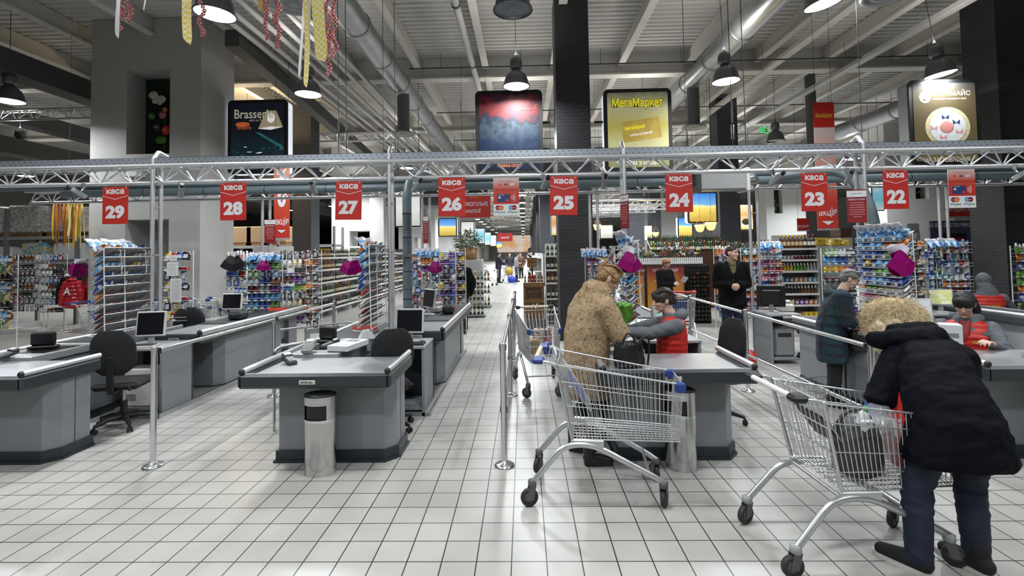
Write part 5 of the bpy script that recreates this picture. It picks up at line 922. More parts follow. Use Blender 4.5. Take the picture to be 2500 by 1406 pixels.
def limb(b, pts, m='skin', n=14, flat=1.):
    """tapered round limb with ball ends: pts = (point, radius)"""
    P = [V(p) for p, r in pts]; Rr = [r for p, r in pts]; path = []; rs = []
    d0 = (P[0]-P[1]).normalized(); d1 = (P[-1]-P[-2]).normalized()
    for f in (.98, .7, .35): path.append(P[0]+d0*Rr[0]*f); rs.append(Rr[0]*math.sqrt(1-f*f))
    for i in range(len(P)):
        path.append(P[i]); rs.append(Rr[i])
        if i < len(P)-1: path.append(P[i].lerp(P[i+1], .5)); rs.append((Rr[i]+Rr[i+1])/2)
    for f in (.35, .7, .98): path.append(P[-1]+d1*Rr[-1]*f); rs.append(Rr[-1]*math.sqrt(1-f*f))
    b.tube(path, 0, m, n, rs=rs, flat=flat)
def torso(b, rings, m, n=22, p=2.4):
    """rings: (centre, half-right vector, half-front vector)"""
    rg = []
    for c, a, f in rings:
        c, a, f = V(c), V(a), V(f); rr = []
        for k in range(n):
            t = 2*PI*k/n; cs, sn = math.cos(t), math.sin(t); rr.append(c+a*math.copysign(abs(cs)**(2/p), cs)+f*math.copysign(abs(sn)**(2/p), sn))
        rg.append(rr)
    b.rings(rg, m)
def wrinkle(a, sc, sx=1.): return lambda co: a*noise.noise(V((co.x*sc, co.y*sc, co.z*sc*sx)))+a*.5*noise.noise(V((co.x*sc*2.3+5, co.y*sc*2.3, co.z*sc*2.3*sx)))
def hand(b, wrist, dirv, palm_n, side, curl=.5, s=1., m='skin', spread=.16):
    """palm and five fingers; palm_n = direction the palm faces; side = +1 thumb towards dir x palm_n"""
    w_, d, n = V(wrist), V(dirv).normalized(), V(palm_n); n = (n-d*n.dot(d)).normalized(); a = d.cross(n)*side
    P = lambda x, y, z: w_+d*(x*s)+a*(y*s)+n*(z*s)
    limb(b, [(P(-.02, 0, 0), .024*s), (P(.02, 0, 0), .026*s)], m, 12)
    for y in (-.028, -.009, .010, .028): limb(b, [(P(.01, y*.6, 0), .014*s), (P(.085, y, 0), .0135*s)], m, 8)
    for y, L, r0 in ((.030, .068, .0098), (.010, .078, .0100), (-.011, .072, .0096), (-.031, .056, .0086)):
        c = curl; q = [P(.085, y, 0)]; ang = 0; pos = V((.085, y*1.0, 0))
        for seg, k in ((.45, 1), (.32, 1.2), (.23, .9)): ang += c*k; pos = pos+V((L*seg*math.cos(ang), spread*y*seg*2, L*seg*math.sin(ang))); q.append(P(*pos))
        limb(b, [(q[0], r0*1.08*s), (q[1], r0*s), (q[2], r0*.93*s), (q[3], r0*.82*s)], m, 8)
    limb(b, [(P(.022, .026, .006), .0145*s), (P(.055, .048, .018), .0118*s), (P(.085, .052, .030+.02*curl), .0098*s)], m, 8)
def head_shape(b, M, m='skin', w_=1.):
    """head about .235 tall centred at the origin of M, face towards +Y"""
    def E(c, r): b.ell((0, 0, 0), r, m, 18, 12, None); 
    def el(c, r):
        k = len(b.v); T0 = b.T; b.T = M @ Matrix.Translation(c); b.ell((0, 0, 0), r, m, 18, 12); b.T = T0
    def lb(pts):
        T0 = b.T; b.T = M; limb(b, pts, m, 10); b.T = T0
    el((0, -.012, .035), (.076*w_, .096, .085)); el((0, .022, -.012), (.066*w_, .072, .082)); el((0, .040, -.062), (.050*w_, .048, .045)); el((0, .072, -.098), (.024, .022, .018))
    el((0, .068, .036), (.052*w_, .022, .022)); el((.036*w_, .062, -.022), (.024, .024, .022)); el((-.036*w_, .062, -.022), (.024, .024, .022))
    lb([((0, .088, .022), .010), ((0, .104, -.012), .0125), ((0, .107, -.022), .014)]); el((.012, .094, -.026), (.009, .012, .008)); el((-.012, .094, -.026), (.009, .012, .008))
    el((0, .086, -.053), (.022, .012, .0065)); el((0, .083, -.066), (.019, .012, .007))
    for s in (-1, 1):
        el((s*.078*w_, -.012, -.008), (.010, .019, .030)); el((s*.083*w_, -.020, .004), (.007, .016, .022))
def face_bits(t, M, w_=1., lip='lip', brow='hair_brown', closed=True):
    for s in (-1, 1):
        b = MB(); b.T = M; b.ell((s*.030*w_, .0795, .012), (.014, .011, .009), 'skin' if closed else 'eye_white', 10, 6)
        if not closed: b.ell((s*.030*w_, .0885, .012), (.0062, .004, .0062), 'hair_black', 8, 5)
        b.build('eye', t)
        b = MB(); b.T = M; b.tube([(s*.016*w_, .094, .032), (s*.032*w_, .092, .037), (s*.050*w_, .078, .032)], .0035, brow, 5, flat=1.6); b.build('eyebrow', t)
        b = MB(); b.T = M; b.tube([(s*.017*w_, .088, .010), (s*.030*w_, .0925, .006), (s*.044*w_, .083, .010)], .0022, brow, 5); b.build('eyelashes', t)
    b = MB(); b.T = M; b.tube([(-.021, .088, -.058), (0, .0985, -.0565), (.021, .088, -.058)], .0045, lip, 6, flat=.8); b.tube([(-.019, .087, -.063), (0, .095, -.067), (.019, .087, -.063)], .005, lip, 6, flat=.8); b.build('lips', t)
def HM(c, yaw=0., pitch=0., roll=0., s=1.):
    """head matrix: yaw about Z, pitch>0 looks down"""
    return Matrix.Translation(c) @ Matrix.Rotation(yaw, 4, 'Z') @ Matrix.Rotation(-pitch, 4, 'X') @ Matrix.Rotation(roll, 4, 'Y') @ Matrix.Scale(s, 4)
def hair_cap(b, M, m, pts):
    T0 = b.T; b.T = M
    for c, r in pts: b.ell(c, r, m, 16, 10)
    b.T = T0
CAP = [((0, -.018, .050), (.084, .098, .084)), ((0, -.055, .015), (.080, .062, .080))]
CAP_S = CAP+[((0, .048, .074), (.060, .036, .027))]
CAP_F = CAP+[((0, .058, .078), (.066, .040, .032)), ((.064, .010, .035), (.024, .055, .05)), ((-.064, .010, .035), (.024, .055, .05))]
def strands(b, M, m, starts, r, seed, n):
    """loose strands laid over the hair: starts = list of (p0, p1, p2) curves"""
    rr = random.Random(seed); T0 = b.T; b.T = M
    for k in range(n):
        p0, p1, p2 = rr.choice(starts); j = lambda p: V(p)+V((rr.uniform(-.012, .012), rr.uniform(-.012, .012), rr.uniform(-.01, .01)))
        b.tube(bez(j(p0), j(p1), j(p2), 6), r, m, 4, rs=[r*.5, r, r, r, r*.9, r*.7, r*.3])
    b.T = T0
def shoe(t, ankle, yaw, m, sole, L=.26, name='shoe', h=.09, label=None):
    b = MB(); M = Matrix.Translation((ankle[0], ankle[1], 0)) @ Matrix.Rotation(yaw, 4, 'Z'); b.T = M; k = L/.26
    limb(b, [((0, -.05, .055), .045), ((0, .05*k, .05), .043), ((0, .15*k, .038), .036)], m, 14); limb(b, [((0, -.02, .06), .045), ((0, -.02, h+.04), .048)], m, 14)
    me = remesh(b, name, .008, 4); o = bpy.data.objects.new(name, me); COL.objects.link(o); o.parent = t
    b = MB(); b.T = M; n = 20; pl = []
    for q in range(n): a = 2*PI*q/n; pl.append((.046*math.cos(a)*(1-.12*(math.sin(a) < 0)), .055*k+.145*k*math.sin(a)))
    b.prism(pl, 0, .022, sole); b.build('sole', o); return o
def person(label, loc, rz=0.): return thing('person', label, 'person', loc, rz)
def add_mesh(t, me, name, parent=None): o = bpy.data.objects.new(name, me); COL.objects.link(o); o.parent = parent or t; return o
def lerp(a, b, t): return tuple(x+(y-x)*t for x, y in zip(a, b))

# ---- 1 the woman in the fur coat: faces +X-ish/away, leaning over her handbag (local axes = world axes)
t = person('woman in a curly beige fur coat leaning over a black handbag', (.53, 4.30, 0)); FUR = t
b = MB()
head = HM((.235, .17, 1.505), -1.5, .62); head_shape(b, head)
limb(b, [((.10, .08, 1.33), .06), ((.17, .15, 1.42), .055)], 'skin')
torso(b, [((0, 0, .80), (.15, .05, 0), (-.04, .11, 0)), ((0, .01, 1.05), (.13, .04, 0), (-.03, .10, 0)), ((.07, .07, 1.30), (.15, .05, 0), (-.03, .09, 0)), ((.10, .09, 1.38), (.08, .03, 0), (-.02, .05, 0))], 'skin')
for hx, hy, kx, ky, ax, ay in ((-.09, -.03, -.02, .03, -.10, .10), (.08, .04, .12, .02, .0, -.18)): limb(b, [((hx, hy, .82), .085), ((kx, ky, .46), .058), ((ax, ay, .09), .042)], 'skin')
for sh, el, wr in (((.16, -.11, 1.27), (.29, -.12, 1.03), (.37, .06, .945)), ((.06, .26, 1.28), (.25, .32, 1.06), (.40, .25, .97))):
    limb(b, [(sh, .05), (el, .042), (wr, .03)], 'skin'); hand(b, V(wr)+V((.03, .03, -.01)), (.75, .35, -.5), (0, .3, -1), 1, .7)
add_mesh(t, remesh(b, 'body', .0055, 2), 'body')
b = MB()                                                            # coat
torso(b, [((.0, .02, .50), (.205, .03, 0), (-.02, .17, 0)), ((.0, .02, .56), (.215, .03, 0), (-.02, .18, 0)), ((.0, .01, .85), (.20, .03, 0), (-.02, .175, 0)), ((.01, .02, 1.05), (.195, .03, 0), (-.02, .17, 0)), ((.055, .06, 1.24), (.195, .02, -.02), (-.03, .175, 0)), ((.09, .09, 1.36), (.155, .02, -.03), (-.03, .15, 0)), ((.125, .115, 1.44), (.10, .02, -.035), (-.02, .10, 0)), ((.15, .135, 1.485), (.085, .02, -.03), (-.02, .085, 0))], 'fur', 26)
limb(b, [((.15, -.07, 1.27), .105), ((.285, -.115, 1.03), .085), ((.35, .02, .965), .070), ((.375, .06, .95), .064)], 'fur', 16)
limb(b, [((.06, .24, 1.26), .10), ((.25, .31, 1.05), .08), ((.38, .24, .985), .062)], 'fur', 16)
limb(b, [((.055, .03, 1.42), .062), ((.05, .17, 1.43), .062)], 'fur'); limb(b, [((.09, .02, 1.43), .05), ((.2, .04, 1.40), .042)], 'fur')   # collar
add_mesh(t, remesh(b, 'fur_coat', .011, 3, .5, lambda co: .003*noise.noise(co*38)+.004*noise.noise(co*75)+.012*noise.noise(co*9)), 'fur_coat')
b = MB()
for hx, hy, kx, ky, ax, ay in ((-.09, -.03, -.02, .03, -.10, .10), (.08, .04, .12, .02, .0, -.18)): limb(b, [((hx, hy, .75), .095), ((kx, ky, .47), .068), ((ax, ay, .14), .052)], 'black_fabric')
add_mesh(t, remesh(b, 'trousers', .012, 3), 'trousers')
for (ax, ay), yw in (((-.10, .10), -1.9), ((.0, -.19), -1.55)):
    b = MB(); b.T = Matrix.Translation((ax, ay, 0)) @ Matrix.Rotation(yw, 4, 'Z'); limb(b, [((0, -.03, .06), .045), ((0, .07, .05), .043), ((0, .15, .035), .033)], 'leather'); limb(b, [((0, -.02, .06), .048), ((0, -.02, .20), .052), ((0, -.02, .33), .058)], 'leather'); b.box(-.035, .035, -.065, .02, 0, .06, 'leather', .01); b.box(-.042, .042, -.02, .17, 0, .025, 'leather', .01)
    add_mesh(t, remesh(b, 'boot', .008, 3), 'boot')
b = MB(); hair_cap(b, head, 'hair_fair', CAP+[((.060, .030, .03), (.03, .045, .05)), ((-.060, .03, .03), (.03, .045, .05)), ((0, .045, .085), (.062, .045, .03)), ((0, -.095, .045), (.05, .045, .06)), ((.01, -.12, .085), (.035, .03, .045)), ((-.02, -.11, .10), (.03, .03, .05))])
hb = add_mesh(t, remesh(b, 'hair', .006, 2, .5, lambda co: .0035*noise.noise(V((co.x*60, co.y*60, co.z*60)))), 'hair')
b = MB(); strands(b, head, 'hair_fair', [((x, .06, .105), (x*1.5, -.03, .15), (x*.5, -.125, .06)) for x in (-.06, -.035, -.01, .02, .045, .065)]+[((s*.085, .03, .03), (s*.1, -.05, .05), (s*.02, -.13, .05)) for s in (-1, 1)], .0035, 3, 70); strands(b, head, 'hair_blonde', [((0, -.12, .09), (.02, -.17, .16), (.04, -.12, .17)), ((0, -.12, .09), (-.03, -.16, .13), (-.06, -.19, .10))], .004, 4, 16); b.build('hair_strands', hb)
b = MB(); b.T = head; b.tube(bez((-.04, -.13, .02), (0, -.165, .07), (.035, -.13, .105), 8), .010, 'steel', 8); b.tube(bez((-.05, -.115, .04), (-.02, -.15, .09), (.02, -.12, .12), 8), .008, 'ivory', 8); b.build('hair_clip', hb)
face_bits(t, head)
# handbag on the counter edge
t = thing('handbag', 'black leather handbag open on the packing table under her hand', 'bag', (.86, 4.13, .80), .1); t.scale = (.82, .85, .9); b = MB(); rg = []
for z, rx, ry in ((0, .15, .07), (.02, .165, .085), (.12, .16, .085), (.2, .14, .07), (.24, .13, .055)): rg.append([V((rx*math.cos(2*PI*k/24), ry*math.sin(2*PI*k/24), z)) for k in range(24)])
b.rings(rg, 'leather'); me = remesh(b, 'body', .01, 1, .5, wrinkle(.008, 14)); add_mesh(t, me, 'body'); b = MB(); b.tube(bez((.06, -.07, .2), (.23, -.08, .44), (.17, -.06, .02), 12), .011, 'leather', 8); b.tube(bez((-.09, -.06, .2), (-.02, -.06, .42), (.06, -.06, .2), 10), .010, 'leather', 8); b.build('strap', t); b = MB(); b.ell((.0, 0, .235), (.06, .03, .03), 'paper', 10, 6); b.build('tissue', t)

# ---- 2 blonde woman bending into the loaded trolley (back to the camera, faces +Y)
t = person('woman with curly blonde hair in a dark padded parka, bending over a trolley', (2.26, 2.78, 0)); b = MB()
head = HM((.28, .66, 1.21), .35, .85); head_shape(b, head)
limb(b, [((.30, .50, 1.13), .058), ((.34, .60, 1.17), .055)], 'skin')
torso(b, [((.04, 0, .78), (.16, 0, 0), (0, .11, 0)), ((.08, .05, .92), (.14, 0, 0), (0, .09, -.03)), ((.18, .25, 1.04), (.14, .01, 0), (0, .06, -.07)), ((.29, .46, 1.11), (.14, .02, 0), (0, .04, -.07))], 'skin')
LEG = [((-.03, 0, .78), (-.12, .02, .44), (-.15, -.02, .08)), ((.17, 0, .78), (.18, .03, .44), (.17, .0, .08))]
for h_, k_, a_ in LEG: limb(b, [(h_, .09), (k_, .06), (a_, .042)], 'skin')
ARM = [((.10, .40, 1.04), (-.10, .30, .82), (.06, .34, .70), 1), ((.46, .42, 1.03), (.60, .52, .86), (.40, .70, .76), -1)]
for sh, el, wr, sd in ARM: limb(b, [(sh, .05), (el, .042), (wr, .03)], 'skin'); hand(b, wr, (.75*sd, .1, -.5), (0, .4, -.9), sd, .6)
add_mesh(t, remesh(b, 'body', .006, 2), 'body')
b = MB()
torso(b, [((.07, -.03, .585), (.268, 0, 0), (0, .175, 0)), ((.07, -.03, .63), (.272, 0, 0), (0, .185, 0)), ((.08, -.01, .79), (.225, 0, 0), (0, .165, -.03)), ((.09, .07, .92), (.205, 0, 0), (0, .13, -.06)), ((.17, .22, 1.02), (.205, .01, 0), (0, .10, -.11)), ((.25, .37, 1.075), (.215, .02, 0), (0, .06, -.12)), ((.29, .47, 1.10), (.18, .02, 0), (0, .03, -.10)), ((.31, .55, 1.13), (.09, .02, 0), (0, .02, -.07))], 'parka', 26)
for sh, el, wr, sd in ARM: limb(b, [(V(sh)+V((0, -.02, 0)), .112), (V(el), .088), (V(wr)+(V(el)-V(wr))*.12, .066)], 'parka', 16)
add_mesh(t, remesh(b, 'parka', .011, 3, .5, lambda co: .009*noise.noise(V((co.x*7, co.y*16, co.z*16)))+.007*noise.noise(V((co.x*16+3, co.y*30, co.z*30)))), 'parka')
b = MB(); rg = []                                                    # hood lying on the back
limb(b, [((.03, .50, 1.15), .058), ((.08, .41, 1.165), .066), ((.20, .36, 1.18), .07), ((.33, .38, 1.19), .062), ((.40, .48, 1.18), .055)], 'parka'); limb(b, [((.12, .46, 1.21), .05), ((.24, .42, 1.225), .055), ((.36, .46, 1.22), .05)], 'parka'); limb(b, [((.22, .38, 1.17), .07), ((.24, .30, 1.14), .05)], 'parka')
add_mesh(t, remesh(b, 'hood', .010, 3, .5, wrinkle(.008, 14)), 'hood')
b = MB()
for h_, k_, a_ in LEG: limb(b, [(V(h_)+V((0, 0, .0)), .108), (V(h_).lerp(V(k_), .5), .092), (V(k_), .074), (V(k_).lerp(V(a_), .4), .070), (V(a_)+V((0, 0, .0)), .062)], 'jeans', 18)
b.ell((.07, -.03, .80), (.18, .13, .12), 'jeans')
add_mesh(t, remesh(b, 'jeans', .008, 2, .5, lambda co: .006*noise.noise(V((co.x*12, co.y*12, co.z*38)))*(1.6 if .3 < co.z < .5 or co.z < .16 else .5)), 'jeans')
shoe(t, (-.17, .0), .55, 'black_fabric', 'offwhite', name='sneaker'); shoe(t, (.15, -.01), .25, 'black_fabric', 'offwhite', name='sneaker')
b = MB(); hair_cap(b, head, 'hair_curl', [((0, -.02, .06), (.16, .14, .13)), ((-.10, .0, -.03), (.11, .13, .15)), ((.10, .0, -.03), (.10, .13, .14)), ((0, -.08, -.0), (.15, .09, .14)), ((-.15, .03, -.10), (.09, .09, .12)), ((.14, .02, -.08), (.08, .09, .11))])
hb = add_mesh(t, remesh(b, 'hair', .010, 2, .5, lambda co: .016*noise.noise(co*16)+.010*noise.noise(co*40)+.006*noise.noise(co*90)), 'hair')
rr = random.Random(9); b = MB(); b.T = head
g = head.to_3x3().inverted() @ V((0, 0, -1))
for k in range(6000):                                                # wavy locks falling from the crown all around
    u = rr.uniform(0, 2*PI); vz = rr.uniform(-.6, 1); q = math.sqrt(max(0, 1-vz*vz)); d = V((q*math.cos(u), q*math.sin(u), vz))
    if d.y > .6 and d.z < .45: continue
    p = V((0, -.02, 0))+V((d.x*.19, d.y*.15, d.z*.155+.02))*rr.uniform(.9, 1.07); dn = (g-d*g.dot(d)); dn = (dn.normalized()+d*.15+V((rr.uniform(-.8, .8), rr.uniform(-.8, .8), rr.uniform(-.8, .8)))).normalized(); a, c = basis(dn); L = rr.uniform(.05, .12); cr = rr.uniform(.005, .010); ph = rr.uniform(0, 6); fr = rr.uniform(.8, 1.2)
    b.tube([p+dn*(L*i/11)-d*(.35*L*(i/11)**2)+a*(cr*math.cos(ph+i*fr))+c*(cr*math.sin(ph+i*fr)) for i in range(12)], .0009, ('hair_curl', 'hair_curl', 'hair_blonde', 'hair_curl', 'hair_gold')[k % 5], 3, caps=False)
b.build('curls', hb)
face_bits(t, head)

# ---- seated cashiers
def cashier(label, loc, yaw, hair_m, hairpts, headyaw, headpitch, wrists, shoulder_z=.98, hood=False, pony=None, skin_face=True, vox=.0065, strands_=None, badge=True):
    """seated person facing +Y locally"""
    t = person(label, loc, yaw); b = MB(); sz = shoulder_z
    head = HM((0, .07, sz+.19), headyaw, headpitch); head_shape(b, head); limb(b, [((0, -.01, sz+.02), .06), ((0, .045, sz+.13), .054)], 'skin')
    torso(b, [((0, 0, .46), (.17, 0, 0), (0, .12, 0)), ((0, 0, .70), (.14, 0, 0), (0, .10, 0)), ((0, .0, sz-.1), (.16, 0, 0), (0, .10, 0)), ((0, -.01, sz+.02), (.09, 0, 0), (0, .06, 0))], 'skin')
    for s in (-1, 1): limb(b, [((s*.10, .02, .52), .085), ((s*.13, .42, .50), .06), ((s*.13, .42, .09), .045)], 'skin')
    arms = []
    for s, w_ in zip((-1, 1), wrists):
        sh = V((s*.185, -.01, sz-.04)); w_ = V(w_); mid = sh.lerp(w_, .5); dvec = w_-sh; L = dvec.length; bend = math.sqrt(max(.0, .275**2-(L/2)**2)) if L < .55 else 0; el = mid+V((s*.5, -.15, -.85)).normalized()*bend; arms.append((sh, el, w_)); limb(b, [(sh, .048), (el, .04), (w_, .028)], 'skin'); hand(b, w_, (w_-el), (-s*.3, .2, -1), s, .55)
    add_mesh(t, remesh(b, 'body', vox, 2), 'body')
    b = MB()
    for sh, el, w_ in arms: limb(b, [(sh, .072), (sh.lerp(el, .5), .068), (el, .064), (el.lerp(w_, .9), .045)], 'fleece_grey', 14)
    torso(b, [((0, .0, .55), (.17, 0, 0), (0, .13, 0)), ((0, .0, sz-.08), (.19, 0, 0), (0, .12, 0)), ((0, -.01, sz+.03), (.10, 0, 0), (0, .08, 0)), ((0, .0, sz+.07), (.075, 0, 0), (0, .07, 0))], 'fleece_grey')
    if hood: hair_cap(b, head, 'fleece_grey', [((0, -.03, .03), (.10, .115, .12)), ((0, -.05, -.08), (.10, .09, .08))]); torso(b, [((0, -.02, sz-.02), (.17, 0, 0), (0, .1, 0)), ((0, -.01, sz+.07), (.12, 0, 0), (0, .1, 0)), ((0, .02, sz+.16), (.095, 0, 0), (0, .11, 0))], 'fleece_grey')
    else: limb(b, [((-.09, -.06, sz+.045), .048), ((0, -.115, sz+.05), .06), ((.09, -.06, sz+.045), .048)], 'fleece_grey')
    add_mesh(t, remesh(b, 'hooded_sweater' , .010, 2, .5, wrinkle(.008, 14)), 'hooded_sweater')
    b = MB()
    torso(b, [((0, 0, .50), (.195, 0, 0), (0, .15, 0)), ((0, .0, .72), (.19, 0, 0), (0, .145, 0)), ((0, -.005, sz-.12), (.212, 0, 0), (0, .14, 0)), ((0, -.02, sz-.01), (.195, 0, 0), (0, .105, 0)), ((0, -.02, sz+.035), (.10, 0, 0), (0, .085, 0))], 'vest_red', 24)
    vst = add_mesh(t, remesh(b, 'red_vest', .010, 2, .5, lambda co: .0022*math.sin(co.z*105)+.006*noise.noise(co*13)), 'red_vest')
    b = MB()
    if badge: b.text('МЕГА МАРКЕТ', (0, -.162, .82), (1, 0, 0), (0, 0, 1), .028, 'yellow', .02, w=.2); b.text('МЕГА', (-.09, .158, .80), (-1, 0, 0), (0, 0, 1), .03, 'yellow', .02, w=.07); b.build('lettering', vst)
    b = MB(); torso(b, [((0, .118, .80), (.012, 0, 0), (0, .022, 0)), ((0, .115, sz-.1), (.04, 0, 0), (0, .025, 0)), ((0, .055, sz+.03), (.05, 0, 0), (0, .022, 0))], 'dark_red'); b.build('shirt_front', t)
    b = MB()
    for s in (-1, 1): limb(b, [((s*.10, .0, .50), .105), ((s*.13, .42, .50), .078), ((s*.13, .42, .12), .06)], 'black_fabric')
    add_mesh(t, remesh(b, 'trousers', .014, 2), 'trousers')
    for s in (-1, 1): shoe(t, (s*.13, .40), 0, 'black', 'black')
    if hairpts:
        b = MB(); hair_cap(b, head, hair_m, hairpts); hb = add_mesh(t, remesh(b, 'hair', .006, 2, .5, lambda co: .003*noise.noise(co*55)), 'hair')
        b = MB(); strands(b, head, hair_m, strands_ or [((x, .085, .075), (x*1.5, -.03, .155), (x*1.2, -.12, .02)) for x in (-.06, -.03, 0, .03, .06)]+[((s*.07, .07, .05), (s*.1, -.02, .06), (s*.07, -.09, -.05)) for s in (-1, 1)], .003, 5, 70); b.build('hair_strands', hb)
    if not hood: face_bits(t, head, closed=True)
    return t, head
BANG = [((0, .074, .062), (.060, .026, .038)), ((.045, .066, .045), (.03, .03, .045)), ((-.045, .066, .045), (.03, .03, .045))]
t, head = cashier('cashier with short brown hair in a red vest, holding lettuce', (1.47, 5.0, 0), 1.52, 'hair_brown', CAP_F+BANG+[((0, -.10, -.02), (.05, .035, .05))], .05, .22, ((-.10, .52, .96), (.10, .54, .90)), shoulder_z=1.06)
t = thing('lettuce', 'bunch of green lettuce in the cashier’s hand'.replace('’', "'"), 'vegetable', (.99, 5.05, 1.02), 0); rr = random.Random(2)
for k in range(9):
    b = MB(); a = 2*PI*k/9; rg = []; nU, nV = 6, 5; vs = []; fs = []
    for i in range(nU+1):
        f = i/nU
        for j in range(nV+1):
            g = (j/nV-.5)*2; w_ = .075*math.sin(PI*min(1, .15+f*.8))*1.1; o = .03+.05*f*f+.012*rr.uniform(-1, 1)*f; x = g*w_; vs.append((math.cos(a)*o-math.sin(a)*x, math.sin(a)*o+math.cos(a)*x, .20*f+.02*math.sin(g*7+k)*f))
    for i in range(nU):
        for j in range(nV): q = i*(nV+1)+j; fs.append((q, q+1, q+nV+2, q+nV+1))
    b.add(vs, fs, 'lettuce', True); b.build('leaf', t)
b = MB(); b.lathe([(.015, -.05), (.03, 0), (.05, .05), (.03, .12)], 'lettuce', 10); b.build('heart', t); t.rotation_euler = (.1, .15, 0)
cashier('dark haired cashier with fringe in a red vest, looking down', (4.42, 5.05, 0), 2.35, 'hair_black', CAP_F+BANG+[((0, .08, .045), (.055, .022, .045)), ((-.06, -.10, -.05), (.04, .05, .08)), ((-.08, -.11, -.13), (.035, .04, .09))], .0, .45, ((-.20, .38, .84), (.12, .40, .84)), strands_=[((x, .095, .03), (x, .08, .13), (x*.6, -.12, .05)) for x in (-.06, -.04, -.02, 0, .02, .04, .06)])
cashier('cashier in a grey hood and red vest seen from behind', (7.12, 7.75, 0), -.35, None, None, -.3, .35, ((-.30, .35, .84), (.32, .30, .90)), hood=True)

# ---- standing people
def standing(label, loc, yaw, H, coat_m, coat_len, legs_m, hair_m, hairpts, headyaw=0., headpitch=.1, wrists=None, coat_w=1., shoes='black', shoe_sole='black', stoop=0., coat_name='jacket', hood=False, vox=.007, strands_=None, face=True, shirt=None, lite=False, open_=False, legsplit=.09, hands_to=None, disp=None):
    """standing person facing +Y locally, H tall; wrists in the 1.75 m frame"""
    t = person(label, loc, yaw); k = H/1.75; t.scale = (k, k, k); b = MB(); st = stoop
    hc = (0, .06+st*.55, 1.635-st*.16); head = HM(hc, headyaw, headpitch); head_shape(b, head); limb(b, [((0, st*.42, 1.44-st*.08), .062), ((0, .03+st*.5, 1.555-st*.13), .056)], 'skin')
    torso(b, [((0, 0, .86), (.155, 0, 0), (0, .11, 0)), ((0, 0, 1.05), (.135, 0, 0), (0, .10, 0)), ((0, st*.25, 1.30-st*.03), (.165, 0, 0), (0, .10, 0)), ((0, st*.4, 1.45-st*.08), (.09, 0, 0), (0, .06, 0))], 'skin')
    hips = [(s*legsplit, 0, .92) for s in (-1, 1)]
    for s in (-1, 1): limb(b, [((s*legsplit, 0, .88), .09), ((s*(legsplit+.01), .02, .50), .06), ((s*(legsplit+.02), -.01, .09), .045)], 'skin')
    arms = []; wr = wrists or ((-.25, .05, .86), (.25, .05, .86))
    for s, w_ in zip((-1, 1), wr):
        sh = V((s*.19, st*.36, 1.40-st*.07)); w_ = V(w_); d = w_-sh; L = d.length; bend = math.sqrt(max(0, .30**2-(L/2)**2)); dirb = V((s*.55, -.6, -.35)); dirb = (dirb-d*(dirb.dot(d)/d.dot(d))).normalized(); el = sh.lerp(w_, .5)+dirb*bend; arms.append((sh, el, w_)); limb(b, [(sh, .05), (el, .042), (w_, .03)], 'skin')
        hand(b, w_, (V(hands_to)-w_) if hands_to else (w_-el), (-s*.8, .1, -.5), s, .6)
    add_mesh(t, remesh(b, 'body', vox, 2), 'body'); b = MB(); cw = coat_w
    torso(b, [((0, .0, coat_len), (.205*cw, 0, 0), (0, .145*cw, 0)), ((0, 0, coat_len+.05), (.21*cw, 0, 0), (0, .15*cw, 0)), ((0, 0, max(coat_len+.1, 1.02)), (.19*cw, 0, 0), (0, .14*cw, 0)), ((0, st*.25, 1.28-st*.02), (.205*cw, 0, 0), (0, .14*cw, 0)), ((0, st*.36, 1.40-st*.06), (.17*cw, 0, 0), (0, .11*cw, 0)), ((0, st*.42, 1.475-st*.09), (.09, 0, 0), (0, .08, 0))], coat_m, 24)
    for sh, el, w_ in arms: limb(b, [(sh, .088*cw), (sh.lerp(el, .5), .076*cw), (el, .070*cw), (el.lerp(w_, .92), .052*cw)], coat_m, 14)
    if hood: limb(b, [((-.1, st*.36-.05, 1.44-st*.09), .05), ((0, st*.36-.12, 1.43-st*.09), .06), ((.1, st*.36-.05, 1.44-st*.09), .05)], coat_m)
    else: limb(b, [((-.075, st*.42, 1.47-st*.09), .032), ((0, st*.42-.075, 1.49-st*.09), .034), ((.075, st*.42, 1.47-st*.09), .032)], coat_m)
    add_mesh(t, remesh(b, coat_name, .011 if not lite else .02, 2, .5, disp or wrinkle(.008, 13)), coat_name)
    if shirt:
        for nm, m, z0, z1, w_ in shirt: b = MB(); torso(b, [((0, .098+st*.2, z0), (w_, 0, 0), (0, .055, 0)), ((0, .098+st*.2, (z0+z1)/2), (w_*1.1, 0, 0), (0, .052, 0)), ((0, .07+st*.3, z1), (w_*1.1, 0, 0), (0, .05, 0))], m); b.build(nm, t)
    b = MB()
    for s in (-1, 1): limb(b, [((s*legsplit, 0, .88), .105), ((s*(legsplit+.01), .02, .50), .080), ((s*(legsplit+.02), -.005, .12), .066)], legs_m, 16)
    add_mesh(t, remesh(b, 'trousers', .011 if not lite else .02, 2, .5, wrinkle(.006, 16)), 'trousers')
    for s in (-1, 1): shoe(t, (s*(legsplit+.02), .0), -s*.12, shoes, shoe_sole)
    if hairpts:
        b = MB(); hair_cap(b, head, hair_m, hairpts); hb = add_mesh(t, remesh(b, 'hair', .007, 2, .5, lambda co: .0035*noise.noise(co*45)), 'hair')
        if strands_: b = MB(); strands(b, head, hair_m, strands_, .003, 5, 60); b.build('hair_strands', hb)
    if face: face_bits(t, head, closed=headpitch > .25)
    return t, head
SHORT = [((0, -.014, .052), (.080, .094, .076)), ((0, -.050, .02), (.077, .060, .075))]
standing('man in a dark jacket and jeans with clasped hands, looking aside', (3.60, 8.62, 0), PI-.15, 1.80, 'coat_black', .74, 'jeans', 'hair_brown', SHORT, .95, .02, ((-.06, .22, 1.12), (.06, .22, 1.12)), 1.12, hands_to=(0, .26, 1.08), shirt=[('striped_shirt', 'shirt_stripe', 1.12, 1.5, .055)])
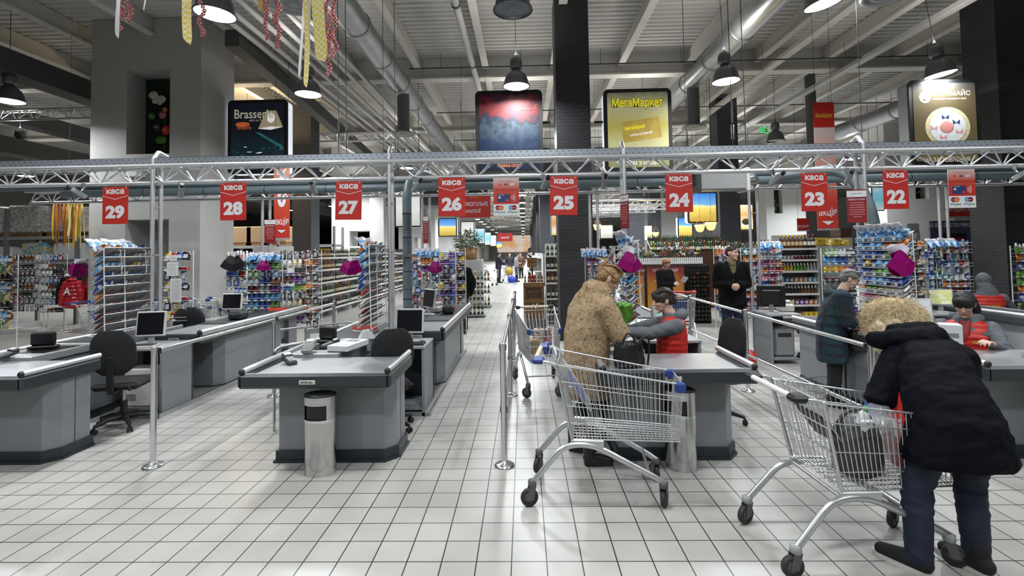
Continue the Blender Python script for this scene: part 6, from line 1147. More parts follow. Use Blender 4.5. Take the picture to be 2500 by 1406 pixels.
standing('elderly woman with short grey hair in a dark teal plaid coat', (3.44, 5.62, 0), -2.05, 1.54, 'plaid', .56, 'black_fabric', 'hair_grey', CAP_S, .1, .5, ((-.02, .42, 1.12), (.08, .40, 1.06)), 1.2, stoop=.28, coat_name='plaid_coat', hood=True, strands_=[((x, .07, .10), (x*1.3, -.02, .15), (x*1.1, -.11, .04)) for x in (-.06, -.03, 0, .03, .06)]+[((s*.07, .07, .06), (s*.1, -.02, .06), (s*.08, -.09, .0)) for s in (-1, 1)])
b = MB(); rg = []
for z, rx, ry in ((0, .14, .06), (.03, .16, .075), (.18, .15, .07), (.24, .13, .05)): rg.append([V((rx*math.cos(2*PI*k/20), ry*math.sin(2*PI*k/20), z)) for k in range(20)])
t = thing('handbag', 'black shoulder bag with pink trim at the plaid coat woman', 'bag', (3.66, 5.38, .64), -.5); b.rings(rg, 'leather'); b.build('body', t); b = MB(); b.tube([(-.1, .03, .24), (-.16, .10, .45), (-.18, .16, .66)], .008, 'leather', 6); b.build('strap', t); b = MB(); b.tube([(-.13, -.06, .235), (0, -.078, .245), (.13, -.05, .235)], .008, 'pink', 6); b.build('trim', t)
standing('woman with ginger hair in a black coat reading her phone', (3.12, 11.0, 0), -2.5, 1.56, 'coat_black', .80, 'dark_grey', 'hair_ginger', CAP_F+[((.07, 0, -.03), (.035, .06, .06)), ((-.07, 0, -.03), (.035, .06, .06))], .15, .3, ((-.05, .32, 1.16), (.10, .32, 1.14)), 1.12, coat_name='coat', strands_=[((s*.07, .06, .06), (s*.12, -.02, .06), (s*.10, -.05, -.06)) for s in (-1, 1)])
t = thing('phone', 'white leaflet in the hand of the ginger haired woman', 'leaflet', (3.42, 10.68, 1.06), .3); b = MB(); b.box(-.06, .06, -.003, .003, 0, .14, 'paper'); b.build('sheet', t); t.rotation_euler = (.5, .3, .3)
standing('shopper in a dark red hooded jacket hidden behind the fur coat', (.62, 5.72, 0), -1.45, 1.52, 'dark_red', .82, 'jeans_blue', 'hair_brown', CAP_F, .2, .5, ((-.12, .44, 1.02), (.14, .44, 1.0)), 1.05, stoop=.42, shoes='white', shoe_sole='white', coat_name='hooded_jacket', hood=True)
standing('dark clothed shopper seen behind the snack rack at the aisle', (-1.42, 10.75, 0), .3, 1.70, 'coat_black', .82, 'black_fabric', 'hair_black', CAP, 0, .1, None, 1.1, face=False)
standing('far man in a dark coat pushing a trolley along the aisle', (-1.5, 28.7, 0), -1.1, 1.78, 'far_coat', .80, 'jeans', 'hair_black', CAP, 0, .1, ((-.2, .4, 1.05), (.2, .4, 1.05)), 1.1, face=False, lite=True, vox=.014)
standing('far woman in a pale blouse and black skirt with folded arms', (-.46, 29.4, 0), -1.3, 1.68, 'far_blouse', .98, 'black_fabric', 'hair_black', CAP, 0, .0, ((.05, .2, 1.15), (-.05, .2, 1.15)), .9, face=False, lite=True, vox=.014, coat_name='blouse', legsplit=.06)
standing('far man in a grey jumper beyond the pushed trolley', (-.95, 33, 0), PI, 1.72, 'far_coat', .9, 'dark_grey', 'hair_black', CAP, 0, .0, None, 1., face=False, lite=True, vox=.016)
standing('far person in a brown coat close behind the pale blouse', (-.2, 33.5, 0), PI-.6, 1.72, 'brown', .7, 'black_fabric', 'hair_brown', CAP, 0, .0, None, 1., face=False, lite=True, vox=.016, coat_name='coat')

# ================================================================ BACKGROUND OF THE SHOP
# hanging ribbon garlands near the camera
def ribbon(b, p0, length, w_, m, seed, tw=.6):
    r = random.Random(seed); n = 16; vs = []; a = r.uniform(-.4, .4); x0, y0, z0 = p0
    for i in range(n+1):
        f = i/n; a += r.uniform(-.09, .11)*tw; ww = w_*(1 if f < .93 else 1-(f-.93)*6); x = x0+.02*math.sin(3*f+seed)*length; y = y0+.015*math.sin(4*f+seed*2)
        vs += [(x-math.cos(a)*ww/2, y-math.sin(a)*ww/2, z0-length*f+(.02 if i == n else 0)), (x+math.cos(a)*ww/2, y+math.sin(a)*ww/2, z0-length*f)]
    b.add(vs, [(2*i, 2*i+1, 2*i+3, 2*i+2) for i in range(n)], m, True)
def bead_strand(b, p0, length, seed, m='gingham_red'):
    r = random.Random(seed); n = int(length/.022); x, y, z = p0
    for i in range(n):
        f = i/n; c = V((x+.012*math.sin(i*.9+seed), y+.01*math.cos(i*1.1), z-length*f))
        for k in range(5): a = 2*PI*k/5+i; b.ell(c+V((.009*math.cos(a), .004, .009*math.sin(a))), (.0075, .006, .0075), m, 6, 4)
    b.cyl((x, y, z), (x, y, z-length), .002, m, 4)
def garland(px, py_bottom, items, label, Y=3.0):
    """items: (kind, dx, top overlap, bottom pixel y, width)"""
    a = atY(px, py_bottom, Y); zt = 3.72; t = thing('ribbon_garland', label, 'decoration', (a.x, Y, zt)); b = MB(); b.cyl((0, 0, 0), (0, 0, 7.15-zt), .003, 'dark_grey', 4); b.tube([(.05*math.cos(u), .05*math.sin(u), 0) for u in [2*PI*k/12 for k in range(12)]], .012, 'straw', 6, closed=True); b.build('hanging_ring', t)
    for i, (kind, x_px, yb, w_) in enumerate(items):
        p = atY(x_px, yb, Y)-V((a.x, Y, zt)); L = -p.z; b = MB(); y = -.03+.02*i
        if kind == 'bead': bead_strand(b, (p.x, y, 0), L, i+3); b.build('bead_strand', t)
        else: ribbon(b, (p.x, y, 0), L, w_, kind, i+int(px)); b.build('ribbon', t)
garland(305, 100, [('ribbon_white', 300, 102, .028), ('bead', 317, 60, 0), ('bead', 290, 74, 0), ('ribbon_white', 345, 26, .012), ('ribbon_white', 283, 15, .01)], 'short white and red gingham garland at the top left')
garland(475, 115, [('gingham_yellow', 468, 116, .05), ('gingham_yellow', 455, 30, .02), ('bead', 488, 90, 0)], 'yellow gingham ribbon garland beside the tilted lamp at the top left')
garland(660, 120, [('bead', 655, 105, 0), ('bead', 680, 122, 0), ('straw', 640, 30, .06), ('bead', 668, 60, 0)], 'red gingham bead garland with straw at the top left')
garland(765, 180, [('gingham_yellow', 782, 155, .085), ('gingham_yellow', 742, 215, .03), ('ribbon_white', 733, 192, .016), ('ribbon_white', 752, 140, .022), ('bead', 738, 140, 0), ('bead', 805, 136, 0), ('bead', 786, 178, 0), ('bead', 725, 60, 0), ('bead', 750, 30, 0)], 'longest garland of yellow gingham, white ribbons and red beads')
# yellow and orange ribbon curtain far left
t = thing('ribbon_curtain', 'bundle of yellow and orange ribbons hanging left of the pillar', 'decoration', (-9.6, 10.4, 3.0)); rr = random.Random(5); P0 = atY(168, 495, 10.2)
for k in range(22): b = MB(); x = P0.x+rr.uniform(-.28, .28); ribbon(b, (x+9.6, -.2+rr.uniform(-.1, .1), .0), rr.uniform(.75, 1.05), rr.uniform(.02, .05), ('yellow', 'orange', 'gingham_yellow', 'rust')[k % 4], k); b.build('ribbon', t)
b = MB(); b.cyl((P0.x+9.3, -.2, .0), (P0.x+9.9, -.2, .0), .01, 'steel', 6); b.cyl((P0.x+9.6, -.2, 0), (P0.x+9.6, -.2, 4.18), .003, 'dark_grey', 4); b.build('hanger', t)
# warehouse racking with wrapped pallets, far left
t = thing('pallet_rack', 'tall warehouse rack with two loaded levels at the far left', 'shelving', (-16.2, 13.2, 0)); b = MB()
for x in (0, 1.9, 3.9, 5.6):
    b = MB(); b.box(x-.04, x+.04, -.04, .04, 0, 3.2, 'grey'); b.box(x-.04, x+.04, .86, .94, 0, 3.2, 'grey'); b.box(x-.02, x+.02, 0, .9, 1, 1.04, 'grey'); b.build('upright', t)
for z in (1.72, 2.42): b = MB(); b.box(0, 5.6, -.03, .03, z-.09, z, 'plastic_grey'); b.box(0, 5.6, .87, .93, z-.09, z, 'plastic_grey'); b.box(0, 5.6, 0, .9, z-.02, z, 'dark_grey'); b.build('shelf_beam', t)
for i, (x, w_, z, h, m, nm, lb) in enumerate(((.35, .8, 2.52, .82, 'pallet_wrap', 'wrapped_pallet', 'wrapped pallet load at the left edge, upper level'), (1.25, .85, 2.52, .86, 'pallet_wrap', 'wrapped_pallet', 'wrapped pallet load second from the left edge'), (2.3, .9, 2.52, .88, 'pallet_wrap', 'wrapped_pallet', 'tall wrapped pallet load in the middle of the upper level'), (3.4, .85, 2.52, .84, 'pallet_wrap', 'wrapped_pallet', 'wrapped pallet load behind the ribbon curtain'), (.5, .8, 1.73, .45, 'pallet_box', 'carton_stack', 'stack of pale cartons at the left of the lower level'), (1.6, .8, 1.73, .42, 'paper', 'carton_stack', 'white packets piled on the lower level'), (2.6, .7, 1.73, .52, 'pallet_box', 'carton_stack', 'turquoise and yellow carton on the lower level'), (3.6, .9, 1.73, .5, 'paper', 'carton_stack', 'white cartons below the ribbon curtain'))):
    q = thing(nm, lb, 'pallet', (-16.2+x, 13.25, z-.1 if z > 2 else z)); b = MB()
    if z > 2: [b.box(-w_/2, w_/2, y, y+.1, 0, .1, 'wood') for y in (0, .38, .76)]; b.build('pallet', q); b = MB()
    b.box(-w_/2, w_/2, .0, .85, .1 if z > 2 else 0, h, m, .04); b.build('load', q)
for i, (x, w_, lb) in enumerate(((0, .95, 'brown boxed pallet far behind the lane 28 sign, leftmost'), (1.25, .9, 'brown boxed pallet far behind the red notice'), (2.3, .9, 'brown boxed pallet far behind, rightmost'))):
    a = atY(560+25*i, 612, 19); q = thing('wrapped_pallet', lb, 'pallet', (a.x+.3*i+.4, 19, 2.2)); b = MB(); b.box(-w_/2, w_/2, 0, .8, .1, .75, 'cardboard', .03); b.build('load', q); b = MB(); b.box(-w_/2, w_/2, 0, .8, 0, .1, 'wood'); b.build('pallet', q)
t = thing('pallet_rack', 'warehouse rack far behind the lane 28 sign', 'shelving', (-11.6, 18.9, 0)); b = MB()
for x in (0, 2, 4.2): b = MB(); b.box(x-.04, x+.04, 0, .08, 0, 2.9, 'grey'); b.box(x-.04, x+.04, .9, .98, 0, 2.9, 'grey'); b.box(x-.02, x+.02, 0, .9, 1, 1.04, 'grey'); b.build('upright', t)
b = MB(); b.box(0, 4.2, 0, .98, 2.1, 2.2, 'plastic_grey'); b.box(0, 4.2, 0, .98, 1.2, 1.26, 'plastic_grey'); b.build('shelf_beam', t)
# red and black padded jackets on a rail
t = thing('clothes_rail', 'chrome clothes rail at the left beside the pillar', 'clothes rail', (-11.1, 11.6, 0)); b = MB()
for x in (0, 1.1): b.cyl((x, 0, 0), (x, 0, 1.5), .015, 'chrome', 8); b.cyl((x, -.2, .02), (x, .2, .02), .015, 'chrome', 8)
b.cyl((0, 0, 1.5), (1.1, 0, 1.5), .015, 'chrome', 8); b.build('frame', t)
def padded_jacket(x, y, m, label, trim=False, s=1.):
    t = thing('padded_jacket', label, 'jacket', (x, y, .62)); t.scale = (s, s, s); b = MB()
    for i in range(7): z = .06+.1*i; w_ = .24-.010*i; b.ell((0, 0, z), (w_, .125, .085), m, 18, 8)
    for sx in (-1, 1): limb(b, [((sx*.16, 0, .66), .09), ((sx*.25, -.01, .42), .085), ((sx*.29, -.02, .12), .065)], m)
    add_mesh(t, remesh(b, 'shell', .012, 1, .5, lambda co: .004*math.sin(co.z*58)+.008*noise.noise(co*14)), 'shell'); b = MB(); b.tube(bez((-.1, -.05, .74), (0, -.16, .80), (.1, -.05, .74), 8)+bez((.1, -.05, .74), (0, .1, .85), (-.1, -.05, .74), 8), .035, 'white' if trim else m, 8); b.build('hood_trim', t); b = MB(); b.tube(bez((-.12, 0, .76), (0, 0, .86), (.12, 0, .76), 6), .008, 'steel', 6); b.tube(bez((0, 0, .82), (.0, 0, .9), (.02, 0, .885), 5), .006, 'steel', 6); b.build('hanger', t); return t
a = atY(182, 690, 11.4); jk = padded_jacket(a.x, 11.35, 'jacket_red', 'red padded jacket with a white letter patch on the rail by the pillar', s=.88); b = MB(); b.text('A', (-.02, -.15, .36), (1, 0, 0), (0, .1, 1), .2, 'paper', .02); b.build('patch', jk); padded_jacket(a.x-.28, 11.62, 'coat_black', 'black padded jacket with white fur hood behind the red one', True); padded_jacket(a.x+.4, 11.6, 'jacket_red', 'second red padded jacket, nearer the pillar')
# crates and boxes at the right of the main aisle
def crate_box(x0, x1, y0, y1, z0, z1, label, mark=None, m='wood', slats=4):
    t = thing('wooden_crate', label, 'crate', ((x0+x1)/2, y0, z0)); w_ = (x1-x0)/2; d = y1-y0; h = z1-z0; b = MB()
    for i in range(slats):
        b.box(-w_, w_, 0, .02, h*i/slats+.006, h*(i+1)/slats-.006, m, .003); b.box(-w_, -w_+.02, .02, d, h*i/slats+.006, h*(i+1)/slats-.006, m); b.box(w_-.02, w_, .02, d, h*i/slats+.006, h*(i+1)/slats-.006, m)
    b.box(-w_+.02, w_-.02, .02, d-.01, 0, h*.97, 'wood_dark'); b.build('boards', t)
    if mark:
        b = MB(); b.box(-w_*.75, w_*.75, -.006, 0, h*.3, h*.75, 'wood_dark'); b.build('mark_plate', t); b = MB(); b.text(mark, (0, -.008, h*.5), (1, 0, 0), (0, 0, 1), h*.12, 'wood', .01, w=w_*1.1); b.text('WHISKEY', (0, -.008, h*.36), (1, 0, 0), (0, 0, 1), h*.07, 'wood', 0, w=w_*.7); b.build('lettering', t)
a = atY(1279, 790, 12.0); c = atY(1330, 790, 12.0); crate_box(a.x, c.x, 12.0, 12.5, 0, .50, 'lower wooden whiskey crate at the right of the main aisle', None, slats=3); crate_box(a.x, c.x, 12.0, 12.5, .505, 1.02, 'upper wooden whiskey crate with dark stamp at the right of the main aisle', 'BULLEIT', slats=4)
for i in range(6): put('wine', 'brown', (a.x+.05+.083*i, 12.12, 1.021), (0, 0, i), 'standing on the whiskey crates', .62)
a = atY(1287, 652, 12.15); c = atY(1311, 628, 12.15); crate_box(a.x, c.x, 12.15, 12.35, a.z, c.z, 'small wooden box on a stand above the whiskey crates', None, slats=2)
t = thing('display_stand', 'dark stand carrying the small wooden box', 'stand', ((a.x+c.x)/2, 12.25, 1.021)); b = MB(); b.box(-.02, .02, -.02, .02, 0, a.z-1.022, 'wood_dark'); b.box(-.07, .07, -.06, .06, 0, .012, 'wood_dark'); b.box(-.06, .06, -.03, .06, .012, .16, 'red', .004); b.build('post', t)
# white shelf run behind the crates, right side of the aisle
gondola(.55, 14.5, 7, 1.2, (.3, .75, 1.2, 1.6), .4, 'white shelf run of the right aisle side beyond the crates', 'on the right aisle shelves beyond the crates', -1, 61, ('black', 'green', 'brown'), 8, 1)
# left side of the main aisle: shelves, planter
gondola(-2.95, 12.8, 4, 1.1, (.3, .72, 1.12, 1.5), .38, 'grey shelf run with bottles and jars left of the main aisle', 'on the shelf run left of the main aisle', 1, 62, ('black', 'green', 'brown'), 8, 2, back='plastic_grey')
gondola(-4.2, 27.5, 10, 1.3, (.3, .7, 1.1, 1.5, 1.9), .4, 'long far white shelf run left of the main aisle', 'on the long far shelf run', 1, 63, ('black', 'green', 'brown'), 9, 0)
a = atY(1142, 634, 17); t = thing('potted_plant', 'bushy plant in a brown tub on the shelf left of the aisle', 'plant', (a.x, 17.2, a.z)); b = MB(); b.lathe([(.24, 0), (.3, .02), (.34, .42), (.31, .42), (.30, .3), (.0, .3)], 'wood', 18); b.build('tub', t); b = MB(); rr = random.Random(8)
for k in range(520):
    u = rr.uniform(0, 2*PI); el = rr.uniform(-.2, 1.4); d = V((math.cos(u)*math.cos(el), math.sin(u)*math.cos(el), math.sin(el))); p = V((0, 0, .55))+d*rr.uniform(.2, .5); a_, c_ = basis(d+V((0, 0, .1))); L = rr.uniform(.06, .14); b.add([p-a_*.03, p+d*L*.5+a_*.035, p+d*L-V((0, 0, .05)), p+d*L*.5-a_*.04], [(0, 1, 2, 3)], 'dark_leaf' if k % 4 else 'pale_leaf')
for k in range(12): u = 2*PI*k/12; b.tube([(0, 0, .3), (.25*math.cos(u), .25*math.sin(u), .75)], .008, 'dark_leaf', 4)
b.build('foliage', t)
t = thing('plant_stand', 'grey counter under the potted plant left of the aisle', 'stand', (a.x, 17.2, 0)) if False else None
b = MB(); zz = atY(1142, 634, 17).z; xx = atY(1142, 634, 17).x; b.box(xx-.5, xx+.5, 16.9, 17.6, 0, zz, 'plastic_grey', .01); b.build('display_plinth', label='grey plinth carrying the potted plant', cat='plinth')
# floor standing bottle islands left of the aisle
for i, (px, yb, Y, lb) in enumerate(((1160, 770, 13.6, 'small bottle display beside the dark shopper'), (1178, 745, 16, 'bottle display stand farther along the left of the aisle'))):
    a = atY(px, yb, Y); t = thing('bottle_display', lb, 'display', (a.x, Y, 0)); b = MB()
    for z in (.05, .45, .85): b.box(-.3, .3, -.25, .25, z, z+.03, 'plastic_grey')
    b.box(-.3, -.28, -.25, .25, 0, 1.0, 'teal' if i == 0 else 'plastic_grey'); b.build('frame', t)
    for z in (.081, .481, .881):
        for q in range(5): put('wine', ('black', 'green', 'brown')[(q+i) % 3], (a.x-.22+.11*q, Y-.15, z), (0, 0, q), 'on the bottle displays left of the aisle')
# wine department right: low displays with bottle tops, flowers, amber posters
def bottle_row(x0, x1, y, z, n, rows, where, seed, lean=0.):
    r = random.Random(seed)
    for j in range(rows):
        for i in range(n): put('wine', r.choice(('black', 'black', 'green', 'brown')), (x0+(x1-x0)*(i+.5)/n, y+.11*j, z+.07*j), (0, 0, r.uniform(0, 6)), where if j == 0 else 'rear rows', r.uniform(.9, 1.1))
a = atY(1588, 628, 15); c = atY(1772, 590, 15)
t = thing('wine_display', 'long dark stepped wine display behind the flower stand', 'display', (a.x, 15, 0)); w_ = c.x-a.x; b = MB()
for j in range(4): b.box(0, w_, .11*j-.05, .11*j+.06, 0, 1.70+.07*j, 'wood_dark')
b.build('steps', t); b = MB()
for k in range(6): q = w_*(.45+.1*k); b.prism([(q, 1.70), (q+.18, 2.05), (q+.22, 2.05), (q+.06, 1.70)], -.03, -.01, 'wood_dark', 'y')
b.build('easel_panels', t)
bottle_row(a.x, c.x, 15, 1.701, 34, 4, 'on the stepped wine display behind the flowers', 71)
a = atY(1900, 600, 13); c = atY(1780, 600, 13); b = MB(); b.box(c.x, a.x+.5, 13, 13.4, 0, 1.62, 'wood_dark'); b.build('wine_display', label='dark wine display behind the cosmetics racks right of the man', cat='display'); bottle_row(c.x, a.x+.5, 13.08, 1.621, 20, 2, 'on the dark display behind the cosmetics racks', 72)
a = atY(1552, 634, 12.2); c = atY(1712, 630, 12.2); t = thing('flower_stand', 'flower stand with white picket fence in front of the wine display', 'stand', (a.x, 12.2, 0)); w_ = c.x-a.x; b = MB(); b.box(0, w_, 0, .7, 0, a.z-.12, 'wood_dark'); b.build('table', t); b = MB(); q = 0
while q < w_: b.prism([(q, a.z-.12), (q+.035, a.z-.12), (q+.035, a.z+.02), (q+.0175, a.z+.045), (q, a.z+.02)], -.02, -.005, 'white', 'y'); q += .05
b.box(0, w_, -.005, .0, a.z-.09, a.z-.06, 'white'); b.build('picket_fence', t)
rr = random.Random(12)
for k in range(26):
    x = a.x+w_*(k+.5)/26+rr.uniform(-.03, .03); y = 12.28+rr.uniform(0, .4); h = rr.uniform(.16, .34)+(y-12.28)*.4; t = thing('flower_bunch', 'artificial flower bunch on the picket fence stand', 'flowers', (x, y, a.z-.119), group='flower bunches on the stand'); b = MB()
    for q in range(7): u = rr.uniform(0, 6.3); b.tube([(0, 0, 0), (.05*math.cos(u), .05*math.sin(u), h*.6), (.08*math.cos(u), .08*math.sin(u), h)], .003, 'dark_leaf', 4)
    for q in range(8): u = rr.uniform(0, 6.3); z = rr.uniform(.4, .9)*h; d = V((math.cos(u), math.sin(u), .4)); b.add([V((0, 0, z)), V((0, 0, z))+d*.06+V((0, 0, .02)), V((0, 0, z))+d*.11, V((0, 0, z))+d*.06-V((0, 0, .02))], [(0, 1, 2, 3)], 'dark_leaf')
    b.build('stems', t); b = MB(); cm = rr.choice(('lavender', 'lavender', 'white', 'yellow', 'jacket_red', 'paper', 'orange'))
    for q in range(9): u = rr.uniform(0, 6.3); s_ = rr.uniform(.012, .024); b.ell((.085*math.cos(u)*rr.random(), .085*math.sin(u)*rr.random(), h*rr.uniform(.75, 1.1)), (s_, s_, s_), cm, 7, 5)
    b.build('blooms', t)
for i, (x0, x1, tx, lb) in enumerate(((1553, 1576, 'ФРАНЦІЯ', 'amber poster panel left of the ginger haired woman'), (1578, 1672, 'ПОРТУГАЛІЯ', 'wide amber poster panel behind the ginger haired woman'))):
    a = atY(x0, 765, 11.9); c = atY(x1, 655, 11.9); t = thing('poster_panel', lb, 'poster', (a.x, 11.9, 0)); w_ = c.x-a.x; b = MB(); b.box(0, w_, 0, .04, .12, 1.4, 'brown_dark'); b.box(.0, .05, -.03, .1, 0, .12, 'brown_dark'); b.box(w_-.05, w_, -.03, .1, 0, .12, 'brown_dark'); b.build('frame', t)
    b = MB(); b.box(.04, w_-.04, -.006, 0, .2, 1.34, 'amber'); b.build('poster', t); b = MB(); b.text(tx, (w_/2, -.008, 1.24), (1, 0, 0), (0, 0, 1), .06, 'paper', 0, w=min(w_*.8, .6)); r2 = random.Random(i)
    for k in range(12): x = r2.uniform(.1, w_-.1); z = r2.uniform(.3, 1.1); b.tube([(x, -.008, z), (x+.03, -.008, z+.06), (x+.08, -.008, z+.03)], .014, 'paper', 5, flat=.2)
    b.build('print', t)
a = atY(1682, 745, 11.8); c = atY(1732, 648, 11.8); t = thing('wine_rack', 'tall black rack of lying wine bottles right of the amber poster', 'rack', (a.x, 11.8, 0)); w_ = c.x-a.x; b = MB()
for i in range(7): b.box(w_*i/6-.008, w_*i/6+.008, 0, .3, 0, 1.38, 'black')
for j in range(13): b.box(0, w_, 0, .3, .1*j+.05, .1*j+.062, 'black')
b.build('grid', t)
for i in range(6):
    for j in range(12): put('wine', ('black', 'brown')[(i*j) % 3 == 1], (a.x+w_*(i+.5)/6, 11.76+.0, .1*j+.062+.038), (-PI/2, 0, 0), 'lying in the tall black rack', .9)
# hanging yellow lampshades
for px, py, Y, lb, s in ((1709, 567, 12.8, 'glowing yellow glass lampshade, left of the front pair', .58), (1736, 563, 12.6, 'glowing yellow glass lampshade, right of the front pair', .62), (1585, 580, 17, 'small glowing lampshade, left of the rear pair', .5), (1601, 579, 17.3, 'small glowing lampshade, right of the rear pair', .5), (1514, 588, 18, 'small glowing lampshade above the magenta bags', .42), (1458, 563, 14, 'half hidden orange lampshade beside the middle column', .5)):
    a = atY(px, py, Y); t = thing('hanging_lampshade', lb, 'lamp', a); t.scale = (s, s, s); b = MB(); b.lathe([(.02, 0), (.10, .02), (.16, .09), (.19, .2), (.235, .34), (.22, .34), (.17, .2), (.14, .1), (.0, .04)], 'warm_lamp', 20); b.build('glass_bowl', t); b = MB(); b.ell((0, 0, -.03), (.02, .02, .035), 'brown', 8, 6)
    for k in range(3): u = 2*PI*k/3; b.cyl((.22*math.cos(u), .22*math.sin(u), .34), (0, 0, .78), .006, 'brown', 5)
    b.cyl((0, 0, .78), (0, 0, (7.1-a.z)/s), .006, 'dark_grey', 5); b.build('chain', t)
    L = bpy.data.lights.new('lampshade_light', 'POINT'); L.energy = 12; L.color = (1, .75, .35); L.shadow_soft_size = .1; lo = bpy.data.objects.new('lampshade_light', L); COL.objects.link(lo); lo.parent = t; lo.location = (0, 0, .4)
# goods far right behind the racks
for i, (px0, px1, yb, yt, Y, m, nm, lb) in enumerate(((2144, 2190, 572, 552, 12, 'black', 'display_box', 'black box display above the large sweets rack'), (2215, 2245, 566, 545, 13, 'plastic_grey', 'display_box', 'grey hooded machine right of the white pillar base'), (2052, 2080, 580, 557, 11.5, 'wood_dark', 'display_box', 'dark red brown box above the yellow packets'), (2030, 2075, 600, 583, 11, 'wrap_yellow', 'snack_carton', 'yellow snack cartons on the shelf behind the sweets rack'), (1990, 2030, 600, 580, 11.2, 'wrap_yellow', 'snack_carton', 'yellow and black cartons beside the brown bottles'), (2190, 2240, 585, 570, 12.5, 'paper', 'carton_stack', 'white cartons piled beyond the sweets rack'))):
    a = atY(px0, yb, Y); c = atY(px1, yt, Y); q = thing(nm, lb, 'box', (a.x, Y, a.z)); b = MB(); b.box(0, c.x-a.x, 0, .4, 0, c.z-a.z, m, .02); b.build('body', q); b = MB(); b.box(0, c.x-a.x, 0, .4, -a.z, 0, 'plastic_grey'); b.build('shelf_base', q)

t = thing('price_board', 'white triangular board beside the hooded cashier', 'board', (6.55, 7.9, .85), 0); b = MB(); b.prism([(0, 0), (.42, 0), (.42, .5)], 0, .02, 'paper', 'y'); b.build('panel', t); b = MB(); b.text('АКЦІЯ', (.28, -.002, .06), (1, 0, 0), (0, 0, 1), .04, 'dark_grey', 0); b.build('lettering', t)
t = thing('display_box', 'white box with printed sign in front of the dark haired cashier', 'box', (3.98, 4.72, .825), -.5); b = MB(); b.box(-.08, .08, -.07, .07, 0, .2, 'paper', .006); b.build('carton', t); b = MB(); b.box(-.03, .05, -.072, -.07, .08, .12, 'grey'); b.build('print', t)

soft_bag('carrier_bag', (4.42, 4.28, .80), .4, .06, .17, .13, 'bag_pale', 'flat pale carrier bag lying on the right counter', seed=21, top=.3); soft_bag('carrier_bag', (7.75, 7.4, .85), .2, .24, .12, .1, 'bag_pale', 'white knotted carrier bag on the counter of the hooded cashier', seed=22, top=.2)
t = thing('candy_pack', 'small dark red pack on the right counter', 'pack', (4.62, 4.08, .80), .3); b = MB(); b.box(-.07, .07, -.03, .03, 0, .025, 'dark_red', .008); b.build('wrapper', t)
t = thing('purse', 'dark purse in the hands of the plaid coat woman', 'purse', (3.88, 5.72, .98), .3); b = MB(); b.box(-.06, .06, -.04, .04, 0, .05, 'leather', .012); b.build('body', t); b = MB(); b.box(-.05, .03, -.02, .02, .05, .09, 'paper', .003); b.build('receipt', t)
# distribution box and switch boxes on the pillar
t = thing('wall_box', 'white electric box on the pillar below the upper niche', 'electric box', (-8.55, 10.45, 3.55)); b = MB(); b.box(-.16, .22, 0, .14, 0, .42, 'offwhite', .01); b.build('housing', t); b = MB(); b.box(-.15, .12, -.004, 0, .02, .4, 'white', .003); b.build('door', t)
FAR_B.build('bottle', label='rows of bottles on the farther shelves, displays and the black rack', cat='bottles', kind='stuff')
bpy.data.scenes.remove(_ts)

# ================================================================ SIGNS, BANNERS, LIGHT BOXES
def plate_sign(name, label, px, Y, w_, h, m, tilt=0., thick=.006, cat='sign', edge=None):
    """hanging panel: origin at its centre"""
    t = thing(name, label, cat, px); t.rotation_euler = (0, tilt, 0); b = MB(); b.box(-w_/2, w_/2, -thick/2, thick/2, -h/2, h/2, m, .001); 
    b.build('panel', t); return t
def front(b, st, x, z, h, m, bold=0., w=None, y=-.0042, align='c'): b.text(st, (x, y, z), (1, 0, 0), (0, 0, 1), h, m, bold, w, align)
LW = {29: 'above the wire rack and the pillar', 28: 'right of the first truss post', 27: 'left of the second truss post', 26: 'right of the thick vertical teal pipe', 25: 'before the black middle column', 24: 'left of the grey ventilation box', 23: 'overlapping the red promotion banner', 22: 'right of the curved teal pipe'}
for lane, x0, x1, zt, zb, tl in ((29, -5.31, -4.98, 2.67, 2.20, 0), (28, -3.80, -3.47, 2.69, 2.22, 0), (27, -2.34, -2.01, 2.68, 2.20, .02), (26, -1.05, -.715, 2.70, 2.22, 0), (25, .335, .675, 2.69, 2.21, .03), (24, 1.755, 2.085, 2.69, 2.22, 0), (23, 3.40, 3.715, 2.67, 2.20, .015), (22, 4.385, 4.685, 2.68, 2.21, 0)):
    w_ = x1-x0; h = zt-zb; t = plate_sign('lane_sign', 'red hanging sign reading каса %d, %s' % (lane, LW[lane]), V(((x0+x1)/2, 6.04, (zt+zb)/2)), 0, w_, h, 'sign_red', tl)
    b = MB(); front(b, 'каса', 0, .115*h/.47+.03, .075 if False else .062, 'sign_white', .035, w=w_*.70); front(b, str(lane), 0, -h*.36, h*.36, 'sign_white', .055, w=w_*.74)
    z0 = h*.265-.005; b.prism([(-w_/2, z0), (0, z0-.045), (w_/2, z0), (w_/2, z0+.006), (0, z0-.039), (-w_/2, z0+.006)], -.0046, -.003, 'sign_white', 'y'); b.build('lettering', t)
    b = MB()
    for s in (-.4, .4): b.cyl((s*w_, 0, h/2-.01), (s*w_, .02, 2.72-(zt+zb)/2), .0015, 'steel', 4); b.cyl((s*w_, -.005, h/2-.015), (s*w_, .0, h/2-.015), .006, 'sign_white', 8)
    b.build('hanging_wires', t)
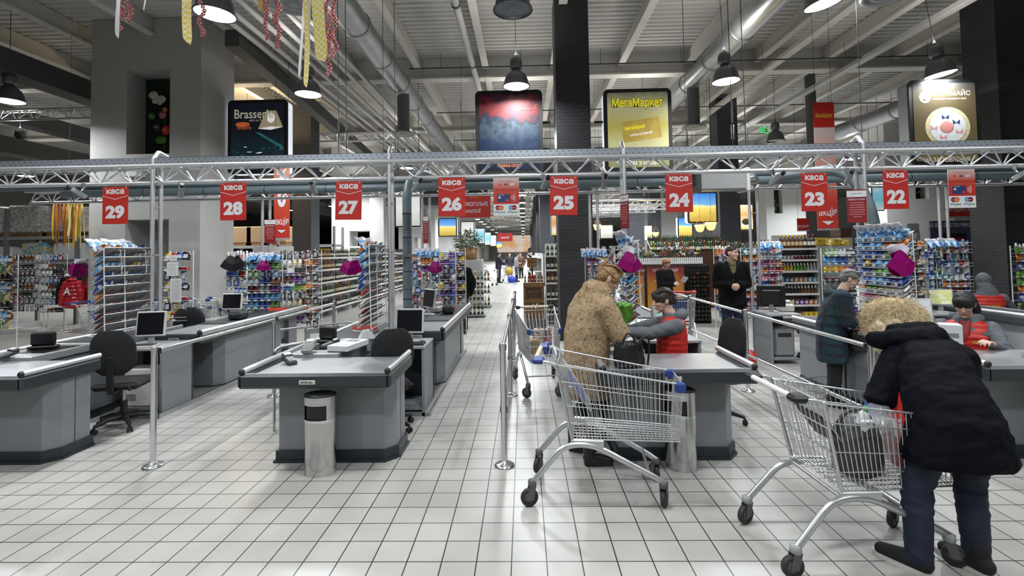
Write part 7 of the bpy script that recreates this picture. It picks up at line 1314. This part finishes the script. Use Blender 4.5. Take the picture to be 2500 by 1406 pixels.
def pay_sign(xc, zc, label):
    h = .47; w_ = .32; t = plate_sign('payment_sign', label, V((xc, 6.04, zc)), 0, w_, h, 'sign_white')
    b = MB(); b.box(-w_/2, w_/2, -.0042, -.003, -.09, h/2, 'pay_red'); b.build('red_field', t)
    b = MB(); front(b, 'ЗАСТРАХОВАНО', 0, .185, .012, 'dark_red', w=.16, y=-.005); front(b, 'СПЛАТИ БЕЗКОНТАКТНО', 0, .078, .016, 'dark_red', .01, w=.29, y=-.005)
    for x, c1, c2 in ((-.075, 'red', 'orange'), (0, 'blue', 'red')): b.cyl((x-.01, -.0045, .152), (x-.01, -.0052, .152), .013, c1, 14); b.cyl((x+.01, -.0045, .152), (x+.01, -.0056, .152), .013, c2, 14)
    b.box(.05, .1, -.0052, -.004, .14, .166, 'sign_white'); front(b, 'VISA', .075, .146, .013, 'blue', .01, w=.04, y=-.006)
    b.box(-.115, .045, -.0062, -.004, -.065, .035, 'card_blue', .001); front(b, 'MasterCard', -.06, .018, .012, 'sign_white', w=.07, y=-.0068); b.box(-.10, -.07, -.007, -.006, -.02, .005, 'offwhite'); b.cyl((.02, -.0062, -.045), (.02, -.007, -.045), .012, 'orange', 12); b.cyl((.005, -.0062, -.045), (.005, -.0072, -.045), .012, 'red', 12)
    for k in range(4): rr = .018+.014*k; b.tube([(.06+rr*math.cos(a)-.01, -.006, -.012+rr*math.sin(a)*1.25) for a in [R(-40+10*i) for i in range(9)]], .003, 'sign_white', 4)
    for x, c1, c2, lab in ((-.085, 'dark_red', 'orange', 'p'), (.075, 'sky_blue', 'dark_red', 'q')):
        b.cyl((x-.02, -.003, -.135), (x-.02, -.005, -.135), .031, c1, 20); b.cyl((x+.02, -.003, -.135), (x+.02, -.0054, -.135), .031, c2, 20); front(b, 'MasterCard' if lab == 'p' else 'Maestro', x, -.142, .012, 'sign_white', .01, w=.065, y=-.006)
        front(b, 'pay', x-.035, -.205, .028, 'blue', w=.05, y=-.005); front(b, 'pass', x+.03, -.215, .034, 'green', .005, w=.075, y=-.005)
    b.build('print', t); b = MB()
    for s in (-.4, .4): b.cyl((s*w_, 0, h/2-.01), (s*w_, .02, 2.72-zc), .0015, 'steel', 4)
    b.build('hanging_wires', t)
pay_sign(-.205, 2.45, 'red and white contactless payment sign over the main aisle'); pay_sign(5.32, 2.445, 'red and white contactless payment sign at the right edge')
def notice(x, y, z0, z1, w_, rz, label):
    t = thing('notice_board', label, 'sign', (x, y, (z0+z1)/2), rz); h = z1-z0; b = MB(); b.box(-w_/2, w_/2, -.004, .004, -h/2, h/2, 'dark_red', .001); b.box(-w_/2, w_/2, -.005, -.004, h/2-.09, h/2-.015, 'sign_white'); b.build('panel', t)
    b = MB(); front(b, 'До уваги покупців', 0, h/2-.06, .018, 'black', w=w_*.55, y=-.006)
    r = random.Random(5)
    front(b, 'ПРАВИЛА МАГАЗИНУ', 0, h/2-.13, .02, 'sign_white', .01, w=w_*.85, y=-.006)
    for k in range(int(h/.028)-7): L = w_*r.uniform(.4, .85); b.box(-L/2, L/2, -.0052, -.004, h/2-.165-.028*k, h/2-.155-.028*k, 'pink_print')
    b.build('print', t)
notice(-4.63, 8.83, 2.0, 2.44, .2, .0, 'dark red notice on the rear truss post right of the lane 28 sign'); notice(-1.77, 8.83, 1.95, 2.45, .09, 0, 'narrow dark red notice on the rear post beside the café poster'.replace('café poster', 'teal pipe')); notice(1.24, 6.0, 2.03, 2.45, .17, -1.15, 'dark red notice turned edge on at the lane 24 post'); notice(4.02, 5.98, 2.05, 2.45, .21, -.2, 'dark red notice with pale header on the post left of lane 22 sign')
# banners hanging over the shop
def banner(x, y, z0, z1, w_, m, label, texts, cat='banner', rz=0., hang=None):
    t = thing('hanging_banner', label, cat, (x, y, z0), rz); h = z1-z0; b = MB(); b.box(-w_/2, w_/2, -.006, .006, 0, h, m); b.box(-w_/2, w_/2, -.012, .012, -.02, .02, 'plastic_grey'); b.build('panel', t); b = MB()
    for st, xx, z, hh, mm, bold, ww in texts: front(b, st, xx, z, hh, mm, bold, ww, y=-.0075)
    if texts: b.build('lettering', t)
    b = MB(); top = (hang or 7.0)-z0; b.cyl((-w_*.4, 0, h), (-w_*.4, 0, top), .004, 'dark_grey', 4); b.cyl((w_*.4, 0, h), (w_*.4, 0, top), .004, 'dark_grey', 4); b.build('hanging_wires', t); return t
p = atY(688, 583, 11.0); banner(p.x, 11., p.z, p.z+1.9, .36, 'promo_red', 'red promotion banner with white arrow right of the lane 28 sign', [('акція', 0, .29, .2, 'sign_white', .01, .31), ('0', .0, .72, .42, 'sign_white', .05, .2), ('%', 0, 1.3, .3, 'sign_white', .03, .25)])
b = MB(); b.prism([(p.x-.1, p.z+.2), (p.x+.1, p.z+.2), (p.x, p.z+.13)], 10.985, 10.992, 'sign_white', 'y'); o = b.build('arrow'); o.parent = bpy.data.objects['hanging_banner']; o.matrix_parent_inverse = Matrix.Translation((-p.x, -11, -p.z))
p = atY(2022, 560, 10.2); pt = atY(2010, 250, 10.2); banner(p.x, 10.2, p.z, pt.z, .42, 'promo_long', 'tall red to white promotion banner hanging behind the lane 23 sign', [('акція', 0, .25, .2, 'sign_white', .01, .36), ('ЦІНА', 0, .9, .28, 'sign_white', .03, .34), ('МегаМаркет', 0, (pt.z-p.z)*.87, .12, 'yellow', .02, .34)])
BN = bpy.data.objects['hanging_banner.001']
b = MB(); b.prism([(-.12, .17), (.12, .17), (0, .09)], -.012, -.0065, 'sign_white', 'y'); b.build('arrow', BN)
p = atY(1160, 533, 13); banner(p.x, 13, p.z, p.z+.62, .82, 'sign_red', 'wide red department banner behind the lane 26 sign', [('АЛКОГОЛЬНІ', .0, .33, .11, 'sign_white', .02, .68), ('НАПОЇ', -.05, .15, .11, 'sign_white', .02, .4), ('МегаМаркет', 0, .53, .05, 'yellow', .0, .26)])
p = atY(1233, 590, 31); banner(p.x, 31, p.z, p.z+.55, .95, 'red_far', 'small far red banner reading БАКАЛІЯ over the aisle', [('БАКАЛІЯ', 0, .2, .12, 'sign_white', .01, .5)])
p = atY(2341, 530, 13.5); banner(p.x, 13.5, p.z, p.z+.75, .68, 'sign_red', 'red department banner below the right payment sign', [('ЗАМОРОЖЕНІ', 0, .37, .13, 'sign_white', .02, .66), ('ПРОДУКТИ', 0, .14, .13, 'sign_white', .02, .62)])
p = atY(1961, 563, 16); banner(p.x, 16, p.z, p.z+.4, .38, 'sign_red', 'small red banner left of the tall promotion banner', [('ЕКОНОМІЯ', 0, .1, .08, 'sign_white', .01, .34)])
p = atY(1866, 325, 17); t = thing('exit_sign', 'green lit exit sign hanging from the ceiling', 'sign', p, .5); b = MB(); b.box(-.2, .2, -.02, .02, 0, .2, 'exit_green'); b.build('panel', t); b = MB(); b.cyl((-.1, 0, .2), (-.1, 0, 7.0-p.z), .004, 'grey', 4); b.cyl((.1, 0, .2), (.1, 0, 7.0-p.z), .004, 'grey', 4); b.build('hanging_wires', t); b = MB(); b.ell((-.08, -.022, .14), (.02, .002, .02), 'paper', 8, 5); b.tube([(-.08, -.022, .12), (-.07, -.022, .07), (-.1, -.022, .03)], .008, 'paper', 5); b.tube([(-.07, -.022, .07), (-.04, -.022, .03)], .008, 'paper', 5); b.box(.02, .14, -.022, -.02, .03, .16, 'paper'); b.build('pictogram', t)
# light boxes -------------------------------------------------------------
def light_box(x0, x1, z0, z1, y, label, art, dep=.28, rz=0., frame='black', bars=None, cat='light box'):
    w_ = x1-x0; h = z1-z0; t = thing('light_box', label, cat, ((x0+x1)/2, y, z0), rz); rr = min(.1, w_*.08)
    rpoly = lambda a, q: [(-w_/2+q+rr-rr*math.cos(u) if k < 2 else w_/2-q-rr+rr*math.cos(u), 0) for k in range(4) for u in (0,)]
    def rp(q, rad):
        out = []
        for cx_, cz_, a0 in ((w_/2-q-rad, h-q-rad, 0), (-w_/2+q+rad, h-q-rad, 90), (-w_/2+q+rad, q+rad, 180), (w_/2-q-rad, q+rad, 270)):
            for i in range(6): a = R(a0+18*i); out.append((cx_+rad*math.cos(a), cz_+rad*math.sin(a)))
        return out
    b = MB(); b.prism(rp(0, rr), .02, dep, 'lightbox_side' if frame != 'grey' else 'plastic_grey', 'y'); b.build('lit_case', t)
    b = MB(); b.prism(rp(-.008, rr), -.01, .03, frame if frame != 'grey' else 'black', 'y'); b.build('frame', t)
    b = MB(); q = w_*.05; b.prism(rp(q, rr*.5), -.014, -.008, art if isinstance(art, str) else art[0], 'y'); b.build('poster', t)
    if not isinstance(art, str):
        b = MB(); b.T = Matrix.Translation((0, 0, h/2)); art[1](b, w_, h); b.T = None; b.build('poster_print', t)
    if bars:
        b = MB()
        for z in (h*.3, h*.63): b.cyl((bars[0], dep*.6, z), (bars[1], dep*.6, z), .03, 'black', 8)
        b.build('bracket', t)
    return t
F_ = lambda b, st, x, z, h, m, bold=0., w=None, y=-.016: front(b, st, x, z, h, m, bold, w, y)
def art_brass(b, w_, h):
    F_(b, 'Brasserie', -.08, .44, .22, 'print_cream', .012, w=.95, y=-.021); F_(b, 'Brasserie', -.32, .18, .09, 'print_orange', .01, w=.34); F_(b, 'café de Paris', .0, .37, .05, 'print_cream', 0, w=.4, y=-.017)
    b.prism([(.02, .19), (.62, .22), (.46, .62), (.22, .62)], -.018, -.0145, 'print_shade', 'y'); b.cyl((.32, -.0182, .205), (.32, -.0185, .205), .01, 'print_white', 6); b.prism([(.02, .19), (.32, .155), (.62, .22), (.32, .235)], -.019, -.015, 'print_white', 'y'); b.ell((.33, -.016, .45), (.14, .003, .17), 'print_white', 14, 8)
    b.ell((-.36, -.015, .3), (.18, .002, .06), 'print_orange', 12, 6); b.prism([(-.05, .1), (.6, -.3), (.62, -.24), (.05, .1)], -.0165, -.0145, 'print_teal', 'y')
    r = random.Random(3)
    for i in range(30): x = r.uniform(-.6, .6); z = r.uniform(-.8, -.25); b.box(x, x+r.uniform(.02, .12), -.0155, -.0145, z, z+.015, 'print_teal' if i % 3 else 'print_white')
def art_kong(b, w_, h):
    F_(b, 'НОВИНКА СЕЗОНУ', 0, -.72, .06, 'print_orange', .01, w=.5)
    b.tube([(.12, -.016, .36), (.25, -.016, .44), (.36, -.016, .45), (.42, -.016, .43), (.52, -.016, .47), (.56, -.016, .55)], .012, 'print_cream', 5, rs=[.006, .014, .02, .014, .01, .004], flat=.2)
def art_mega(b, w_, h):
    F_(b, 'МегаМаркет', 0, .41, .25, 'print_dark', .06, w=1.04); F_(b, 'МегаМаркет', 0, .42, .23, 'print_yellow', .03, w=1.02, y=-.0185)
    M = Matrix.Rotation(R(-8), 4, 'Y'); T0 = b.T; b.T = T0 @ M; b.box(-.32, .45, -.0165, -.0145, -.22, .2, 'gold_card', .001); F_(b, 'МегаМаркет', -.05, .0, .1, 'print_yellow', .03, w=.42, y=-.0175); F_(b, 'КАРТКА БАТЕРФЛЯЙ', .05, -.12, .06, 'print_white', .02, w=.45, y=-.0175); b.T = T0
    F_(b, 'КУПУЙТЕ ВИГІДНО', 0, -.56, .08, 'print_white', .0, w=.9); F_(b, 'РАЗОМ З НАМИ', 0, -.72, .08, 'print_white', 0, w=.75)
def art_pate(b, w_, h):
    F_(b, 'ПАТЄМАЙС', .13, .50, .12, 'print_cream', .012, w=.72); F_(b, 'майстерня солодких мрій', .1, .42, .045, 'print_cream', 0, w=.62)
    b.prism([(-.36+.11*math.cos(2*PI*k/20), .48+.11*math.sin(2*PI*k/20)) for k in range(20)], -.016, -.0145, 'print_cream', 'y'); b.tube([(-.40, -.0165, .45), (-.36, -.0165, .43), (-.32, -.0165, .45)], .008, 'print_dark', 5, flat=.2)
    for a, c, rr, yy in ((0, 'cake_rim', .42, -.0155), (0, 'cake_white', .34, -.0175)): b.prism([(.04+rr*math.cos(2*PI*k/28), -.10+rr*.92*math.sin(2*PI*k/28)) for k in range(28)], yy, -.0145, c, 'y')
    for k, (x, z) in enumerate(((-.22, -.12), (.2, -.02), (.25, -.2), (-.05, -.3), (.0, .08))):                        # icing flowers and butterflies on the cake
        for s in (-1, 1): b.prism([(x, z), (x+s*.07, z+.06), (x+s*.06, z-.03)], -.0195, -.0172, ('cake_pink', 'card_blue', 'cake_pink')[k % 3], 'y')
    b.ell((.02, -.018, -.1), (.13, .003, .12), 'cake_pink', 14, 8)
    F_(b, 'ТОРТИ', .0, -.62, .09, 'print_cream', .01, w=.34); F_(b, 'НА ЗАМОВЛЕННЯ', .0, -.77, .09, 'print_cream', .01, w=.85)
light_box(-7.05, -5.62, 3.75, 5.52, 11.5, 'dark café light box with cream lettering and a lampshade picture', ('art_night', art_brass), bars=(-.9, -.6))
light_box(-.93, .42, 3.36, 5.05, 9.85, 'dark red and blue picture light box left of the black middle column', ('art_red_blue', art_kong), bars=(.66, .85))
light_box(1.67, 3.02, 3.36, 5.02, 9.85, 'olive green light box with yellow lettering right of the black middle column', ('art_olive', art_mega), bars=(-.85, -.6))
light_box(7.42, 8.72, 3.30, 4.92, 9.45, 'brown pastry light box with a round cake picture, right', ('art_brown', art_pate), bars=(.6, .78), frame='grey')
def lb_px(x0, y0, x1, y1, Y, label, art, **kw): a = atY(x0, y1, Y); c = atY(x1, y0, Y); t = light_box(a.x, c.x, a.z, c.z, Y, label, art, **kw); b = MB(); w_ = (c.x-a.x)*.4; [b.cyl((s*w_, .1, c.z-a.z-.02), (s*w_, .1, 7.12-a.z), .008, 'dark_grey', 5) for s in (-1, 1)]; b.build('hanging_wires', t); return t
lb_px(964, 465, 1028, 555, 13.5, 'pale light box with a round emblem behind the thick teal pipe', 'art_pale'); lb_px(1071, 532, 1115, 578, 22, 'blue and yellow field light box below the lane 26 sign', 'art_field'); lb_px(1125, 540, 1158, 588, 25, 'grey landscape light box right of the small field one', 'art_pale'); lb_px(1158, 557, 1183, 595, 29, 'turquoise light box, third in the row along the aisle', 'art_turq'); lb_px(1183, 567, 1198, 598, 34, 'turquoise light box, fourth in the row along the aisle', 'art_turq'); lb_px(1197, 574, 1211, 601, 40, 'dim green light box, fifth in the row along the aisle', 'art_pale'); lb_px(1212, 590, 1226, 606, 46, 'small yellow light box at the far end of the row', 'art_field')
lb_px(1680, 468, 1750, 545, 14, 'large blue and yellow wheat field light box behind the hanging lampshades', 'art_field'); lb_px(1656, 530, 1690, 579, 21, 'smaller blue and yellow field light box beyond the lane 24 sign', 'art_field'); lb_px(1803, 498, 1838, 562, 19, 'animal snout light box right of the grey brick column', ('art_fox', lambda b, w_, h: b.ell((.0, -.02, -.28*h/1.6), (.16, .01, .12), 'print_dark', 14, 8))); lb_px(1465, 548, 1497, 583, 22, 'pale light box right of the black middle column', 'art_pale'); lb_px(1572, 550, 1592, 588, 28, 'white light box behind the small hanging lampshades', 'art_pale'); lb_px(1346, 525, 1366, 575, 18, 'orange menu light box half behind the middle column', 'art_fox'); lb_px(2130, 450, 2156, 515, 17.5, 'pale blue screen behind the curved teal pipe', 'art_turq')
b = MB(); p0 = atY(1215, 616, 129.9); p1 = atY(1300, 574, 129.9); b.box(p0.x, p1.x, 129.9, 130, p0.z, p1.z, 'art_end'); b.build('mural', label='yellow and orange fruit mural on the far end wall', cat='mural')
a = atY(2275, 650, 15.5); c = atY(2372, 538, 15.5)
t = thing('energy_drink_board', 'dark blue drink advertising board right of the racks', 'board', (a.x, 15.5, a.z)); w_ = c.x-a.x; h = c.z-a.z; b = MB(); b.box(0, w_, 0, .05, 0, h, 'board_blue'); b.build('panel', t); b = MB(); [b.box(x, x+.06, .0, .05, -a.z, .02, 'dark_grey') for x in (.05, w_-.11)]; b.build('stand', t); b = MB(); b.text('RED BULL GIVES YOU WINGS', (w_*.47, -.004, h*.86), (1, 0, 0), (0, 0, 1), .13, 'paper', .02, w=w_*1.02); b.box(w_*.25, w_*.85, -.006, 0, h*.1, h*.72, 'black'); b.box(w_*.3, w_*.8, -.009, 0, h*.5, h*.62, 'dark_red'); b.ell((w_*.55, -.01, h*.4), (.12, .01, .2), 'brown', 10, 6); b.ell((w_*.55, -.01, h*.2), (.2, .01, .12), 'sky_blue', 10, 6); b.build('print', t)
